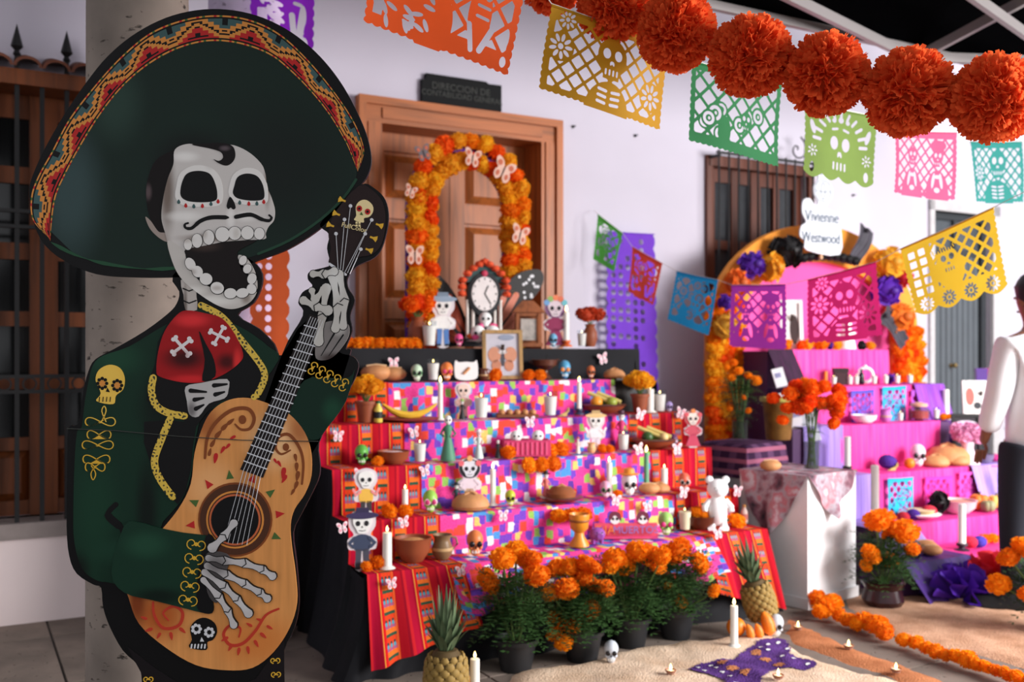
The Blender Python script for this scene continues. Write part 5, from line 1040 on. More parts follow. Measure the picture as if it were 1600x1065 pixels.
def shrine(root, h, **k):
    s = h; wm = wood('shrine_wood', (150, 88, 52))
    B(root, 'base', MB().box(-.3*s, .3*s, -.16*s, .16*s, 0, .08*s), wm, False)
    for x in (-.24, .24):
        for y in (-.12, .12): B(root, 'post', MB().box((x-.035)*s, (x+.035)*s, (y-.035)*s, (y+.035)*s, .08*s, .72*s), wm, False)
    B(root, 'back', MB().box(-.24*s, .24*s, .1*s, .13*s, .08*s, .72*s).box(-.24*s, .24*s, -.13*s, .13*s, .66*s, .74*s), wm, False)
    B(root, 'roof', MB().add([(-.36*s, -.2*s, .74*s), (.36*s, -.2*s, .74*s), (.36*s, .2*s, .74*s), (-.36*s, .2*s, .74*s), (-.12*s, 0, s), (.12*s, 0, s)], [(3,2,1,0),(0,1,5,4),(1,2,5),(2,3,4,5),(3,0,4)]), wm, False)
    B(root, 'photograph', MB().box(-.17*s, .17*s, -.1*s, -.085*s, .14*s, .6*s), mat('silver_print', (196, 188, 180), 0.4, 0.5, 24), False)
item(shrine, 'wooden_shrine', 'shrine', 'small roofed wooden shrine with a grey photograph beside the clock', 825, 0, 72, 0.12)
def vase_flowers(root, h, pot=None, m=None, n=9, r=None, **k):
    r = r or h*0.16
    B(root, 'vase', MB().lathe([(r*.7, 0), (r*1.05, h*.18), (r, h*.34), (r*.6, h*.46), (r*.8, h*.52), (r*.65, h*.52), (r*.5, h*.44)], 16), pot or M_clay)
    for q in range(n):
        a = q*2.4; rr = h*.26*math.sqrt((q+.4)/n); p = (rr*math.cos(a), rr*math.sin(a), h*.82-rr*.4); B(root, 'stem', MB().tube([(0, 0, h*.48), p], h*.012, 5), M_stem); flower(root, p, h*.14, m or M_marigd)
item(vase_flowers, 'flower_vase', 'vase', 'terracotta vase of orange flowers at the left foot of the arch', 652, 0, 88, 0.14)
item(glass_candle, 'glass_candle', 'candle', 'white candle in a glass left of the sombrero doll on the black table', 671, 0, 40, 0.05)
item(standee, 'paper_doll', 'doll', 'skeleton paper doll in a wide sombrero and blue trousers left of the clock', 692, 0, 82, 0.07, shirt=(248, 246, 244), pants=(86, 130, 196), hat=(150, 170, 190))
item(skull_fig, 'skull_figure', 'skull', 'hot pink skull at the foot of the sombrero doll', 717, 0, 20, 0.05, rgb=(240, 84, 150))
item(standee, 'paper_doll', 'doll', 'skeleton paper doll with rainbow flowers in her hair right of the wooden shrine', 868, 0, 78, 0.09, shirt=(150, 50, 90), skirt=(150, 50, 90), hair=(130, 90, 130), head=(226, 210, 218), flowers=[(120, 200, 210), (226, 120, 90), (240, 140, 100), (150, 190, 110), (120, 170, 220)])
item(skull_fig, 'skull_figure', 'skull', 'small sky blue skull at the feet of the flower haired paper doll', 864, 0, 21, 0.05, rgb=(112, 176, 212))
item(taper, 'taper_candle', 'candle', 'white taper candle on an orange holder at the right of the black table', 885, 0, 60, 0.06, r=0.017, holder=cm((226, 110, 50)))
item(glass_candle, 'glass_candle', 'candle', 'small white candle beside the terracotta vase of red flowers', 909, 0, 26, 0.07)
item(vase_flowers, 'flower_vase', 'vase', 'small terracotta vase of red orange flowers at the right of the black table', 922, 0, 68, 0.08, m=mat('red_orange_petal', (206, 74, 36), 0.7, trans=0.2), n=8)
# first step
I = item
I(frame_pic, 'picture_frame', 'picture frame', 'wooden picture frame with a monarch butterfly print on the top step', 786, 1, 78, 0.11, w=0.235, pic=(206, 204, 214), spots=((-.2, .5, .16, .16, (214, 150, 120)), (.2, .5, .16, .16, (214, 150, 120)), (-.16, .28, .12, .12, (206, 140, 110)), (.16, .28, .12, .12, (206, 140, 110)), (0, .42, .05, .16, (80, 80, 88)), (0, .56, .12, .05, (244, 240, 240)), (.1, .85, .2, .06, (150, 160, 180))))
I(roll, 'bread_roll', 'bread', 'round bread roll above the yellow and black bottle at left', 588, 1, 26, 0.14); I(roll, 'bread_roll', 'bread', 'bread roll at the left end of the top step beside another roll', 614, 1, 22, 0.13)
I(skull_fig, 'skull_figure', 'skull', 'white and green painted skull on the top step left of the glass candle', 651, 1, 27, 0.03, rgb=(196, 220, 190), rim=(80, 150, 90), lift=0.012)
I(glass_candle, 'glass_candle', 'candle', 'tall white glass candle on the top step beside the orange skull', 677, 1, 34, 0.07); I(skull_fig, 'skull_figure', 'skull', 'orange skull with pink eyes on the top step', 698, 1, 29, 0.05, rgb=(236, 128, 60), eye=(216, 60, 110))
def dish(root, h, **k):
    s = h; B(root, 'dish', MB().plate(smoothpoly([(-.5*s, .1*s), (-.58*s, .5*s), (-.56*s, .86*s), (-.5*s, 1.0*s), (-.36*s, .9*s), (0, .92*s), (.36*s, .9*s), (.5*s, 1.0*s), (.56*s, .86*s), (.58*s, .5*s), (.5*s, .1*s), (0, 0)], 4), 0, .07*s, T=Matrix.Rotation(R(-12), 4, 'X')), M_white, False)
    loose(root, 'biscuit', MB().tube([(-.14*s, -.02*s, .32*s), (0, -.03*s, .45*s), (.16*s, -.02*s, .62*s)], .07*s, 8, T=Matrix.Rotation(R(-12), 4, 'X')), M_bread, 'golden biscuit stuck on the white scalloped dish', 'biscuit')
    B(root, 'stand', MB().box(-.2*s, .2*s, .05*s, .3*s, 0, .05*s), cm((150, 100, 60)), False)
I(dish, 'white_dish', 'dish', 'white scalloped dish propped on the top step behind a biscuit', 729, 1, 32, 0.05)
I(jug, 'clay_jug', 'jug', 'tiny brown clay jug left of the picture frame', 756, 1, 18, 0.05, m=M_clayd)
I(marigolds, 'marigold_bloom', 'flower', 'orange marigold at the left foot of the picture frame', 774, 1, 20, 0.03); I(marigolds, 'marigold_bloom', 'flower', 'orange marigold just right of the picture frame', 826, 1, 18, 0.04); I(marigolds, 'marigold_bloom', 'flower', 'orange marigold under the incense burner on the top step', 844, 1, 17, 0.035)
I(burner, 'incense_burner', 'incense burner', 'brown clay incense burner on the top step', 852, 1, 38, 0.12); I(skull_fig, 'skull_figure', 'skull', 'bright blue skull with orange eyes on the top step', 882, 1, 29, 0.06, rgb=(84, 160, 200), eye=(236, 150, 70))
I(skull_fig, 'skull_figure', 'skull', 'copper orange skull at the right of the top step', 923, 1, 20, 0.06, rgb=(206, 110, 60)); I(bread_loaf, 'bread_loaf', 'bread', 'golden bread at the right end of the top step', 960, 1, 15, 0.07)
# second step
I(flowerpot, 'flowering_pot', 'flower pot', 'clay pot crowded with pale orange marigolds at the left of the second step', 572, 2, 74, 0.1, m=M_marigy); I(bottle, 'striped_bottle', 'bottle', 'yellow bottle with a black label beside the left clay flower pot', 591, 2, 34, 0.05, body=(226, 206, 90), cap=(30, 90, 60))
I(bananas, 'red_plate', 'plate', 'red plate under the bananas on the second step', 640, 2, 26, 0.1); I(taper, 'taper_candle', 'candle', 'tall white taper candle standing behind the banana plate', 688, 2, 64, 0.07)
I(figurine, 'skeleton_figurine', 'figurine', 'small black dressed skeleton figurine by the bananas', 722, 2, 32, 0.05, gown=(34, 32, 36), hat=(150, 190, 90)); I(standee, 'paper_doll', 'doll', 'pale pink paper doll behind the black dressed figurine', 724, 2, 56, 0.14, shirt=(236, 190, 176), pants=(236, 190, 176), head=(244, 214, 200))
I(glass_candle, 'glass_candle', 'candle', 'large white glass candle left of the bread tray', 752, 2, 40, 0.07); I(tray, 'bread_tray', 'tray', 'wooden tray under five bread pieces on the second step', 808, 2, 15, 0.1, w=0.115); I(glass_candle, 'glass_candle', 'candle', 'white glass candle right of the bread tray', 860, 2, 38, 0.07)
I(cane, 'sugar_cane', 'sugar cane', 'sugar cane', 884, 2, 16, 0.09, ref='right of the bread tray'); I(taper, 'taper_candle', 'candle', 'white taper candle left of the sugar cane bowl', 905, 2, 56, 0.07, holder=cm((60, 60, 90)))
I(fruitbowl, 'fruit_bowl', 'fruit bowl', 'clay bowl of oranges and sugar cane on the second step', 944, 2, 36, 0.1); I(flowerpot, 'flowering_pot', 'flower pot', 'clay pot of yellow marigolds at the right of the second step', 1000, 2, 64, 0.1, m=M_marigy)
I(taper, 'taper_candle', 'candle', 'thick white candle touching the right clay flower pot', 1016, 2, 40, 0.07, r=0.022); I(glass_candle, 'glass_candle', 'candle', 'white glass candle at the right end of the second step', 1031, 2, 34, 0.08); I(skull_fig, 'skull_figure', 'skull', 'small lilac skull at the far right of the second step', 1046, 2, 16, 0.06, rgb=(170, 150, 206))
# third step
I(skull_fig, 'skull_figure', 'skull', 'lime green skull at the left of the third step', 565, 3, 32, 0.1, rgb=(96, 176, 70)); I(marigolds, 'marigold_bloom', 'flower', 'orange marigold right of the lime green skull', 590, 3, 17, 0.05)
I(bowl, 'clay_bowl', 'bowl', 'shallow clay bowl of sugar on the third step', 615, 3, 20, 0.08, flare=2.0, fill=M_white); I(glass_candle, 'glass_candle', 'candle', 'white glass candle right of the sugar bowl', 656, 3, 36, 0.07)
I(figurine, 'skeleton_figurine', 'figurine', 'tall slim green gowned skeleton figurine on the third step', 700, 3, 76, 0.07, gown=(80, 140, 110), hat=None, arms=(60, 110, 90)); I(figurine, 'skeleton_figurine', 'figurine', 'pale pink and mint figurine left of the pink crate', 748, 3, 46, 0.08, gown=(206, 222, 216), head=(250, 220, 220), hat=(244, 226, 232))
I(figurine, 'skeleton_figurine', 'figurine', 'small black and white skeleton figurine beside the pink crate', 778, 3, 30, 0.06, gown=(30, 30, 34), hat=None); I(marigolds, 'marigold_bloom', 'flower', 'orange marigold at the left foot of the pink crate', 794, 3, 22, 0.045)
def crate(root, h, **k):
    s = h; m = cm((206, 60, 110))
    for (x0, x1, y0, y1) in ((-1.0, 1.0, -.5, -.44), (-1.0, 1.0, .44, .5), (-1.0, -.94, -.44, .44), (.94, 1.0, -.44, .44)): B(root, 'side', MB().box(x0*s, x1*s, y0*s, y1*s, 0, .7*s), m, False)
    B(root, 'bottom', MB().box(-.94*s, .94*s, -.44*s, .44*s, 0, .05*s), m, False)
    for q in range(9): B(root, 'slat', MB().box((-.9+q*.21)*s, (-.82+q*.21)*s, -.54*s, -.5*s, .08*s, .62*s), cm((232, 96, 140)), False)
    for x in (-.45, .5):
        h_ = loose(root, 'toy_figure', MB().ball((x*s, -.1*s, .85*s), .26*s, 12, 8).box((x-.06)*s, (x+.06)*s, -.12*s, -.04*s, .05*s, .65*s), M_white, 'small white toy head at the %s of the pink crate' % ('left' if x < 0 else 'right'), 'toy', 'toys in the pink crate')
        for q in (-1, 1): B(h_, 'eye', MB().ball((x*s+q*.1*s, -.34*s, .87*s), .05*s, 8, 5), M_blk)
I(crate, 'pink_crate', 'crate', 'pink slatted crate with two small white toy heads on the third step', 822, 3, 36, 0.09)
I(marigolds, 'marigold_bloom', 'flower', 'orange marigold pair at the right end of the pink crate', 868, 3, 22, 0.05, n=2)
I(standee, 'paper_doll', 'doll', 'white paper doll in a straw sombrero with raised arms', 931, 3, 62, 0.1, shirt=(244, 240, 244), pants=(236, 226, 240), hat=(236, 200, 140), arms=(250, 246, 248)); I(figurine, 'skeleton_figurine', 'figurine', 'small white figurine left of the straw sombrero doll', 903, 3, 26, 0.05, gown=(236, 222, 206), hat=(196, 90, 90))
I(jug, 'clay_jug', 'jug', 'small yellowish clay jug under the straw sombrero doll', 924, 3, 16, 0.04, m=cm((226, 172, 120))); I(marigolds, 'marigold_bloom', 'flower', 'orange marigold pair right of the straw sombrero doll', 947, 3, 15, 0.04, n=2); I(glass_candle, 'glass_candle', 'candle', 'white glass candle on the third step below the pink figurine', 974, 3, 31, 0.06)
I(figurine, 'skeleton_figurine', 'figurine', 'pink gowned figurine with a dark hat near the right fruit bowl', 971, 3, 60, 0.15, gown=(206, 50, 110), hat=(80, 40, 60)); I(fruitbowl, 'fruit_bowl', 'fruit bowl', 'clay bowl with an avocado and sugar cane on the third step', 1022, 3, 36, 0.08, ref='third step', items=[('dark green avocado', (54, 84, 36), -.3, -.1, .26), ('pale peach', (226, 190, 130), .4, -.2, .2), ('light green lime', (120, 150, 60), 0.1, .15, .25)])
I(skull_fig, 'skull_figure', 'skull', 'dark purple beaded skull right of the avocado bowl', 1052, 3, 22, 0.05, rgb=(96, 50, 90), eye=(220, 200, 220))
# fourth step
I(standee, 'paper_doll', 'doll', 'skeleton paper doll in a yellow shirt with pink sleeves', 572, 4, 78, 0.06, shirt=(240, 190, 80), pants=(60, 58, 62), arms=(240, 150, 150)); I(taper, 'taper_candle', 'candle', 'lit white candle on the fourth step right of the yellow shirted doll', 633, 4, 44, 0.06, r=0.014)
I(marigolds, 'marigold_bloom', 'flower', 'orange marigold left of the lit candle on the fourth step', 608, 4, 23, 0.04); I(marigolds, 'marigold_bloom', 'flower', 'orange marigold at the foot of the lit candle on the fourth step', 634, 4, 21, 0.03)
I(skull_fig, 'skull_figure', 'skull', 'lime skull with pink eyes on the fourth step', 672, 4, 35, 0.07, rgb=(150, 200, 80), eye=(206, 60, 120), rim=(244, 210, 220)); I(figurine, 'skeleton_figurine', 'figurine', 'small teal figurine behind the bread on the fourth step', 713, 4, 40, 0.13, gown=(50, 80, 86), hat=(30, 40, 46))
I(standee, 'paper_doll', 'doll', 'skull faced lady mask with dark hair on a stick', 734, 4, 76, 0.15, shirt=(244, 226, 236), skirt=(240, 200, 120), hair=(40, 40, 48), head=(236, 236, 244), flowers=[(236, 110, 120), (244, 180, 120), (236, 110, 120)]); I(bread_loaf, 'bread_loaf', 'bread', 'big sugared bread of the dead on the fourth step', 735, 4, 26, 0.07)
I(taper, 'taper_candle', 'candle', 'lit tall white candle behind the yellow green skull', 770, 4, 62, 0.12, r=0.014); I(skull_fig, 'skull_figure', 'skull', 'yellow green skull on the fourth step', 797, 4, 25, 0.06, rgb=(190, 200, 50))
I(marigolds, 'marigold_bloom', 'flower', 'three orange marigolds above the bread plate', 846, 4, 24, 0.16, n=3, lift=0.17); I(figurine, 'skeleton_figurine', 'figurine', 'black haired doll figurine standing behind the bread plate', 853, 4, 46, 0.13, gown=(226, 120, 110), hat=(28, 28, 34))
def plate_bread(root, h, **k):
    B(root, 'plate', MB().lathe([(h*.7, 0), (h*1.25, h*.2), (h*1.3, h*.26), (h*.7, h*.1)], 22), M_clay); B(root, 'rim', MB().lathe([(h*1.28, h*.22), (h*1.34, h*.26), (h*1.28, h*.29)], 22), M_clayd)
    b_ = thing('round_bread', 'dark round bread with a pale dough strip on the clay plate', 'bread', root.location, root.rotation_euler.z)
    B(b_, 'loaf', MB().lathe([(h*.85, h*.16), (h*.9, h*.5), (h*.6, h*.85), (0, h*.95)], 18), mat('dark_crust', (150, 84, 46), 0.5, 0.2, 14)); B(b_, 'dough_strip', MB().tube([(-h*.8, -.1*h, h*.5), (0, -.15*h, h*1.0), (h*.8, -.1*h, h*.5)], h*.1, 8), M_bread)
I(plate_bread, 'clay_plate', 'plate', 'clay plate under the dark round bread on the fourth step', 877, 4, 26, 0.07)
I(skull_fig, 'skull_figure', 'skull', 'pink and green sugar skull left of the hatted white skull', 946, 4, 26, 0.06, rgb=(236, 170, 196), rim=(120, 180, 110)); I(marigolds, 'marigold_bloom', 'flower', 'small orange marigold left of the hatted white skull', 965, 4, 14, 0.04)
I(taper, 'taper_candle', 'candle', 'white candle behind the pink and green sugar skull', 952, 4, 56, 0.13, r=0.015); I(skull_fig, 'skull_figure', 'skull', 'large white skull with black eyes wearing an orange hat', 983, 4, 36, 0.07, hat=(236, 150, 50)); I(taper, 'taper_candle', 'candle', 'green taper with a white figure tip on the fourth step', 1010, 4, 68, 0.12, wax=cm((100, 160, 120)), r=0.014)
I(roll, 'bread_roll', 'bread', 'bread roll right of the hatted white skull', 1014, 4, 18, 0.05); I(bread_loaf, 'bread_loaf', 'bread', 'pale bread loaf below the right white candle', 1030, 4, 15, 0.1); I(taper, 'taper_candle', 'candle', 'thick white candle left of the orange skull at right', 1038, 4, 38, 0.13, r=0.018)
I(skull_fig, 'skull_figure', 'skull', 'coral orange skull with pale eye rims below the pink paper doll', 1069, 4, 28, 0.07, rgb=(226, 106, 80), rim=(240, 220, 210)); I(standee, 'paper_doll', 'doll', 'girl paper doll with red braids and a pink dress', 1083, 3, 58, 0.02, shirt=(216, 90, 110), skirt=(216, 80, 110), hair=(206, 80, 90), head=(250, 236, 226), flowers=[(226, 100, 110), (240, 150, 90), (226, 100, 110)])
# fifth step
I(standee, 'paper_doll', 'doll', 'skeleton paper doll in a navy suit and dark hat', 566, 5, 94, 0.06, shirt=(60, 70, 96), pants=(70, 70, 84), hat=(60, 50, 90), arms=None); I(marigolds, 'marigold_bloom', 'flower', 'orange marigold at the feet of the navy suited doll', 573, 5, 17, 0.03); I(marigolds, 'marigold_bloom', 'flower', 'larger orange marigold left of the thick lit candle', 592, 5, 24, 0.05)
I(taper, 'taper_candle', 'candle', 'thick lit candle dripping wax at the front left step', 605, 5, 62, 0.03, r=0.02); I(bowl, 'clay_bowl', 'bowl', 'big glazed clay bowl of grain at the front left', 645, 5, 37, 0.12, fill=mat('toasted_grain', (206, 150, 92), 0.9, 0.4, 80), flare=1.25); I(jug, 'clay_jug', 'jug', 'painted clay jug with handle beside the grain bowl', 691, 5, 38, 0.1, m=mat('olive_glazed_clay', (140, 110, 76), 0.4, 0.3, 12))
I(skull_fig, 'skull_figure', 'skull', 'big orange skull with black eyes beside the clay jug', 742, 5, 40, 0.09, rgb=(226, 128, 70)); I(marigolds, 'marigold_bloom', 'flower', 'three orange marigolds above the yellow goblet', 893, 5, 25, 0.17, n=3, lift=0.12)
I(goblet, 'clay_goblet', 'goblet', 'yellow glazed clay goblet on the front step', 905, 5, 50, 0.05); 
def pig(root, h, **k):
    s = h; m = cm((150, 80, 170), 0.35); B(root, 'body', MB().ball((0, 0, .55*s), (.5*s, .45*s, .42*s), 16, 10), m); B(root, 'snout', MB().lathe([(.16*s, 0), (.16*s, .14*s), (0, .14*s)], 12, T=Matrix.Translation((.1*s, -.38*s, .52*s)) @ Matrix.Rotation(R(90), 4, 'X')), m)
    for q in (-1, 1): B(root, 'ear', MB().plate([(q*.1*s, .85*s), (q*.32*s, .8*s), (q*.3*s, 1.05*s)], -.12*s, -.02*s), m, False); B(root, 'eye', MB().ball((.1*s+q*.16*s, -.4*s, .7*s), .045*s, 8, 5), M_blk)
    for x in (-.25, .25):
        for y in (-.2, .2): B(root, 'leg', MB().lathe([(.1*s, 0), (.11*s, .3*s)], 10, c=(x*s, y*s, 0)), m)
I(pig, 'piggy_bank', 'figurine', 'purple piggy bank right of the yellow goblet', 933, 5, 26, 0.06)
def wordsign(root, h, **k):
    s = h; B(root, 'base', MB().box(-1.3*s, 1.3*s, -.12*s, .12*s, 0, .1*s), cm((220, 70, 120)), False); B(root, 'backing', MB().box(-1.3*s, 1.3*s, .02*s, .08*s, .1*s, .62*s), cm((226, 84, 110)), False)
    put_text('DIA', .5*s, cm((240, 130, 60)), root, (-.88*s, -.02, .36*s), name='word'); put_text('MUERTOS', .42*s, cm((150, 120, 190)), root, (.38*s, -.02, .36*s), name='word')
    for x in (-.45, .7):
        h_ = B(root, 'skull_head', MB().plate(smoothpoly([((x-.18)*s, .68*s), ((x-.2)*s, .9*s), (x*s, 1.02*s), ((x+.2)*s, .9*s), ((x+.18)*s, .68*s), (x*s, .58*s)], 4), -.02*s, .06*s), M_white, False)
        B(h_, 'hair', MB().plate(smoothpoly([((x-.24)*s, .7*s), ((x-.22)*s, 1.0*s), (x*s, 1.1*s), ((x+.22)*s, 1.0*s), ((x+.24)*s, .7*s), (x*s, .95*s)], 4), -.03*s, .05*s), cm((120, 50, 70)), False)
        for q in (-1, 1): B(h_, 'eye', MB().plate(ellipse((x+q*.08)*s, .8*s, .05*s, .06*s, 10), -.03*s, -.01*s), M_blk, False)
I(wordsign, 'word_sign', 'sign', 'pink block sign with letters and two small skull heads on top', 978, 5, 38, 0.1)
I(skull_fig, 'skull_figure', 'skull', 'green skull with pink eyes at the front right', 1040, 5, 36, 0.08, rgb=(160, 206, 110), eye=(216, 60, 130)); I(glass_candle, 'glass_candle', 'candle', 'lit cream candle in a glass left of the brown marigold bowl', 1070, 5, 36, 0.14, wax=cm((240, 226, 190)))
def bowl_flowers(root, h, **k):
    bowl(root, h*.6, M_clayd, M_soil, 2.0)
    for q in range(6): flower(root, (h*.24*math.cos(q*1.05), h*.24*math.sin(q*1.05), h*.72), h*.24, M_marig)
I(bowl_flowers, 'marigold_bowl', 'bowl', 'brown glazed bowl of marigolds at the right of the front step', 1093, 5, 34, 0.14)
def bear(root, h, **k):
    s = h; m = mat('white_toy_plush', (250, 250, 250), 0.6, 0.03); B(root, 'body', MB().ball((0, 0, .36*s), (.19*s, .16*s, .3*s), 16, 12), m); B(root, 'head', MB().ball((0, -.02*s, .76*s), (.2*s, .18*s, .18*s), 16, 10), m); B(root, 'muzzle', MB().ball((0, -.18*s, .71*s), (.09*s, .06*s, .07*s), 10, 7), m)
    for q in (-1, 1):
        B(root, 'ear', MB().ball((q*.15*s, 0, .92*s), (.075*s, .04*s, .075*s), 10, 7), m); B(root, 'arm', MB().tube([(q*.14*s, 0, .54*s), (q*.24*s, -.05*s, .42*s), (q*.25*s, -.09*s, .34*s)], [.06*s, .06*s, .05*s], 9), m); B(root, 'leg', MB().tube([(q*.09*s, 0, .2*s), (q*.12*s, -.06*s, .02*s), (q*.13*s, -.12*s, .04*s)], [.09*s, .08*s, .07*s], 9), m)
        B(root, 'eye', MB().ball((q*.07*s, -.185*s, .79*s), .016*s, 8, 5), cm((150, 150, 150)))
I(bear, 'toy_bear', 'toy', 'plain white toy bear standing at the right end of the altar', 1121, 5, 84, 0.08, lift=0.012); I(marigolds, 'marigold_bloom', 'flower', 'flattened orange marigold right of the white toy bear', 1152, 5, 24, 0.08); I(bottle, 'small_bottle', 'bottle', 'tiny pale bottle behind the marigold at the right edge', 1163, 5, 28, 0.16, body=(226, 200, 190), cap=(200, 150, 80), lbl=(206, 120, 110))
# pink butterflies pinned on the risers
for (px, py, o_, lab) in ((615, 568, 0.75, 'pale pink butterfly pinned to the black tablecloth near the left breads'), (942, 561, 0.75, 'pale pink butterfly pinned to the right of the black tablecloth'), (565, 600, 0.96, 'pink butterfly beside the left bread rolls'), (528, 682, 1.2, 'white butterfly on the left edge of the striped cloth'), (647, 676, 1.2, 'pink butterfly below the banana plate'), (828, 660, 1.19, 'pink butterfly below the bread tray'), (1000, 648, 1.2, 'pale butterfly below the right flowering pot'), (1063, 646, 1.2, 'white butterfly at the right end of the second step'), (664, 736, 1.41, 'pink butterfly below the sugar bowl candle'), (998, 702, 1.41, 'pink butterfly below the avocado bowl'), (1058, 702, 1.42, 'pink butterfly under the purple beaded skull'), (560, 742, 1.42, 'pink butterfly behind the yellow shirted paper doll'), (631, 816, 1.65, 'pink butterfly on the red cloth above the grain bowl'), (786, 806, 1.64, 'pink butterfly below the yellow green skull'), (962, 782, 1.64, 'pink butterfly below the pink and green sugar skull'), (1068, 770, 1.65, 'pink butterfly below the coral orange skull'), (1152, 768, 1.64, 'pink butterfly at the far right of the fourth step'), (535, 825, 1.86, 'white butterfly on the black skirt left of the navy suited doll'), (612, 912, 1.89, 'white butterfly at the foot of the thick lit candle'), (720, 892, 1.88, 'pale butterfly below the clay jug'), (1122, 834, 1.89, 'pink butterfly on the red cloth below the white bear'), (1012, 792, 1.64, 'green and white butterfly above the word sign')):
    wall_item(butterfly, 'paper_butterfly', 'butterfly', lab, px, py, o_, 18, random.uniform(-20, 20), 'pink butterflies on the altar')
# marigold pots in front of the altar
def pot_at(px, py, seed, heads_px, label, h=0.42, m=None, potr=0.095, poth=0.14, wrap=False, pot=None, spread=0.13):
    p = GP(px, py); r_ = thing('marigold_plant', label, 'plant', p, 0, 'potted marigolds'); k = p.y/F; rg = random.Random(seed)
    hs = [((hx-px)*k, rg.uniform(-.1, .06), (py-hy)*k, hr*k) for hx, hy, hr in heads_px]
    marigold_plant(r_, h, hs, potr, poth, seed, pot=pot, wrap=wrap, spread=spread, m=m); return r_
pot_at(806, 1045, 1, [(785, 866, 16), (806, 862, 15), (822, 874, 15), (838, 893, 17), (766, 908, 15), (833, 870, 12), (758, 900, 11)], 'tall potted marigold nearest the left pineapple', 0.44)
pot_at(910, 1030, 2, [(868, 892, 14), (888, 890, 16), (883, 912, 16), (858, 918, 13), (917, 884, 14), (914, 906, 14), (932, 916, 11), (946, 914, 11), (930, 886, 9), (872, 968, 15), (891, 972, 15), (880, 995, 12), (922, 950, 13), (866, 985, 11)], 'potted marigold with a low bunch of blooms second from the left', 0.38)
pot_at(985, 1008, 3, [(958, 868, 16), (972, 880, 17), (996, 858, 16), (1014, 866, 16), (1028, 884, 11), (950, 878, 12), (1030, 862, 12)], 'potted marigold third from the left with dark foliage', 0.42)
pot_at(1056, 995, 4, [(1056, 856, 18), (1088, 872, 13), (1062, 936, 9), (1040, 910, 6), (1110, 916, 9), (1092, 886, 9), (1045, 866, 12)], 'potted marigold at the right end of the front row', 0.42)
# fruit, candles and skulls on the floor
p = GP(697, 1100); r_ = thing('pineapple', 'whole pineapple standing at the left front of the altar', 'pineapple', p, 0); pineapple_thing(r_, 0.44)
p = GP(1188, 990, 0.03) + Vector((0.02, 0.08, 0)); r_ = thing('pineapple', 'pineapple leaning on small orange fruits at the right front', 'pineapple', p + Vector((0.02, 0, 0.05)), 0); pineapple_thing(r_, 0.40, tilt=-16)
def floor_item(fn_, name, cat, label, px, py, hpx, z=0.0, rz=None, group=None, **k):
    p = GP(px, py, z); r_ = thing(name, label, cat, p, facing(p) if rz is None else rz, group); fn_(r_, hpx*p.y/F, **k); return r_
def orange_fruit(root, h, **k): B(root, 'peel', MB().ball((0, 0, h*.5), (h*.5, h*.5, h*.5), 16, 10), mat('orange_peel', (240, 128, 24), 0.45, 0.1, 60, bump=0.1)); B(root, 'stem_scar', MB().ball((0.1*h, -.1*h, h*.97), (.06*h, .06*h, .03*h), 8, 5), cm((110, 110, 50)))
def papaya(root, h, **k): B(root, 'peel', MB().tube([(-.2*h, 0, h*.95), (-.1*h, 0, h*.75), (0, 0, h*.45), (.08*h, -.05*h, h*.16), (.1*h, -.06*h, .02*h)], [.06*h, .2*h, .28*h, .24*h, .06*h], 12), mat('orange_peel', (240, 128, 24))); B(root, 'stem_scar', MB().ball((-.2*h, 0, h*.97), (.04*h, .04*h, .03*h), 8, 5), cm((110, 110, 50)))
floor_item(orange_fruit, 'orange', 'fruit', 'round orange left of the leaning pineapple beside the lit candle', 1150, 994, 30, 0.03)
for (px, py, h_, lab) in ((1172, 998, 24, 'orange oval fruit just right of the lit candle'), (1186, 997, 24, 'orange oval fruit under the middle of the leaning pineapple'), (1200, 992, 38, 'tallest orange oval fruit beside the grey skull')): floor_item(papaya, 'oval_fruit', 'fruit', lab, px, py, h_, 0.03)
floor_item(taper, 'taper_candle', 'candle', 'lit white candle in the sand before the leaning pineapple', 1147, 1009, 70, 0.035, r=0.017); floor_item(taper, 'taper_candle', 'candle', 'lit white candle beside the left pineapple', 742, 1090, 68, 0.0, r=0.019)
floor_item(skull_fig, 'skull_figure', 'skull', 'grey white skull on the sand right of the leaning pineapple', 1213, 993, 34, 0.02, rgb=(206, 212, 220)); floor_item(skull_fig, 'skull_figure', 'skull', 'grey white skull on the sand between the front pots', 955, 1034, 34, 0.03, rgb=(204, 210, 220))
floor_item(marigolds, 'marigold_bloom', 'flower', 'orange marigold on the floor behind the left lit candle', 729, 1068, 16, 0.0)
def tealight(root, h, **k): r = 0.019; B(root, 'clay_cup', MB().lathe([(r*.8, 0), (r*1.25, .014), (r*1.2, .018), (r, .012)], 14), cm((150, 96, 70))); B(root, 'wax', MB().lathe([(r*.95, .004), (r*1.05, .013), (0, .014)], 12), M_wax); flame(root, .014, .03)
for (px, py, z, lab) in ((1048, 1052, .04, 'lit tea light on pale sand left of the purple sand butterfly'), (1216, 1060, .045, 'lit tea light below the purple sand butterfly'), (1247, 983, .012, 'lit tea light on brown sand nearest the grey skull'), (1326, 1013, .015, 'lit tea light midway along the brown sand strip'), (1400, 1050, .015, 'lit tea light at the front of the brown sand strip')): floor_item(tealight, 'tea_light', 'candle', lab, px, py, 20, z, group='tea lights on the sand')
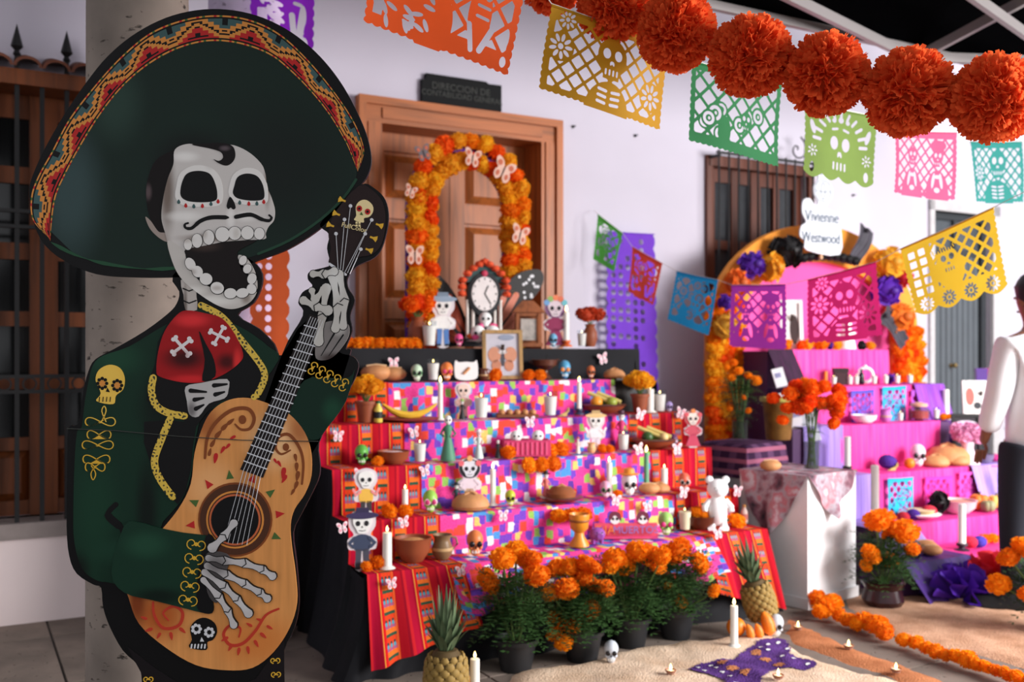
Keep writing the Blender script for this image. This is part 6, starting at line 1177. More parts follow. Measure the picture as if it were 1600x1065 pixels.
# purple butterfly drawn in coloured sand
pb = thing('sand_butterfly', 'purple butterfly drawn in coloured sand on the pale sand', 'sand drawing'); M_psand = sandmat('purple_sand', (104, 66, 140), (70, 40, 104))
def flatpatch(outline, z, m, name, stp=0.007):
    """a grainy layer of coloured sand lying on the sand under it"""
    P = [GP(x, y, 0.036) for x, y in smoothpoly(outline, 5)]; n = len(P); mb = MB(); idx = {}
    x0, x1, y0, y1 = min(p.x for p in P), max(p.x for p in P), min(p.y for p in P), max(p.y for p in P); rgj = random.Random(4)
    def inside(x, y):
        r_ = False
        for i in range(n):
            a, b_ = P[i], P[(i+1) % n]
            if (a.y > y) != (b_.y > y) and x < (b_.x-a.x)*(y-a.y)/(b_.y-a.y)+a.x: r_ = not r_
        return r_
    for i in range(int((x1-x0)/stp)+2):
        for j in range(int((y1-y0)/stp)+2):
            x, y = x0+(i-.5)*stp, y0+(j-.5)*stp
            if not inside(x+rgj.uniform(-1, 1)*stp, y+rgj.uniform(-1, 1)*stp): continue
            q = []
            for (a, b_) in ((i, j), (i+1, j), (i+1, j+1), (i, j+1)):
                if (a, b_) not in idx:
                    X, Y_ = x0+(a-1)*stp, y0+(b_-1)*stp; h_ = 0.045*(0.75+0.5*mnoise.noise((X*2.2, Y_*2.2, 3))+0.3*mnoise.noise((X*11, Y_*11, 5)))
                    idx[a, b_] = len(mb.v); mb.v.append((X, Y_, h_+z+rgj.uniform(0, .002)))
                q.append(idx[a, b_])
            mb.f.append(tuple(q)); mb.mi.append(0)
    o = mb.build(name, m, pb, smooth=False); return o
flatpatch([(1078, 1044), (1100, 1034), (1128, 1030), (1150, 1028), (1165, 1016), (1185, 1004), (1215, 1000), (1234, 1008), (1236, 1022), (1258, 1027), (1276, 1034), (1262, 1042), (1230, 1042), (1205, 1048), (1195, 1058), (1180, 1072), (1145, 1078), (1130, 1062), (1110, 1054), (1090, 1050)], 0.004, M_psand, 'wings')
for (x, y, rx, ry) in ((1182, 1020, 8, 4), (1196, 1030, 8, 3), (1145, 1045, 9, 4), (1165, 1053, 8, 4), (1218, 1037, 9, 3), (1130, 1036, 8, 3)): flatpatch(ellipse(x, y, rx, ry, 10), 0.0065, M_sand2, 'rust_spot')
for (x, y) in ((1090, 1043), (1110, 1038), (1118, 1043), (1200, 1008), (1216, 1006), (1230, 1012), (1188, 1012), (1222, 1026), (1240, 1029), (1262, 1036), (1140, 1058), (1128, 1050), (1200, 1016), (1150, 1068), (1100, 1048)): flatpatch(ellipse(x, y, 3, 1.6, 8), 0.0065, M_white, 'white_spot')
# ============================================================ second altar with the flower arch, at the right
O2 = [0.75, 1.0, 1.2, 1.45, 1.75, 2.05]; H2 = [1.41, 1.156, 0.906, 0.61, 0.335, 0.19]
T2 = [(2.73, 3.92), (2.75, 4.2), (2.52, 4.05), (2.62, 4.45), (2.72, 4.3), (2.52, 4.2)]
st2 = atwall(thing('stepped_stand', 'wooden stepped stand under the pink cloths of the right altar', 'stand'))
for i in range(6): MB().box(T2[i][0], T2[i][1], -O2[i]+0.004, -(O2[i-1] if i else 0.5)+0.004, 0.0, H2[i]-0.004).build('tier', cm((86, 50, 96)), st2, smooth=False)
def silk(name, rgb, rgb2):
    m, t = newmat(name, 0.55, 0, 0.25); uv = t.new('ShaderNodeUVMap'); mp = t.new('ShaderNodeMapping'); mp.inputs['Scale'].default_value = (40, 1.5, 1); t.link(uv.outputs[0], mp.inputs[0]); nz = t.new('ShaderNodeTexNoise'); nz.inputs['Scale'].default_value = 1; t.link(mp.outputs[0], nz.inputs['Vector'])
    t.link(t.ramp(nz.outputs['Fac'], [(0.3, rgb2), (0.65, rgb)], 'LINEAR'), t.b.inputs['Base Color']); return m
M_pink = silk('pink_organza', (238, 74, 160), (214, 40, 130)); M_lil = silk('lilac_satin', (178, 150, 222), (140, 112, 196)); M_vio = silk('violet_satin', (74, 44, 122), (48, 28, 84)); M_plum = silk('plum_cloth', (60, 20, 56), (36, 12, 36))
d2 = dict(O=O2, H=H2)
tag(drape('pink_cloth', 2.93, 3.93, 0, lambda u: 0.03, 0.007, M_pink, O=O2, H=H2, back0=0.5, amp=0.007, per=0.055, nu=90), 'sheer pink cloth flowing down the middle of the right altar', 'cloth')
tag(drape('lilac_cloth', 2.6, 2.96, 2, lambda u: 0.20, 0.011, M_lil, O=O2[:5], H=H2[:5], back0=1.0, amp=0.008, per=0.12, nu=40), 'lilac satin cloth down the left of the right altar steps', 'cloth')
tag(drape('lilac_cloth', 3.9, 4.42, 3, lambda u: 0.14, 0.011, M_lil, O=O2[:4], H=H2[:4], back0=1.2, amp=0.008, per=0.12, nu=40), 'lilac blue satin cloth at the far right of the altar', 'cloth')
tag(drape('violet_cloth', 3.88, 4.2, 1, lambda u: 0.7, 0.011, silk('bright_violet', (150, 70, 190), (110, 50, 160)), O=O2[:2], H=H2[:2], back0=0.75, amp=0.01, per=0.1, nu=30), 'violet cloth bunched at the right end of the candle step', 'cloth')
tag(drape('dark_violet_cloth', 2.5, 3.06, 5, lambda u: 0.015, 0.012, M_vio, O=O2, H=H2, back0=1.76, amp=0.012, per=0.2, nu=30), 'deep violet cloth over the low front box of the right altar', 'cloth')
tag(drape('plum_cloth', 2.7, 2.93, 0, lambda u: 1.17, 0.010, M_plum, O=O2[:1], H=H2[:1], back0=0.5, amp=0.006, per=0.14, nu=24), 'dark plum cloth at the left of the topmost step of the right altar', 'cloth')
# the arch
ob = 0.42; tL, tR = wt(1128, ob), wt(1414, ob); tM = (tL+tR)/2; rM = (tR-tL)/2
zc = 1.55; zTop = EYE + (HY-368)/F*WP(tM, ob, 0).y; rz_ = zTop-zc-0.05
ar2 = atwall(thing('flower_arch', 'tall arch with dense marigold sides and pink backdrop behind the right altar', 'flower arch'))
def arcp(a, dr): return (tM-(rM+dr)*math.cos(a), zc+(rz_+dr)*math.sin(a))
def archpath(dr): return [(tM-rM-dr, 0.0), (tM-rM-dr, 0.8)] + [arcp(a, dr) for a in np.linspace(0, math.pi, 25)] + [(tM+rM+dr, 0.8), (tM+rM+dr, 0.0)]
oi, oo = archpath(-0.15), archpath(0.13); bmz = MB()
for k in range(len(oi)-1):
    q = (oi[k], oo[k], oo[k+1], oi[k+1]); bmz.add([(x, y, z) for y in (-ob-0.02, -ob+0.04) for x, z in q], [(0,1,2,3),(7,6,5,4),(0,3,7,4),(1,5,6,2)])
bmz.build('arch_frame', mat('orange_fabric', (238, 150, 50), 0.8), ar2, smooth=False)
MB().plate(oi, -ob+0.03, -ob+0.035).build('backdrop', mat('pink_backdrop', (240, 84, 160), 0.8, 0.08, 4), ar2, smooth=False)
for s_, z0, z1 in ((-1, 0.75, 1.78), (1, 0.95, 1.62)):
    z = z0; j = 0
    while z < z1:
        for q in range(5): flower(ar2, (tM+s_*rM*1.0+(q-2+0.5*(j % 2)-0.25)*0.058+random.uniform(-.008, .008), -ob-0.04+random.uniform(-.012, .012), z+random.uniform(-.01, .01)), random.uniform(0.038, 0.05), random.choice([M_marig, M_marig, M_marigy, M_marigd]))
        z += 0.056; j += 1
PF = {}
def paper_flower(root, r, rgb=(120, 40, 170), n=70, **k):
    key = (rgb, n)
    if key not in PF: PF[key] = (frill(n, 1.0, n+rgb[0], 0.8, 0.55, 0.35, 0.4).mesh('petals', mat('tissue_%d_%d_%d' % rgb, rgb, 0.7, 0.2, 8, trans=0.25)), MB().ball((0, 0, 0), (.35, .35, .3), 10, 7).mesh('flower_core', cm(tuple(int(x*.8) for x in rgb))))
    o = link('petals', PF[key][0], root, (0, 0, 0), rot=(R(80), 0, random.uniform(0, 6)), scale=r); link('flower_core', PF[key][1], root, (0, -r*.55, 0), scale=r)
for (px, py, r_, rgb, lab) in ((1175, 413, 23, (84, 30, 160), 'big purple paper flower at the upper left of the right arch'), (1205, 418, 26, (250, 170, 40), 'big yellow paper flower beside the upper left purple one'), (1152, 442, 24, (240, 112, 30), 'big orange paper flower below the upper left purple one'), (1133, 471, 13, (84, 30, 160), 'small purple paper flower on the left of the right arch'), (1134, 508, 24, (250, 180, 60), 'yellow paper flower atop the left marigold column'),
        (1228, 392, 28, (24, 20, 22), 'black ruffled paper flower left of the white name sign'), (1388, 410, 27, (250, 176, 40), 'yellow paper flower at the upper right of the right arch'), (1386, 455, 24, (90, 30, 170), 'purple paper flower at the right of the right arch'), (1412, 432, 17, (224, 40, 60), 'red paper flower at the right rim of the right arch'), (1405, 495, 27, (244, 120, 24), 'orange paper flower atop the right marigold column')):
    wall_item(paper_flower, 'paper_flower', 'paper flower', lab, px, py, 0.56, r_, 0, 'paper flowers on the right arch', rgb=rgb)
rf = atwall(thing('black_ruffle', 'black tissue ruffle under the white name sign', 'ruffle')); tis = frill(40, 1.0, 5, 0.8, 0.6, 0.3, 0.4).mesh('tuft', mat('black_tissue', (20, 18, 20), 0.7))
for i in range(9): link('tuft', tis, rf, (wt(1255+i*10, 0.55), -0.55, EYE+(HY-(402-6*math.sin(i/8*3.14)))/F*7.3), scale=0.05)
def scarfpatch(root, s, **k):
    mb = MB(); mb.sheet(lambda u, v: ((u-.5)*s*(1-.3*v)+.12*s*math.sin(v*5), -.04*s*math.sin(u*12+v*3), (.5-v)*s*1.9), 14, 16); mb.build('cloth', mat('dark_print_cloth', (54, 50, 60), 0.6, 0.9, 9), root); MB().ball((0, -.02, s*.8), (.12*s, .08*s, .1*s), 10, 7).build('knot', mat('dark_print_cloth', (54, 50, 60)), root)
wall_item(scarfpatch, 'printed_scarf', 'scarf', 'dark printed scarf tied at the top right of the right arch', 1345, 384, 0.55, 34, 25); wall_item(scarfpatch, 'printed_scarf', 'scarf', 'dark printed scarf tied on the right marigold column', 1398, 512, 0.58, 36, -50)
# white name sign with an orb on top
def namesign(root, s, **k):
    out = [(-.4, -.46), (.44, -.5), (.46, .02), (.4, .12), (.38, .26), (.1, .34), (.13, .44), (.24, .58), (.24, .74), (.13, .86), (.12, 1.0), (.04, .93), (0, 1.02), (-.05, .93), (-.12, 1.0), (-.12, .86), (-.22, .74), (-.22, .58), (-.12, .45), (-.2, .38), (-.34, .5), (-.5, .44), (-.52, .22), (-.42, .06), (-.54, -.02), (-.58, -.2), (-.46, -.3)]
    B(root, 'board', MB().plate([(x*s, z*s) for x, z in smoothpoly(out, 3)], -0.012, 0), mat('white_foam_board', (214, 218, 224), 0.7, 0.02), False)
    ink = cm((50, 70, 92)); put_text('Vivienne', .3*s, ink, root, (-.03*s, -.014, .17*s), sx=.84, name='word'); put_text('Westwood', .29*s, ink, root, (-.05*s, -.014, -.22*s), sx=.74, name='word')
    for q in (.2, .16): B(root, 'orb_ring', MB().plate(ribbon([(q*s*math.cos(a)*(1 if q > .18 else .35), .66*s+q*s*math.sin(a)) for a in [k_*.35 for k_ in range(19)]], .012*s), -0.014, -.011), ink, False)
    B(root, 'orb_ring', MB().plate(ribbon([(-.19*s, .66*s), (0, .64*s), (.19*s, .66*s)], .012*s), -0.0145, -.011), ink, False)
    B(root, 'post', MB().box(-.03*s, .03*s, 0.0, 0.02, -.6*s, -.4*s), cm((200, 160, 120)), False)
wall_item(namesign, 'name_sign', 'sign', 'white cut out name sign with an orb on top of the right arch', 1284, 354, 0.62, 84)
# pedestals
def pedestal(name, label, corner, rot, w_, d_, h):
    o = thing(name, label, 'pedestal', (corner.x, corner.y, 0), rot); m = mat('white_painted_board', (246, 246, 248), 0.5, 0.03)
    MB().box(0, w_, 0, d_, 0, h).build('box', m, o, smooth=False); MB().box(-0.012, w_+0.012, -0.012, d_+0.012, 0, 0.06).build('plinth', m, o, smooth=False); return o
c0 = GP(1262, 952); RP = R(40); pedestal('white_pedestal', 'white box pedestal with a printed scarf between the two altars', c0, RP, 0.48, 0.45, 0.72)
def floral():
    m, t = newmat('grey_rose_print', 0.7, 0, 0.2); tc = t.new('ShaderNodeTexCoord'); a = t.new('ShaderNodeTexNoise'); a.inputs['Scale'].default_value = 9; a.inputs['Detail'].default_value = 5; t.link(tc.outputs['Object'], a.inputs['Vector'])
    t.link(t.ramp(a.outputs['Fac'], [(0.3, (60, 50, 60)), (0.42, (140, 96, 110)), (0.5, (176, 168, 178)), (0.58, (196, 120, 132)), (0.66, (214, 208, 216))], 'LINEAR'), t.b.inputs['Base Color']); return m
M_flo = floral(); sc_ = thing('printed_scarf', 'grey and rose printed scarf draped over the white pedestal', 'scarf', (c0.x, c0.y, 0), RP)
MB().box(0, 0.48, 0, 0.45, 0.722, 0.726).build('cloth', M_flo, sc_, smooth=False)
def flap(fx, L, pk):
    def f(u, v):
        l = L*(1-abs(u-pk)/(pk if u < pk else 1-pk))**0.85; k = 0.006+0.03*v*(l/L)*(1+math.sin(u*17))
        return fx(u, k, 0.727-v*max(l, 0.012))
    return MB().sheet(f, 40, 10)
flap(lambda u, k, z: (0.48*u, -k-0.004, z), 0.25, 0.42).build('hanging_corner', M_flo, sc_); flap(lambda u, k, z: (-k-0.004, 0.45*u, z), 0.40, 0.55).build('hanging_corner', M_flo, sc_)
c1_ = PT(1166, 695, 5.9); pedestal('white_pedestal', 'white pedestal mostly hidden under a dark checked cloth', Vector((c1_.x, c1_.y, 0)), R(38), 0.34, 0.32, 0.845)
def plaid():
    m, t = newmat('checked_cloth', 0.8, 0, 0.1); tc = t.new('ShaderNodeTexCoord'); sx = t.new('ShaderNodeSeparateXYZ'); t.link(tc.outputs['Object'], sx.inputs[0])
    a = t.math('ABSOLUTE', t.math('SINE', t.math('MULTIPLY', sx.outputs[2], 48.0))); b_ = t.math('ABSOLUTE', t.math('SINE', t.math('MULTIPLY', t.math('ADD', sx.outputs[0], sx.outputs[1]), 26.0)))
    c_ = t.mix(t.math('GREATER_THAN', b_, 0.75), lin((70, 44, 74)), lin((104, 70, 104))); t.link(t.mix(t.math('GREATER_THAN', a, 0.82), c_, lin((176, 104, 130))), t.b.inputs['Base Color']); return m
pc = thing('checked_cloth', 'dark checked cloth over the small pedestal beside the marigold column', 'cloth', (c1_.x, c1_.y, 0), R(38))
def pcf(u, v):
    x, y = -0.2+0.74*u, -0.2+0.72*v; w_, d_ = 0.34, 0.32; dx = max(0, -x, x-w_); dy = max(0, -y, y-d_); return (min(max(x, -0.014-0.12*dx), w_+0.014+0.12*dx), min(max(y, -0.014-0.12*dy), d_+0.014), 0.852-max(dx, dy)*1.0-0.012*math.sin(x*40)*(dy > 0.02)*(dy*5))
MB().sheet(pcf, 36, 36).build('cloth', plaid(), pc)
def glassvase(root, h, blooms=(), r=0.045, vh=None, m=None, seed=3, green=160, gh=None, **k):
    vh = vh or h*.6; rg = random.Random(seed)
    B(root, 'vase', MB().lathe([(r*.85, 0), (r*.9, .01), (r*.95, vh*.5), (r*1.1, vh), (r*1.03, vh), (r*.85, vh*.5), (r*.8, .02)], 20), M_glass)
    B(root, 'water', MB().lathe([(r*.8, .012), (r*.84, vh*.5), (0, vh*.5)], 16), glass('vase_water', (0.8, 0.85, 0.78), 0.3))
    for q in range(9): a = q*.7; B(root, 'stem', MB().tube([(r*.5*math.cos(a), r*.5*math.sin(a), .02), (r*.7*math.cos(a+2), r*.7*math.sin(a+2), vh), (r*1.2*math.cos(a+2), r*1.2*math.sin(a+2), h*.9)], .004, 5), M_stem)
    fm = MB(); foliage(fm, rg, (0, 0, vh*.5), r*.9, green//2, r*1.1, vh*.4); foliage(fm, rg, (0, 0, vh*1.02), r*1.6, green, r*1.7, (gh or h)-vh); o = B(root, 'foliage', fm, M_leaf, False); o['kind'] = 'stuff'
    for (x, y, z, rr) in blooms: flower(root, (x, y, z), rr, m or M_marig)
p = Vector((c0.x, c0.y, 0)) + Matrix.Rotation(RP, 3, 'Z') @ Vector((0.22, 0.12, 0)); p.z = 0.727; kx = p.y/F
r_ = thing('glass_vase', 'tall glass vase of deep orange marigolds on the white pedestal', 'vase', p, 0); rg = random.Random(5)
glassvase(r_, 0.42, [(rg.gauss(0, .07), rg.uniform(-.1, .06), .42+rg.uniform(-.06, .07), rg.uniform(.032, .042)) for _ in range(26)] + [(-.15, -.05, .36, .034), (-.17, -.02, .29, .03), (.13, -.04, .33, .036), (.12, -.02, .27, .033), (.15, 0, .42, .03)], r=.05, vh=.33, m=M_marigd, green=70, gh=.4)
p = Vector((c1_.x, c1_.y, 0)) + Matrix.Rotation(R(38), 3, 'Z') @ Vector((0.14, 0.16, 0)); p.z = 0.857
r_ = thing('glass_vase', 'glass vase of leafy marigold stems on the checked cloth', 'vase', p, 0)
glassvase(r_, 0.42, [(-.02, -.05, .43, .026), (.05, 0, .40, .024), (.09, -.02, .37, .032), (-.06, -.04, .39, .026), (-.07, -.03, .20, .018), (.0, -.1, .27, .014), (.03, -.09, .19, .018), (-.04, 0, .48, .024), (-.08, 0, .45, .02)], r=.055, vh=.24, green=170, gh=.38)
p = Vector((c0.x, c0.y, 0)) + Matrix.Rotation(RP, 3, 'Z') @ Vector((-0.0, 0.3, 0)); p.z = 0.727; r_ = thing('bread_roll', 'round bread roll on the white pedestal scarf', 'bread', p + Vector((0.05, 0, 0)), 0); roll(r_, 0.065)
# ------------------------------------------------------------ things on the right altar
def J(fn_, name, cat, label, px, step, hpx, back=0.09, **k): return item(fn_, name, cat, label, px, step, hpx, back, O=O2, H=H2, **k)
J(frame_pic, 'picture_frame', 'picture frame', 'tall white frame with a dark figure on the topmost step of the right altar', 1238, 0, 78, 0.14, w=0.16, fr=(240, 238, 236), pic=(236, 232, 230), spots=((0.12, .4, .2, .3, (60, 40, 40)),), lift=0.012)
def statue(root, h, **k):
    s = h; m = mat('white_plaster', (250, 250, 250), 0.5, 0.02); B(root, 'body', MB().lathe([(.3*s, 0), (.26*s, .2*s), (.2*s, .45*s), (.26*s, .55*s), (.12*s, .66*s)], 14), m); B(root, 'head', MB().ball((0, 0, .76*s), (.17*s, .16*s, .15*s), 12, 8), m)
    for q in (-1, 1): B(root, 'horn', MB().tube([(q*.1*s, 0, .86*s), (q*.18*s, 0, .95*s), (q*.2*s, 0, s)], [.05*s, .045*s, .02*s], 7), m); B(root, 'arm', MB().tube([(q*.2*s, 0, .5*s), (q*.3*s, -.06*s, .35*s)], .07*s, 7), m)
J(statue, 'white_statuette', 'figurine', 'bright white statuette on the topmost step of the right altar', 1323, 0, 48, 0.08)
for (px, m_, h_, lab) in ((1229, M_marig, 17, 'orange flower head beside the tall white frame'), (1252, M_marigd, 15, 'red orange flower head right of the tall white frame'), (1262, M_marigy, 17, 'yellow flower head on the topmost step right of the white frame'), (1283, M_marig, 22, 'tall orange flower head left of the white statuette'), (1308, M_marigy, 15, 'pale yellow flower head touching the white statuette'), (1360, M_marigy, 14, 'yellow flower head at the right of the topmost step')): J(marigolds, 'marigold_bloom', 'flower', lab, px, 0, h_, 0.06, m=m_)
J(paper_flower, 'paper_flower', 'paper flower', 'dark violet paper tuft between the yellow flower heads', 1296, 0, 8, 0.05, rgb=(84, 30, 160), lift=0.04); J(paper_flower, 'paper_flower', 'paper flower', 'black paper tuft right of the white statuette', 1347, 0, 9, 0.05, rgb=(24, 20, 22), lift=0.04)
for i, (px, lab) in enumerate(((1303, 'white votive candle left of the dark box on the candle step'), (1328, 'white votive candle right of the dark box'), (1338, 'white votive candle left of the black bottle'), (1366, 'white votive candle right of the white ring'), (1384, 'white votive candle in the middle right of the candle step'), (1402, 'white votive candle second from the right on the candle step'), (1422, 'white votive candle at the right end of the candle step'))): J(glass_candle, 'votive_candle', 'candle', lab, px, 1, 16, 0.06, group='votive candles on the right altar')
def giftbox(root, h, rgb=(60, 30, 36), lid=(44, 20, 26), **k): s = h; B(root, 'box', MB().box(-.4*s, .4*s, -.3*s, .3*s, 0, .75*s), cm(rgb), False); B(root, 'lid', MB().box(-.43*s, .43*s, -.33*s, .33*s, .75*s, s), cm(lid), False)
J(giftbox, 'gift_box', 'box', 'dark maroon box on the candle step', 1313, 1, 26, 0.12); J(bottle, 'perfume_bottle', 'bottle', 'slim black bottle among the votive candles', 1346, 1, 24, 0.08, body=(24, 22, 36), cap=(20, 20, 26), r=0.02)
def ring(root, h, **k): s = h; B(root, 'ring', MB().tube([(.4*s*math.cos(a), 0, .5*s+.4*s*math.sin(a)) for a in [q*.33 for q in range(20)]], .09*s, 8), M_white); B(root, 'clasp', MB().ball((0, 0, .95*s), .12*s, 8, 6), M_white)
J(ring, 'white_ring', 'ornament', 'white ring ornament standing behind the black bottle', 1352, 1, 28, 0.14); J(taper, 'taper_candle', 'candle', 'orange taper candle left of the maroon box', 1290, 1, 24, 0.1, wax=cm((240, 130, 40)), lit=False)
J(marigolds, 'marigold_bloom', 'flower', 'orange marigold pair at the left end of the candle step', 1262, 1, 15, 0.05, n=2); J(paper_flower, 'paper_flower', 'paper flower', 'violet paper tuft between the right votive candles', 1392, 1, 9, 0.13, rgb=(84, 30, 160), lift=0.05)
def easel_sign(root, h, **k): s = h; T = Matrix.Rotation(R(-14), 4, 'X') @ Matrix.Rotation(R(-14), 4, 'Y'); B(root, 'panel', MB().box(-.3*s, .3*s, -.01, .005, 0, s, T=T), mat('white_card', (244, 242, 246), 0.6, 0.02), False); B(root, 'printed_block', MB().box(-.2*s, .1*s, -.012, -.009, .5*s, .75*s, T=T), cm((150, 150, 190)), False); B(root, 'strut', MB().box(-.02, .02, .02, .3*s, 0, .02), cm((150, 120, 90)), False)
J(easel_sign, 'leaning_card', 'card', 'large white card leaning behind the marigold vase', 1258, 2, 86, 0.02, lift=-0.1); J(easel_sign, 'leaning_card', 'card', 'small white card leaning at the left of the plum cloth', 1222, 1, 30, 0.04, lift=0.012)
def tubdrape(root, h, **k): s = h; B(root, 'vessel', MB().lathe([(.28*s, 0), (.3*s, .1*s), (.36*s, .85*s), (.42*s, .92*s), (.42*s, s), (.36*s, s), (.3*s, .2*s)], 20), mat('ochre_brocade', (150, 104, 40), 0.6, 0.6, 14)); B(root, 'rim', MB().lathe([(.43*s, .9*s), (.44*s, .96*s), (.43*s, s)], 20), cm((196, 186, 90)))
J(tubdrape, 'brocade_vessel', 'vessel', 'ochre brocade vessel left of the leaning white card', 1216, 2, 66, 0.0, lift=-0.06)
J(bowl, 'white_bowl', 'bowl', 'small white lidded bowl on the third step of the right altar', 1350, 2, 12, 0.06, m=M_white, fill=M_white, flare=2.6); J(jug, 'glass_mug', 'mug', 'small blue and pink mug on the third step of the right altar', 1384, 2, 20, 0.06, m=cm((190, 110, 190))); J(glass_candle, 'votive_candle', 'candle', 'white votive candle in front of the cyan paper flag', 1407, 2, 16, 0.04, group='votive candles on the right altar')
def jar(root, h, **k): s = h; B(root, 'jar', MB().lathe([(.45*s, 0), (.55*s, .1*s), (.55*s, .6*s), (.4*s, .72*s), (.4*s, .76*s)], 18), glass('jar_glass', (1, .93, .93), .3)); B(root, 'sweets', MB().lathe([(.4*s, .02), (.5*s, .1*s), (.5*s, .5*s), (0, .56*s)], 16), mat('red_sweets', (206, 60, 60), 0.4, 0.5, 90)); B(root, 'lid', MB().lathe([(.46*s, .76*s), (.46*s, .9*s), (.1*s, s), (0, s)], 16), cm((226, 170, 140)))
J(jar, 'sweet_jar', 'jar', 'glass jar of red sweets on the third step of the right altar', 1436, 2, 28, 0.06); J(glass_candle, 'votive_candle', 'candle', 'white votive candle right of the sweet jar', 1463, 2, 18, 0.06, group='votive candles on the right altar'); J(marigolds, 'marigold_bloom', 'flower', 'small orange bloom pair right of the sweet jar', 1478, 2, 10, 0.03, n=2)
# fourth step
def yarn(root, r, rgb=(90, 40, 160), **k): B(root, 'ball', MB().ball((0, 0, r), (r*1.25, r*1.1, r), 14, 9), mat('yarn_%d_%d_%d' % rgb, rgb, 0.9, 0.3, 60, bump=0.3)); [B(root, 'strand', MB().tube([(1.26*r*math.cos(a), 1.1*r*math.sin(a)*math.cos(t_), r+r*math.sin(a)*math.sin(t_)) for a in [q*.45 for q in range(15)]], r*.05, 5), mat('yarn_%d_%d_%d' % rgb, rgb)) for t_ in (.4, 1.3, 2.2)]
J(yarn, 'yarn_ball', 'yarn', 'purple yarn ball left of the big white skull', 1387, 3, 11, 0.12, rgb=(74, 36, 140)); J(cane, 'sugar_cane', 'sugar cane', 'sugar cane', 1398, 3, 15, 0.06, ref='left of the big white skull'); J(orange_fruit, 'orange', 'fruit', 'orange in front of the big white skull', 1421, 3, 17, 0.05)
J(skull_fig, 'skull_figure', 'skull', 'big white and pink skull on the right altar', 1434, 3, 35, 0.12, rgb=(230, 216, 226)); J(bread_loaf, 'bread_loaf', 'bread', 'sugared bread right of the big white skull', 1462, 3, 18, 0.08); J(bread_loaf, 'bread_loaf', 'bread', 'sugared bread in the middle of the bread pile', 1481, 3, 30, 0.14); J(bread_loaf, 'bread_loaf', 'bread', 'sugared bread at the right of the bread pile', 1496, 3, 17, 0.06)
J(taper, 'taper_candle', 'candle', 'white taper candle in a dark wire holder left of the skull', 1324, 3, 62, 0.1, r=0.02, holder=M_iron, lit=False)
def pinkvase(root, h, **k): s = h; B(root, 'vase', MB().lathe([(.3*s, 0), (.22*s, .1*s), (.13*s, .4*s), (.16*s, .55*s), (.12*s, .55*s)], 14), cm((250, 216, 230))); [flower(root, (.2*s*math.cos(q*1.05), .2*s*math.sin(q*1.05), (.72+.12*(q % 2))*s), .2*s, mat('pink_petal', (250, 180, 216), 0.7, trans=.2)) for q in range(6)]
J(pinkvase, 'pink_vase', 'vase', 'pale vase of pink flowers right of the bread pile', 1512, 3, 62, 0.06); J(frame_pic, 'poster_frame', 'picture frame', 'black framed poster with pink print behind the pink vase', 1512, 3, 74, 0.16, w=0.2, fr=(30, 28, 30), pic=(50, 44, 50), spots=((0, .45, .2, .2, (240, 150, 190)), (0, .8, .35, .06, (220, 220, 230)), (-.1, .68, .3, .04, (220, 220, 230))))
J(frame_pic, 'picture_frame', 'picture frame', 'white framed picture with coral blocks at the far right', 1534, 2, 56, 0.1, w=0.26, fr=(248, 246, 244), pic=(248, 240, 236), spots=((-.3, .55, .12, .25, (220, 110, 100)), (.22, .4, .14, .2, (226, 150, 130)), (-.1, .3, .1, .1, (60, 60, 66)))); J(taper, 'taper_candle', 'candle', 'white taper candle left of the coral framed picture', 1478, 2, 52, 0.12, r=0.022, lit=False, lift=0.0)
for (px, rgb, lab) in ((1533, (96, 60, 150), 'small violet book standing behind the coral framed picture'), (1546, (206, 40, 50), 'small red book standing behind the coral framed picture')): J(giftbox, 'small_book', 'book', lab, px, 1, 20, 0.2, rgb=rgb, lid=rgb)
p = spot(1581, 3, 0.15, O2, H2); r_ = thing('pineapple', 'small pineapple at the far right beside the person', 'pineapple', p, 0); pineapple_thing(r_, 0.30)
J(bowl, 'silver_bowl', 'bowl', 'small grey bowl right of the pink vase', 1538, 3, 13, 0.06, m=cm((130, 120, 150), 0.3), flare=1.8); J(yarn, 'yarn_ball', 'yarn', 'pink yarn ball beside the small grey bowl', 1555, 3, 6, 0.06, rgb=(220, 60, 140))
# fifth step
J(bowl, 'white_bowl', 'bowl', 'pink rimmed soup bowl behind the front taper candle', 1497, 4, 20, 0.12, m=cm((240, 214, 214), .3), fill=cm((206, 150, 120)), flare=2.2)
def tortillas(root, h, **k): s = h; B(root, 'plate', MB().lathe([(1.2*s, 0), (2.0*s, .3*s), (2.1*s, .42*s), (1.2*s, .2*s)], 24), M_white); B(root, 'rim', MB().lathe([(2.07*s, .36*s), (2.14*s, .42*s), (2.07*s, .46*s)], 24), M_white); [loose(root, 'tortilla', MB().lathe([(1.3*s, (.25+.16*q)*s), (1.35*s, (.32+.16*q)*s), (0, (.36+.16*q)*s)], 20, c=(.05*s*q, 0, 0)), cm((236, 210, 160)), '%s tortilla of the stack on the white plate' % ('bottom', 'second lowest', 'second highest', 'top')[q], 'tortilla', 'stacked tortillas') for q in range(4)]
J(tortillas, 'tortilla_plate', 'plate', 'white plate under the tortillas above the wrapped marigold pot', 1437, 4, 15, 0.12)
for (px, h_, rgb, bk, lab) in ((1411, 8, (206, 40, 60), .05, 'red yarn ball left of the purple one on the fifth step'), (1427, 8, (74, 36, 140), .09, 'purple yarn ball beside the cyan paper flag'), (1452, 9, (220, 50, 70), .1, 'red yarn ball left of the black paper tuft'), (1496, 7, (84, 36, 150), .2, 'purple yarn ball behind the soup bowl')): J(yarn, 'yarn_ball', 'yarn', lab, px, 4, h_, bk, rgb=rgb)
J(paper_flower, 'paper_flower', 'paper flower', 'black crumpled paper tuft on the fifth step', 1466, 4, 20, 0.16, rgb=(24, 20, 22), lift=0.09)
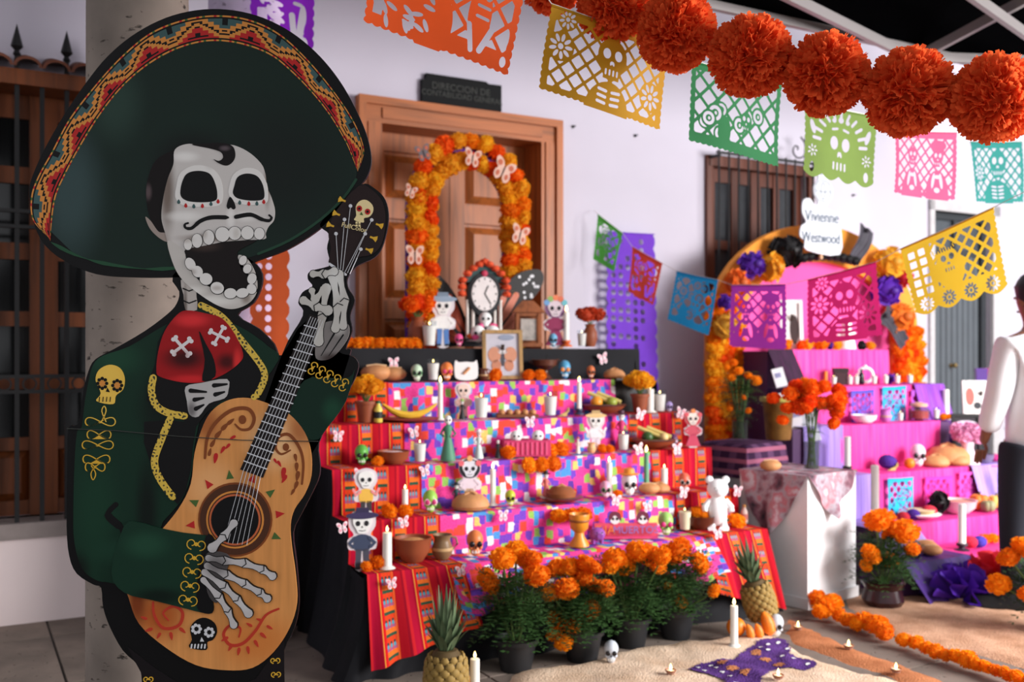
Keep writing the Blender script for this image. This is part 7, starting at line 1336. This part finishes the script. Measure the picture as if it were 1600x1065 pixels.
J(taper, 'taper_candle', 'candle', 'tall white taper on a slim dark holder behind the wrapped marigold', 1367, 4, 106, 0.02, r=0.024, holder=cm((70, 40, 90)), lit=False); J(taper, 'taper_candle', 'candle', 'white taper candle at the far right edge of the fifth step', 1578, 4, 66, 0.1, r=0.02, holder=cm((90, 50, 70)), lit=False)
for (px, h_, rgb, bk, lab) in ((1530, 28, (236, 130, 50), .14, 'orange squash in the gourd group at right'), (1544, 20, (150, 150, 110), .06, 'grey green gourd in the gourd group at right'), (1556, 24, (240, 196, 100), .12, 'yellow gourd in the gourd group at right')):
    def gourd(root, h, rgb=rgb, **k): [B(root, 'rib', MB().ball((.28*h*math.cos(a), .28*h*math.sin(a), .42*h), (.3*h, .3*h, .42*h), 10, 8), cm(rgb)) for a in [q*1.047 for q in range(6)]]; B(root, 'stalk', MB().tube([(0, 0, .8*h), (.04*h, 0, h)], .06*h, 6), cm((110, 100, 60)))
    J(gourd, 'gourd', 'gourd', lab, px, 4, h_, bk)
# low front step
J(taper, 'taper_candle', 'candle', 'white taper candle in a dark holder on the lowest pink step', 1503, 5, 82, 0.1, r=0.022, holder=cm((60, 40, 56)), lit=False, lift=0.0); J(bottle, 'navy_bottle', 'bottle', 'navy bottle beside the wrapped marigold pot', 1428, 5, 34, 0.08, body=(30, 34, 66), cap=(30, 34, 60), lbl=(40, 44, 80), r=0.035)
for (px, h_, bk, lab) in ((1445, 20, .14, 'brown bread roll nearest the navy bottle'), (1456, 17, .06, 'lower brown bread roll on the violet cloth')): J(roll, 'bread_roll', 'bread', lab, px, 5, h_, bk)
J(marigolds, 'marigold_bloom', 'flower', 'orange marigold pair lying on pink cloth at the front right', 1545, 5, 17, 0.15, n=2); J(yarn, 'yarn_ball', 'yarn', 'red yarn ball on the lowest pink step beside the blue one', 1516, 5, 9, 0.1, rgb=(220, 40, 70)); J(yarn, 'yarn_ball', 'yarn', 'blue yarn ball on the lowest pink step beside the red one', 1530, 5, 9, 0.08, rgb=(74, 60, 180))
# big tissue flowers on the floor
def crumple(root, s, rgb=(84, 34, 170), **k):
    rg = random.Random(rgb[0])
    m = mat('crumpled_%d_%d_%d' % rgb, rgb, 0.6, 0.25, 6, trans=0.2)
    for q in range(16):
        a = q*2.4; el = 0.15+1.2*(q/16); d = Vector((math.cos(a)*math.cos(el), math.sin(a)*math.cos(el), math.sin(el))); x = d.orthogonal().normalized(); y = d.cross(x); ph = rg.uniform(0, 6)
        mb = MB().sheet(lambda u, v: tuple(d*s*(.15+.85*v)*(1+.08*math.sin(u*9+ph)) + x*s*.55*(u-.5)*(.3+1.1*v) + y*s*(.13*math.sin(u*11+ph)*v + .12*v*v*math.cos(u*7+ph)) + Vector((0, 0, .1*s))), 12, 5)
        mb.v = [(v[0], v[1], max(0.004, v[2])) for v in mb.v]; B(root, 'petal', mb, m)
p = GP(1502, 940); r_ = thing('tissue_flower', 'large purple crumpled tissue flower on the sand', 'paper flower', p, 0); crumple(r_, 0.19); p = GP(1560, 928); r_ = thing('tissue_flower', 'large red crumpled tissue flower on the sand', 'paper flower', p, 0); crumple(r_, 0.22, rgb=(226, 40, 56))
pot_at(1380, 948, 8, [(1362, 810, 16), (1385, 812, 15), (1405, 825, 17), (1398, 828, 14), (1352, 860, 13), (1347, 880, 8), (1397, 878, 11), (1418, 854, 10), (1383, 836, 5)], 'potted marigold in dark plastic wrap in front of the right altar', 0.40, wrap=True, pot=mat('maroon_plastic_wrap', (52, 22, 28), 0.25), potr=0.11, poth=0.15, spread=0.12)
pot_at(1640, 990, 9, [(1572, 868, 14), (1592, 850, 14), (1600, 860, 13), (1566, 915, 15), (1590, 920, 12)], 'potted marigold cut off by the right edge of the picture', 0.38)
gl2 = thing('marigold_garland', 'chain of orange marigolds edging the sand on the floor', 'garland')
G = [(1275, 945, 14), (1290, 958, 14), (1282, 966, 12), (1300, 955, 15), (1311, 970, 10), (1325, 978, 11), (1340, 985, 11), (1352, 982, 15), (1370, 988, 16), (1382, 998, 13), (1412, 1010, 11), (1432, 1014, 11), (1447, 1022, 10), (1462, 1028, 11), (1478, 1034, 10), (1495, 1036, 12), (1512, 1042, 13), (1524, 1048, 11), (1540, 1052, 10), (1556, 1058, 10), (1572, 1064, 11), (1590, 1070, 11), (1610, 1078, 11)]
for (x, y, r0) in G: q = GP(x, y+r0*.4); flower(gl2, (q.x, q.y, r0*q.y/F*.8+0.02), r0*q.y/F, M_marig)
MB().tube([(GP(x, y).x, GP(x, y).y, 0.03) for x, y, _ in G], 0.004, 5).build('cord', M_stem, gl2)
# ============================================================ cut paper banners, pompoms, person
class PF2:
    def __init__(s, a, n): s.a = a; s.nx, s.ny = int(n*a), n; s.x, s.y = np.meshgrid(np.linspace(0, a, s.nx+1), np.linspace(0, 1, s.ny+1)); s.f = None
    def ell(s, cx, cy, rx, ry, rot=0.0):
        c, q = math.cos(rot), math.sin(rot); X = (s.x-cx)*c+(s.y-cy)*q; Y = -(s.x-cx)*q+(s.y-cy)*c; return (1-np.sqrt((X/rx)**2+(Y/ry)**2))*min(rx, ry)
    def seg(s, x0, y0, x1, y1, w):
        dx, dy = x1-x0, y1-y0; t = np.clip(((s.x-x0)*dx+(s.y-y0)*dy)/(dx*dx+dy*dy+1e-9), 0, 1); return w/2-np.hypot(s.x-x0-t*dx, s.y-y0-t*dy)
    def rect(s, x0, y0, x1, y1): return np.minimum(np.minimum(s.x-x0, x1-s.x), np.minimum(s.y-y0, y1-s.y))
    def cut(s, *q):
        for h in q: s.f = np.minimum(s.f, -h)
    def add(s, *q):
        for h in q: s.f = np.maximum(s.f, h)
    def base(s, sc=12, big=False):
        e = 0.016; wob = lambda v, n: 0.018*np.abs(np.sin(v*math.pi*n))
        bt_ = 1-s.y-e-0.02+(0.07*np.abs(np.sin(s.x/s.a*math.pi*4))-0.06 if big else wob(s.x/s.a, sc*s.a))
        s.f = np.minimum(np.minimum(s.x-e+wob(s.y, sc), s.a-s.x-e+wob(s.y, sc)), np.minimum(s.y, bt_))
    def lattice(s, k, w, box):
        A, B_ = (s.x+s.y)*k, (s.x-s.y)*k; la = .5-np.abs(A-np.floor(A)-.5); lb = .5-np.abs(B_-np.floor(B_)-.5); s.cut(np.minimum(np.minimum(la, lb)/k*.707-w/2, s.rect(*box)))
    def daisy(s, cx, cy, r, n=9):
        s.add(s.ell(cx, cy, r, r)); s.cut(s.ell(cx, cy, r*.2, r*.2))
        for q in range(n): a = q*2*math.pi/n; s.cut(s.ell(cx+r*.6*math.cos(a), cy+r*.6*math.sin(a), r*.28, r*.13, a))
    def skull(s, cx, cy, r):
        s.add(s.ell(cx, cy, r, r*1.02), s.rect(cx-r*.55, cy+r*.5, cx+r*.55, cy+r*1.35))
        s.cut(s.ell(cx-r*.4, cy-.02, r*.26, r*.3), s.ell(cx+r*.4, cy-.02, r*.26, r*.3), s.ell(cx-r*.08, cy+r*.42, r*.07, r*.14, .3), s.ell(cx+r*.08, cy+r*.42, r*.07, r*.14, -.3))
        for q in range(4): s.cut(s.seg(cx-r*.39+q*r*.26, cy+r*.82, cx-r*.39+q*r*.26, cy+r*1.08, r*.12))
    def mesh(s, fn, name, m):
        f = s.f; mb = MB(); idx = {}
        def V(i, j, i2=None, j2=None):
            key = (i, j, i2, j2)
            if key not in idx:
                if i2 is None: x, y = s.x[j, i], s.y[j, i]
                else: t = f[j, i]/(f[j, i]-f[j2, i2]); x = s.x[j, i]+(s.x[j2, i2]-s.x[j, i])*t; y = s.y[j, i]+(s.y[j2, i2]-s.y[j, i])*t
                idx[key] = len(mb.v); mb.v.append(tuple(fn(x/s.a, y)))
            return idx[key]
        pos = f > 0
        for j in range(s.ny):
            for i in range(s.nx):
                c = ((i, j), (i+1, j), (i+1, j+1), (i, j+1)); p = [pos[b_, a] for a, b_ in c]
                if not any(p): continue
                if all(p): mb.f.append(tuple(V(a, b_) for a, b_ in c)[::-1]); mb.mi.append(0); continue
                poly = []
                for q in range(4):
                    A, B_ = c[q], c[(q+1) % 4]
                    if p[q]: poly.append(V(*A))
                    if p[q] != p[(q+1) % 4]: lo, hi = (A, B_) if A < B_ else (B_, A); poly.append(V(*lo, *hi))
                if len(poly) >= 3: mb.f.append(tuple(poly)[::-1]); mb.mi.append(0)
        return mb.mesh(name, m)
def design(kind, a, n, seed=0):
    d = PF2(a, n); rg = random.Random(seed); box = (.09, .1, a-.09, .9)
    d.base(12, big=(kind == 'bigskull'))
    if kind == 'skullflowers':
        d.lattice(4.6, .035, box); d.skull(a*.52, .36, .2); d.add(d.ell(a*.52, 1.02, .3, .36)); d.daisy(.2, .42, .17); d.daisy(a-.2, .66, .17); d.daisy(.24, .1, .13)
        for q in range(3): d.cut(d.seg(a*.52-.14, .76+.07*q, a*.52-.04, .77+.07*q, .035), d.seg(a*.52+.04, .77+.07*q, a*.52+.14, .76+.07*q, .035))
    elif kind == 'leaves':
        d.lattice(3.6, .04, (a*.45, .1, a-.08, .8)); d.add(d.ell(a*.42, .75, .2, .32), d.ell(a*.72, .55, .12, .3))
        d.cut(d.ell(a*.70, .34, .035, .045), d.ell(a*.76, .36, .035, .045), d.seg(a*.70, .46, a*.78, .47, .03), d.seg(a*.7, .56, a*.78, .57, .03), d.seg(a*.66, .66, a*.7, .88, .05), d.seg(a*.82, .64, a*.76, .86, .06))
        for q in range(34): x, y = rg.uniform(.1, a*.46), rg.uniform(.12, .9); d.cut(d.ell(x, y, .062, .022, rg.uniform(-1, 1)+.6))
        d.cut(d.rect(.07, .62, .16, .86), d.ell(a-.09, .88, .035, .05), d.ell(a-.1, .66, .03, .09)); d.daisy(.3, .3, .14)
    elif kind == 'curls':
        d.lattice(3.8, .04, (.07, .08, a-.07, .92))
        for q in range(9): x, y = rg.uniform(.2, a-.2), rg.uniform(.15, .8); r = rg.uniform(.08, .13); d.add(d.ell(x, y, r, r)); d.cut(np.minimum(d.ell(x, y, r*.75, r*.75), -d.ell(x, y, r*.4, r*.4)), d.ell(x+r*.05, y, r*.16, r*.2))
        d.add(d.ell(a*.35, .75, .1, .18), d.seg(.05, .9, a-.05, .9, .1)); d.skull(a*.6, .55, .1)
    elif kind == 'bigskull':
        d.skull(a*.5, .48, .3); d.cut(d.rect(.1, .1, a*.2, .16))
        for q in range(11): t = math.pi*(1.04+.92*q/10); d.cut(d.seg(a*.5+.4*math.cos(t), .5+.38*math.sin(t), a*.5+.52*math.cos(t), .5+.46*math.sin(t), .045))
        for q in range(2):
            x = .14 if q == 0 else a-.14; d.daisy(x, .62, .1, 7); d.cut(d.ell(x, .3, .04, .1, .3 if q else -.3), d.ell(x, .84, .04, .07))
        d.cut(d.seg(a*.5-.16, .28, a*.5-.06, .26, .035), d.seg(a*.5+.06, .26, a*.5+.16, .28, .035), d.ell(a*.5, .14, .05, .04), d.ell(a*.5-.13, .16, .04, .03), d.ell(a*.5+.13, .16, .04, .03))
    elif kind == 'couple':
        d.lattice(5, .035, (.08, .1, a-.08, .92))
        for x in (a*.3, a*.72): d.add(d.ell(x, .98, .24, .42)); d.skull(x, .36, .11); d.cut(d.ell(x-.08, .72, .03, .12, .2), d.ell(x+.08, .72, .03, .12, -.2), d.ell(x, .66, .05, .03), d.ell(x, .86, .06, .04))
        d.add(d.ell(a*.72, .2, .16, .08))
    elif kind == 'skullcorner':
        d.lattice(5.4, .035, (.08, .1, a-.08, .92)); d.skull(a*.52, .32, .19); d.add(d.ell(a*.5, 1.02, .36, .4)); d.daisy(.18, .5, .15)
        for q in range(4): d.cut(d.seg(a*.5-.13, .72+.06*q, a*.5-.03, .73+.06*q, .03), d.seg(a*.5+.03, .73+.06*q, a*.5+.13, .72+.06*q, .03))
    elif kind == 'wheels':
        d.base(14, True); d.lattice(5.5, .04, (a*.3, .08, a*.94, .7)); d.add(d.ell(a*.45, .5, .2, .24)); d.skull(a*.45, .36, .14)
        for x in (a*.14, a*.38, a*.62, a*.86): d.daisy(x, .84, .115, 11)
        for q in range(5): d.cut(d.rect(.08, .1+.13*q, .17, .19+.13*q), d.rect(.22, .1+.13*q, .31, .19+.13*q))
        for q in range(10): d.cut(d.seg(a*.3+.035*q, .2, a*.3+.037*q, .25, .02))
    else:        # rows of punched dots
        stp = .05 if n > 60 else .09
        for j in range(int(.92/stp)):
            for i in range(int((a-.06)/stp)):
                if rg.random() < (0.75 if (i < 3 or i > (a-.06)/stp-4 or (j//4) % 3 != 1) else .25): d.cut(d.ell(.05+i*stp, .05+j*stp, stp*.34, stp*.34))
    return d
def papel(name, label, kind, rgb, TL_, TR_, BR_, BL_, n=64, billow=0.012, seed=0, trans=0.35, group='cut paper banners'):
    TL_, TR_, BR_, BL_ = [Vector(v) for v in (TL_, TR_, BR_, BL_)]; a = ((TR_-TL_).length+(BR_-BL_).length)/((BL_-TL_).length+(BR_-TR_).length); nn = (TR_-TL_).cross(BL_-TL_).normalized()
    d = design(kind, a, n, seed); root = thing(name, label, 'banner', (TL_+TR_)/2, 0, group); off = (TL_+TR_)/2
    fn = lambda u, v: TL_.lerp(TR_, u).lerp(BL_.lerp(BR_, u), v) + nn*billow*math.sin(u*5+seed)*math.sin(v*2.6) - off
    me = d.mesh(fn, 'paper', mat('tissue_paper_%d_%d_%d' % rgb, rgb, 0.7, 0.1, 9, trans=trans, spec=0.2)); link('paper', me, root)
    MB().tube([TL_-off, (TL_+TR_)/2-off+Vector((0, 0, -.003)), TR_-off], 0.004, 5).build('folded_edge', mat('tissue_paper_%d_%d_%d' % rgb, rgb), root); return root
def strung(rows, tag_, ext0, ext1):
    pts = [ext0]
    for (lab, kind, rgb, c, Y0, Y1, n, sd) in rows:
        q = [PT(c[0], c[1], Y0), PT(c[2], c[3], Y1), PT(c[4], c[5], Y1), PT(c[6], c[7], Y0)]; papel('paper_banner', lab, kind, rgb, *q, n=n, seed=sd); pts += [q[0]+Vector((0, 0, .004)), q[1]+Vector((0, 0, .004))]
    pts.append(ext1); o = MB().tube(pts, 0.0018, 5).build('banner_string', cm((230, 226, 220))); tag(o, tag_, 'string')
strung([('orange cut paper banner nearest the camera above the wooden door', 'leaves', (226, 84, 26), (598, -130, 826, -42, 792, 122, 568, 36), 2.72, 2.94, 84, 1),
        ('golden yellow cut paper banner with a skull between two daisies', 'skullflowers', (206, 152, 34), (862, 8, 1046, 70, 1032, 206, 843, 140), 3.03, 3.25, 80, 2),
        ('dark green cut paper banner with curling pattern', 'curls', (44, 124, 72), (1081, 96, 1222, 132, 1218, 263, 1076, 222), 3.64, 3.86, 70, 3),
        ('olive green cut paper banner with a big crowned skull', 'bigskull', (120, 148, 66), (1257, 160, 1371, 184, 1365, 298, 1253, 276), 4.3, 4.5, 64, 4),
        ('rose pink cut paper banner with a skeleton couple', 'couple', (212, 84, 128), (1398, 204, 1495, 208, 1491, 315, 1395, 303), 4.7, 4.9, 60, 5),
        ('teal cut paper banner with a skull and a daisy', 'skullcorner', (40, 134, 126), (1516, 222, 1597, 222, 1597, 318, 1525, 317), 5.5, 5.7, 60, 6)], 'thin string holding the six nearest paper banners', PT(420, -220, 2.6), PT(1720, 225, 6.2))
strung([('small lime green paper pennant hanging on the wall', 'curls', (96, 200, 80), (934, 335, 973, 365, 960, 426, 926, 406), 6.95, 6.85, 44, 7), ('small coral red paper pennant over the purple wall banner', 'leaves', (244, 90, 70), (988, 386, 1035, 412, 1020, 478, 980, 456), 6.75, 6.6, 44, 8),
        ('sky blue paper pennant left of the marigold column', 'curls', (40, 160, 220), (1057, 424, 1122, 438, 1106, 526, 1042, 500), 6.45, 6.25, 56, 9), ('violet paper pennant in front of the pink backdrop', 'couple', (190, 70, 200), (1143, 446, 1228, 445, 1228, 546, 1140, 541), 6.0, 5.75, 60, 10),
        ('magenta paper pennant in front of the pink backdrop', 'skullflowers', (232, 50, 130), (1262, 438, 1369, 410, 1380, 526, 1264, 538), 5.5, 5.2, 60, 11), ('large yellow paper banner with wheels in front of the slate door', 'wheels', (255, 206, 60), (1407, 390, 1553, 325, 1578, 456, 1434, 498), 4.7, 4.35, 84, 12)], 'thin string holding the pennants over the right altar', PT(928, 328, 7.05), PT(1720, 240, 4.0))
def wq(px, py, o): t = wt(px, o); return WP(t, o, EYE+(HY-py)/F*WP(t, o, 0).y)
papel('wall_banner', 'long purple paper banner with punched dots on the white wall', 'dots', (116, 60, 196), wq(948, 361, .09), wq(1023, 366, .09), wq(1030, 640, .09), wq(948, 630, .09), n=110, billow=0.006, seed=20, trans=.15, group='long wall banners')
papel('wall_banner', 'long orange paper banner with punched dots behind the skeleton standee', 'dots', (250, 112, 60), PT(391, 335, 4.66), PT(453, 335, 4.62), PT(450, 660, 4.62), PT(388, 660, 4.66), n=110, billow=0.006, seed=21, trans=.15, group='long wall banners')
papel('wall_banner', 'violet slashed paper banner hanging at the stone column above the sombrero', 'leaves', (168, 50, 232), PT(388, -110, 4.66), PT(492, -100, 4.6), PT(489, 92, 4.6), PT(392, 84, 4.66), n=80, billow=0.01, seed=22, trans=.2, group='long wall banners')
for (x0, x1, y0, y1, o_, rgb, lab) in ((1330, 1366, 611, 662, 1.035, (96, 90, 200), 'indigo paper flag on the riser below the votive candles'), (1379, 1416, 605, 666, 1.035, (40, 180, 230), 'cyan paper flag on the riser below the votive candles'), (1424, 1457, 610, 657, 1.035, (180, 90, 210), 'violet paper flag on the riser above the sweet jar'), (1387, 1427, 748, 812, 1.485, (50, 190, 230), 'cyan paper flag hanging below the big white skull'), (1446, 1488, 746, 802, 1.485, (226, 70, 190), 'magenta paper flag hanging below the bread pile'), (1499, 1535, 738, 792, 1.485, (220, 90, 200), 'pink violet paper flag right of the magenta one'), (1549, 1584, 728, 778, 1.485, (222, 50, 70), 'red paper flag at the far right of the bread step')):
    papel('paper_flag', lab, 'curls', rgb, wq(x0, y0, o_), wq(x1, y0-(x1-x0)*.06, o_), wq(x1, y1-(x1-x0)*.06, o_), wq(x0, y1, o_), n=36, billow=0.004, seed=x0, trans=.2, group='paper flags on the right altar')
# tissue pompoms
M_pom = mat('orange_red_tissue', (255, 112, 58), 0.75, 0.12, 14, trans=0.5, spec=0.1)
def pom_mesh(seed, n=900):
    rg = random.Random(seed); mb = MB(); mb.ball((0, 0, 0), .6, 14, 9)
    for k in range(n):
        z = 1-2*(k+.5)/n; a = k*2.39996; q = math.sqrt(max(0, 1-z*z)); d = (Vector((q*math.cos(a), q*math.sin(a), z)) + Vector((rg.gauss(0, 1), rg.gauss(0, 1), rg.gauss(0, 1)))*.1).normalized(); x = d.orthogonal().normalized(); y = d.cross(x); tw = rg.uniform(0, 6.28); s_ = x*math.cos(tw)+y*math.sin(tw); u_ = d.cross(s_)
        w_ = rg.uniform(.07, .14); R1 = rg.uniform(.84, 1.03); bend = rg.uniform(-.1, .1); p0, p1, p2 = d*.5, d*.8+u_*bend*.4, d*R1+u_*bend
        mb.add([p0-s_*w_*.3, p0+s_*w_*.3, p1+s_*w_*.7+u_*.02, p1-s_*w_*.7-u_*.02, p2+s_*w_+u_*.05, p2*1.03+s_*w_*.3, p2*.96, p2*1.02-s_*w_*.4, p2*.98-s_*w_-u_*.05], [(0, 1, 2, 3), (3, 2, 4, 5), (3, 5, 6), (3, 6, 7, 8)])
    return mb.mesh('tissue_petals', M_pom)
pm = [pom_mesh(3), pom_mesh(4)]; cord = [PT(790, -75, 3.35)]
names = ['orange tissue pompom at the far left of the garland, cut by the top edge', 'second orange tissue pompom from the left, cut by the top edge', 'third orange tissue pompom from the left above the golden banner', 'orange tissue pompom above the dark green banner', 'orange tissue pompom above the olive banner', 'large orange tissue pompom above the rose pink banner', 'orange tissue pompom at the right edge of the picture']
for i, (px, py, r0, Y) in enumerate(((862, -32, 54, 3.25), (958, 8, 58, 3.15), (1057, 50, 63, 3.05), (1172, 88, 65, 2.95), (1290, 116, 66, 2.88), (1419, 144, 70, 2.8), (1553, 154, 70, 2.72))):
    p = PT(px, py, Y); r_ = thing('tissue_pompom', names[i], 'pompom', p, 0, 'orange tissue pompoms'); o = link('tissue_petals', pm[i % 2], r_, (0, 0, 0), rot=(random.uniform(0, 6), random.uniform(0, 6), random.uniform(0, 6)), scale=r0*Y/F); MB().tube([(-.02, 0, 0), (.02, 0, 0)], .006, 6).build('wire_tie', M_iron, r_); cord.append(p)
cord.append(PT(1720, 150, 2.65)); tag(MB().tube(cord, 0.002, 5).build('pompom_cord', cm((226, 120, 80))), 'thin cord through the orange tissue pompoms', 'cord')
# ------------------------------------------------------------ person at the right edge
def skin(name, nodes, edges, m, parent, sub=2):
    me = bpy.data.meshes.new(name); me.from_pydata([n[0] for n in nodes], edges, []); me.materials.append(m); o = link(name, me, parent); md = o.modifiers.new('skin', 'SKIN'); md.use_smooth_shade = True
    for i, n in enumerate(nodes): sv = me.skin_vertices[0].data[i]; r = n[1]; sv.radius = r if hasattr(r, '__len__') else (r, r); sv.use_root = (i == 0)
    s_ = o.modifiers.new('sub', 'SUBSURF'); s_.levels = s_.render_levels = sub; return o
pp = Vector((2.85, 5.42, 0)); per = thing('person', 'person in a white shirt and dark trousers at the right edge', 'person', pp, R(8))
M_skin = mat('skin_tone', (150, 96, 72), 0.5, 0.08, 10); M_shirt = mat('white_shirt_cotton', (246, 244, 248), 0.8, 0.03, 8); M_trs = mat('navy_trousers', (26, 28, 40), 0.8, 0.15, 20); M_hair = mat('dark_hair', (22, 18, 18), 0.5, 0.3, 60)
# local frame: person looks along +y (towards the altar), left hand at -x
body = [((0, 0, .98), .09), ((0, .02, 1.2), .1), ((0, .01, 1.42), .12), ((0, 0, 1.52), .055), ((0, .02, 1.6), .058), ((0, .03, 1.68), (.082, .10)), ((0, .03, 1.76), (.078, .095)),
        ((-.17, -.01, 1.44), .055), ((-.215, .0, 1.2), .042), ((-.22, .1, .97), .032), ((-.22, .14, .89), (.03, .018)), ((.19, -.01, 1.44), .055), ((.25, -.01, 1.18), .042), ((.26, .06, .95), .032), ((.26, .1, .87), (.03, .018)),
        ((-.1, 0, .88), .06), ((-.11, .02, .5), .06), ((-.12, 0, .1), .042), ((-.13, .1, .04), .04), ((.1, 0, .88), .06), ((.11, .02, .5), .06), ((.12, 0, .1), .042), ((.13, .1, .04), .04)]
bo = skin('body', body, [(0,1),(1,2),(2,3),(3,4),(4,5),(5,6),(2,7),(7,8),(8,9),(9,10),(2,11),(11,12),(12,13),(13,14),(0,15),(15,16),(16,17),(17,18),(0,19),(19,20),(20,21),(21,22)], M_skin, per)
for sx in (-1, 1):
    hx, hy, hz = sx*(.22 if sx < 0 else .26), .14 if sx < 0 else .1, .89 if sx < 0 else .87
    for q, (ox, oy, ln) in enumerate(((-.024, .02, .075), (-.008, .024, .085), (.008, .022, .08), (.023, .016, .062))): skin('finger', [((hx+ox, hy+oy*.4, hz-.03), .0095), ((hx+ox*1.15, hy+oy, hz-.03-ln*.5), .009), ((hx+ox*1.1, hy+oy*1.6, hz-.03-ln), .0075)], [(0,1),(1,2)], M_skin, bo, 1)
    skin('thumb', [((hx-sx*.02, hy+.01, hz+.0), .011), ((hx-sx*.045, hy+.03, hz-.03), .0105), ((hx-sx*.05, hy+.045, hz-.06), .008)], [(0,1),(1,2)], M_skin, bo, 1)
    MB().ball((sx*.085, .0, 1.68), (.015, .03, .035), 8, 6).build('ear', M_skin, bo); MB().ball((sx*.033, .122, 1.70), (.014, .01, .009), 8, 5).build('eye', M_white, bo); MB().ball((sx*.033, .13, 1.70), (.006, .004, .006), 6, 4).build('pupil', M_blk, bo)
MB().add([(-.014, .12, 1.66), (.014, .12, 1.66), (0, .15, 1.655), (0, .12, 1.71)], [(0, 2, 3), (2, 1, 3), (0, 1, 2)]).build('nose', M_skin, bo); MB().tube([(-.025, .118, 1.625), (0, .124, 1.622), (.025, .118, 1.625)], .006, 6).build('mouth', mat('lips', (130, 70, 60)), bo)
hr = MB().ball((0, -.012, 1.735), (.108, .118, .112), 18, 12); hr.v = [(x, y, z if not (y > .055 and z < 1.76) else max(z, 1.76)) for x, y, z in hr.v]; hr.v = [(x*(1+.04*math.sin(z*90+x*60)), y-.0, z) for x, y, z in hr.v]; hr.build('hair', M_hair, per)
skin('shirt', [((0, 0, .72), .165), ((0, .01, 1.2), .15), ((0, .005, 1.4), .145), ((0, 0, 1.5), .075), ((-.17, -.01, 1.43), .085), ((-.21, 0, 1.2), .075), ((-.22, .06, 1.04), .066), ((-.22, .1, .96), .06), ((.19, -.01, 1.43), .085), ((.245, 0, 1.2), .075), ((.26, .04, 1.02), .066), ((.26, .06, .95), .06)], [(0,1),(1,2),(2,3),(2,4),(4,5),(5,6),(6,7),(2,8),(8,9),(9,10),(10,11)], M_shirt, per)
skin('trousers', [((0, 0, 1.0), .14), ((-.1, 0, .84), .115), ((-.11, .02, .48), .088), ((-.12, 0, .07), .072), ((.1, 0, .84), .115), ((.11, .02, .48), .088), ((.12, 0, .07), .072)], [(0,1),(1,2),(2,3),(0,4),(4,5),(5,6)], M_trs, per)
for x, a in ((-.13, 65), (.13, 10)):
    T = Matrix.Translation((x, .0, 0)) @ Matrix.Rotation(R(a), 4, 'Z'); m = MB(); out = smoothpoly([(-.045, -.08), (-.05, .05), (-.045, .17), (0, .215), (.045, .17), (.05, .05), (.045, -.08), (0, -.1)], 4)
    n = len(out); vs = [(p[0]*k, p[1], z + (.03 if p[1] < .06 and z > .05 else 0)) for z, k in ((0, 1.05), (.018, 1.08), (.02, 1), (.055, .9), (.075, .55)) for p in out]; m.add(vs, [(j*n+i, j*n+(i+1) % n, (j+1)*n+(i+1) % n, (j+1)*n+i) for j in range(4) for i in range(n)] + [tuple(range(n))[::-1], tuple(range(4*n, 5*n))], T=T); m.build('shoe', mat('black_shoe_leather', (20, 20, 22), .4), per)
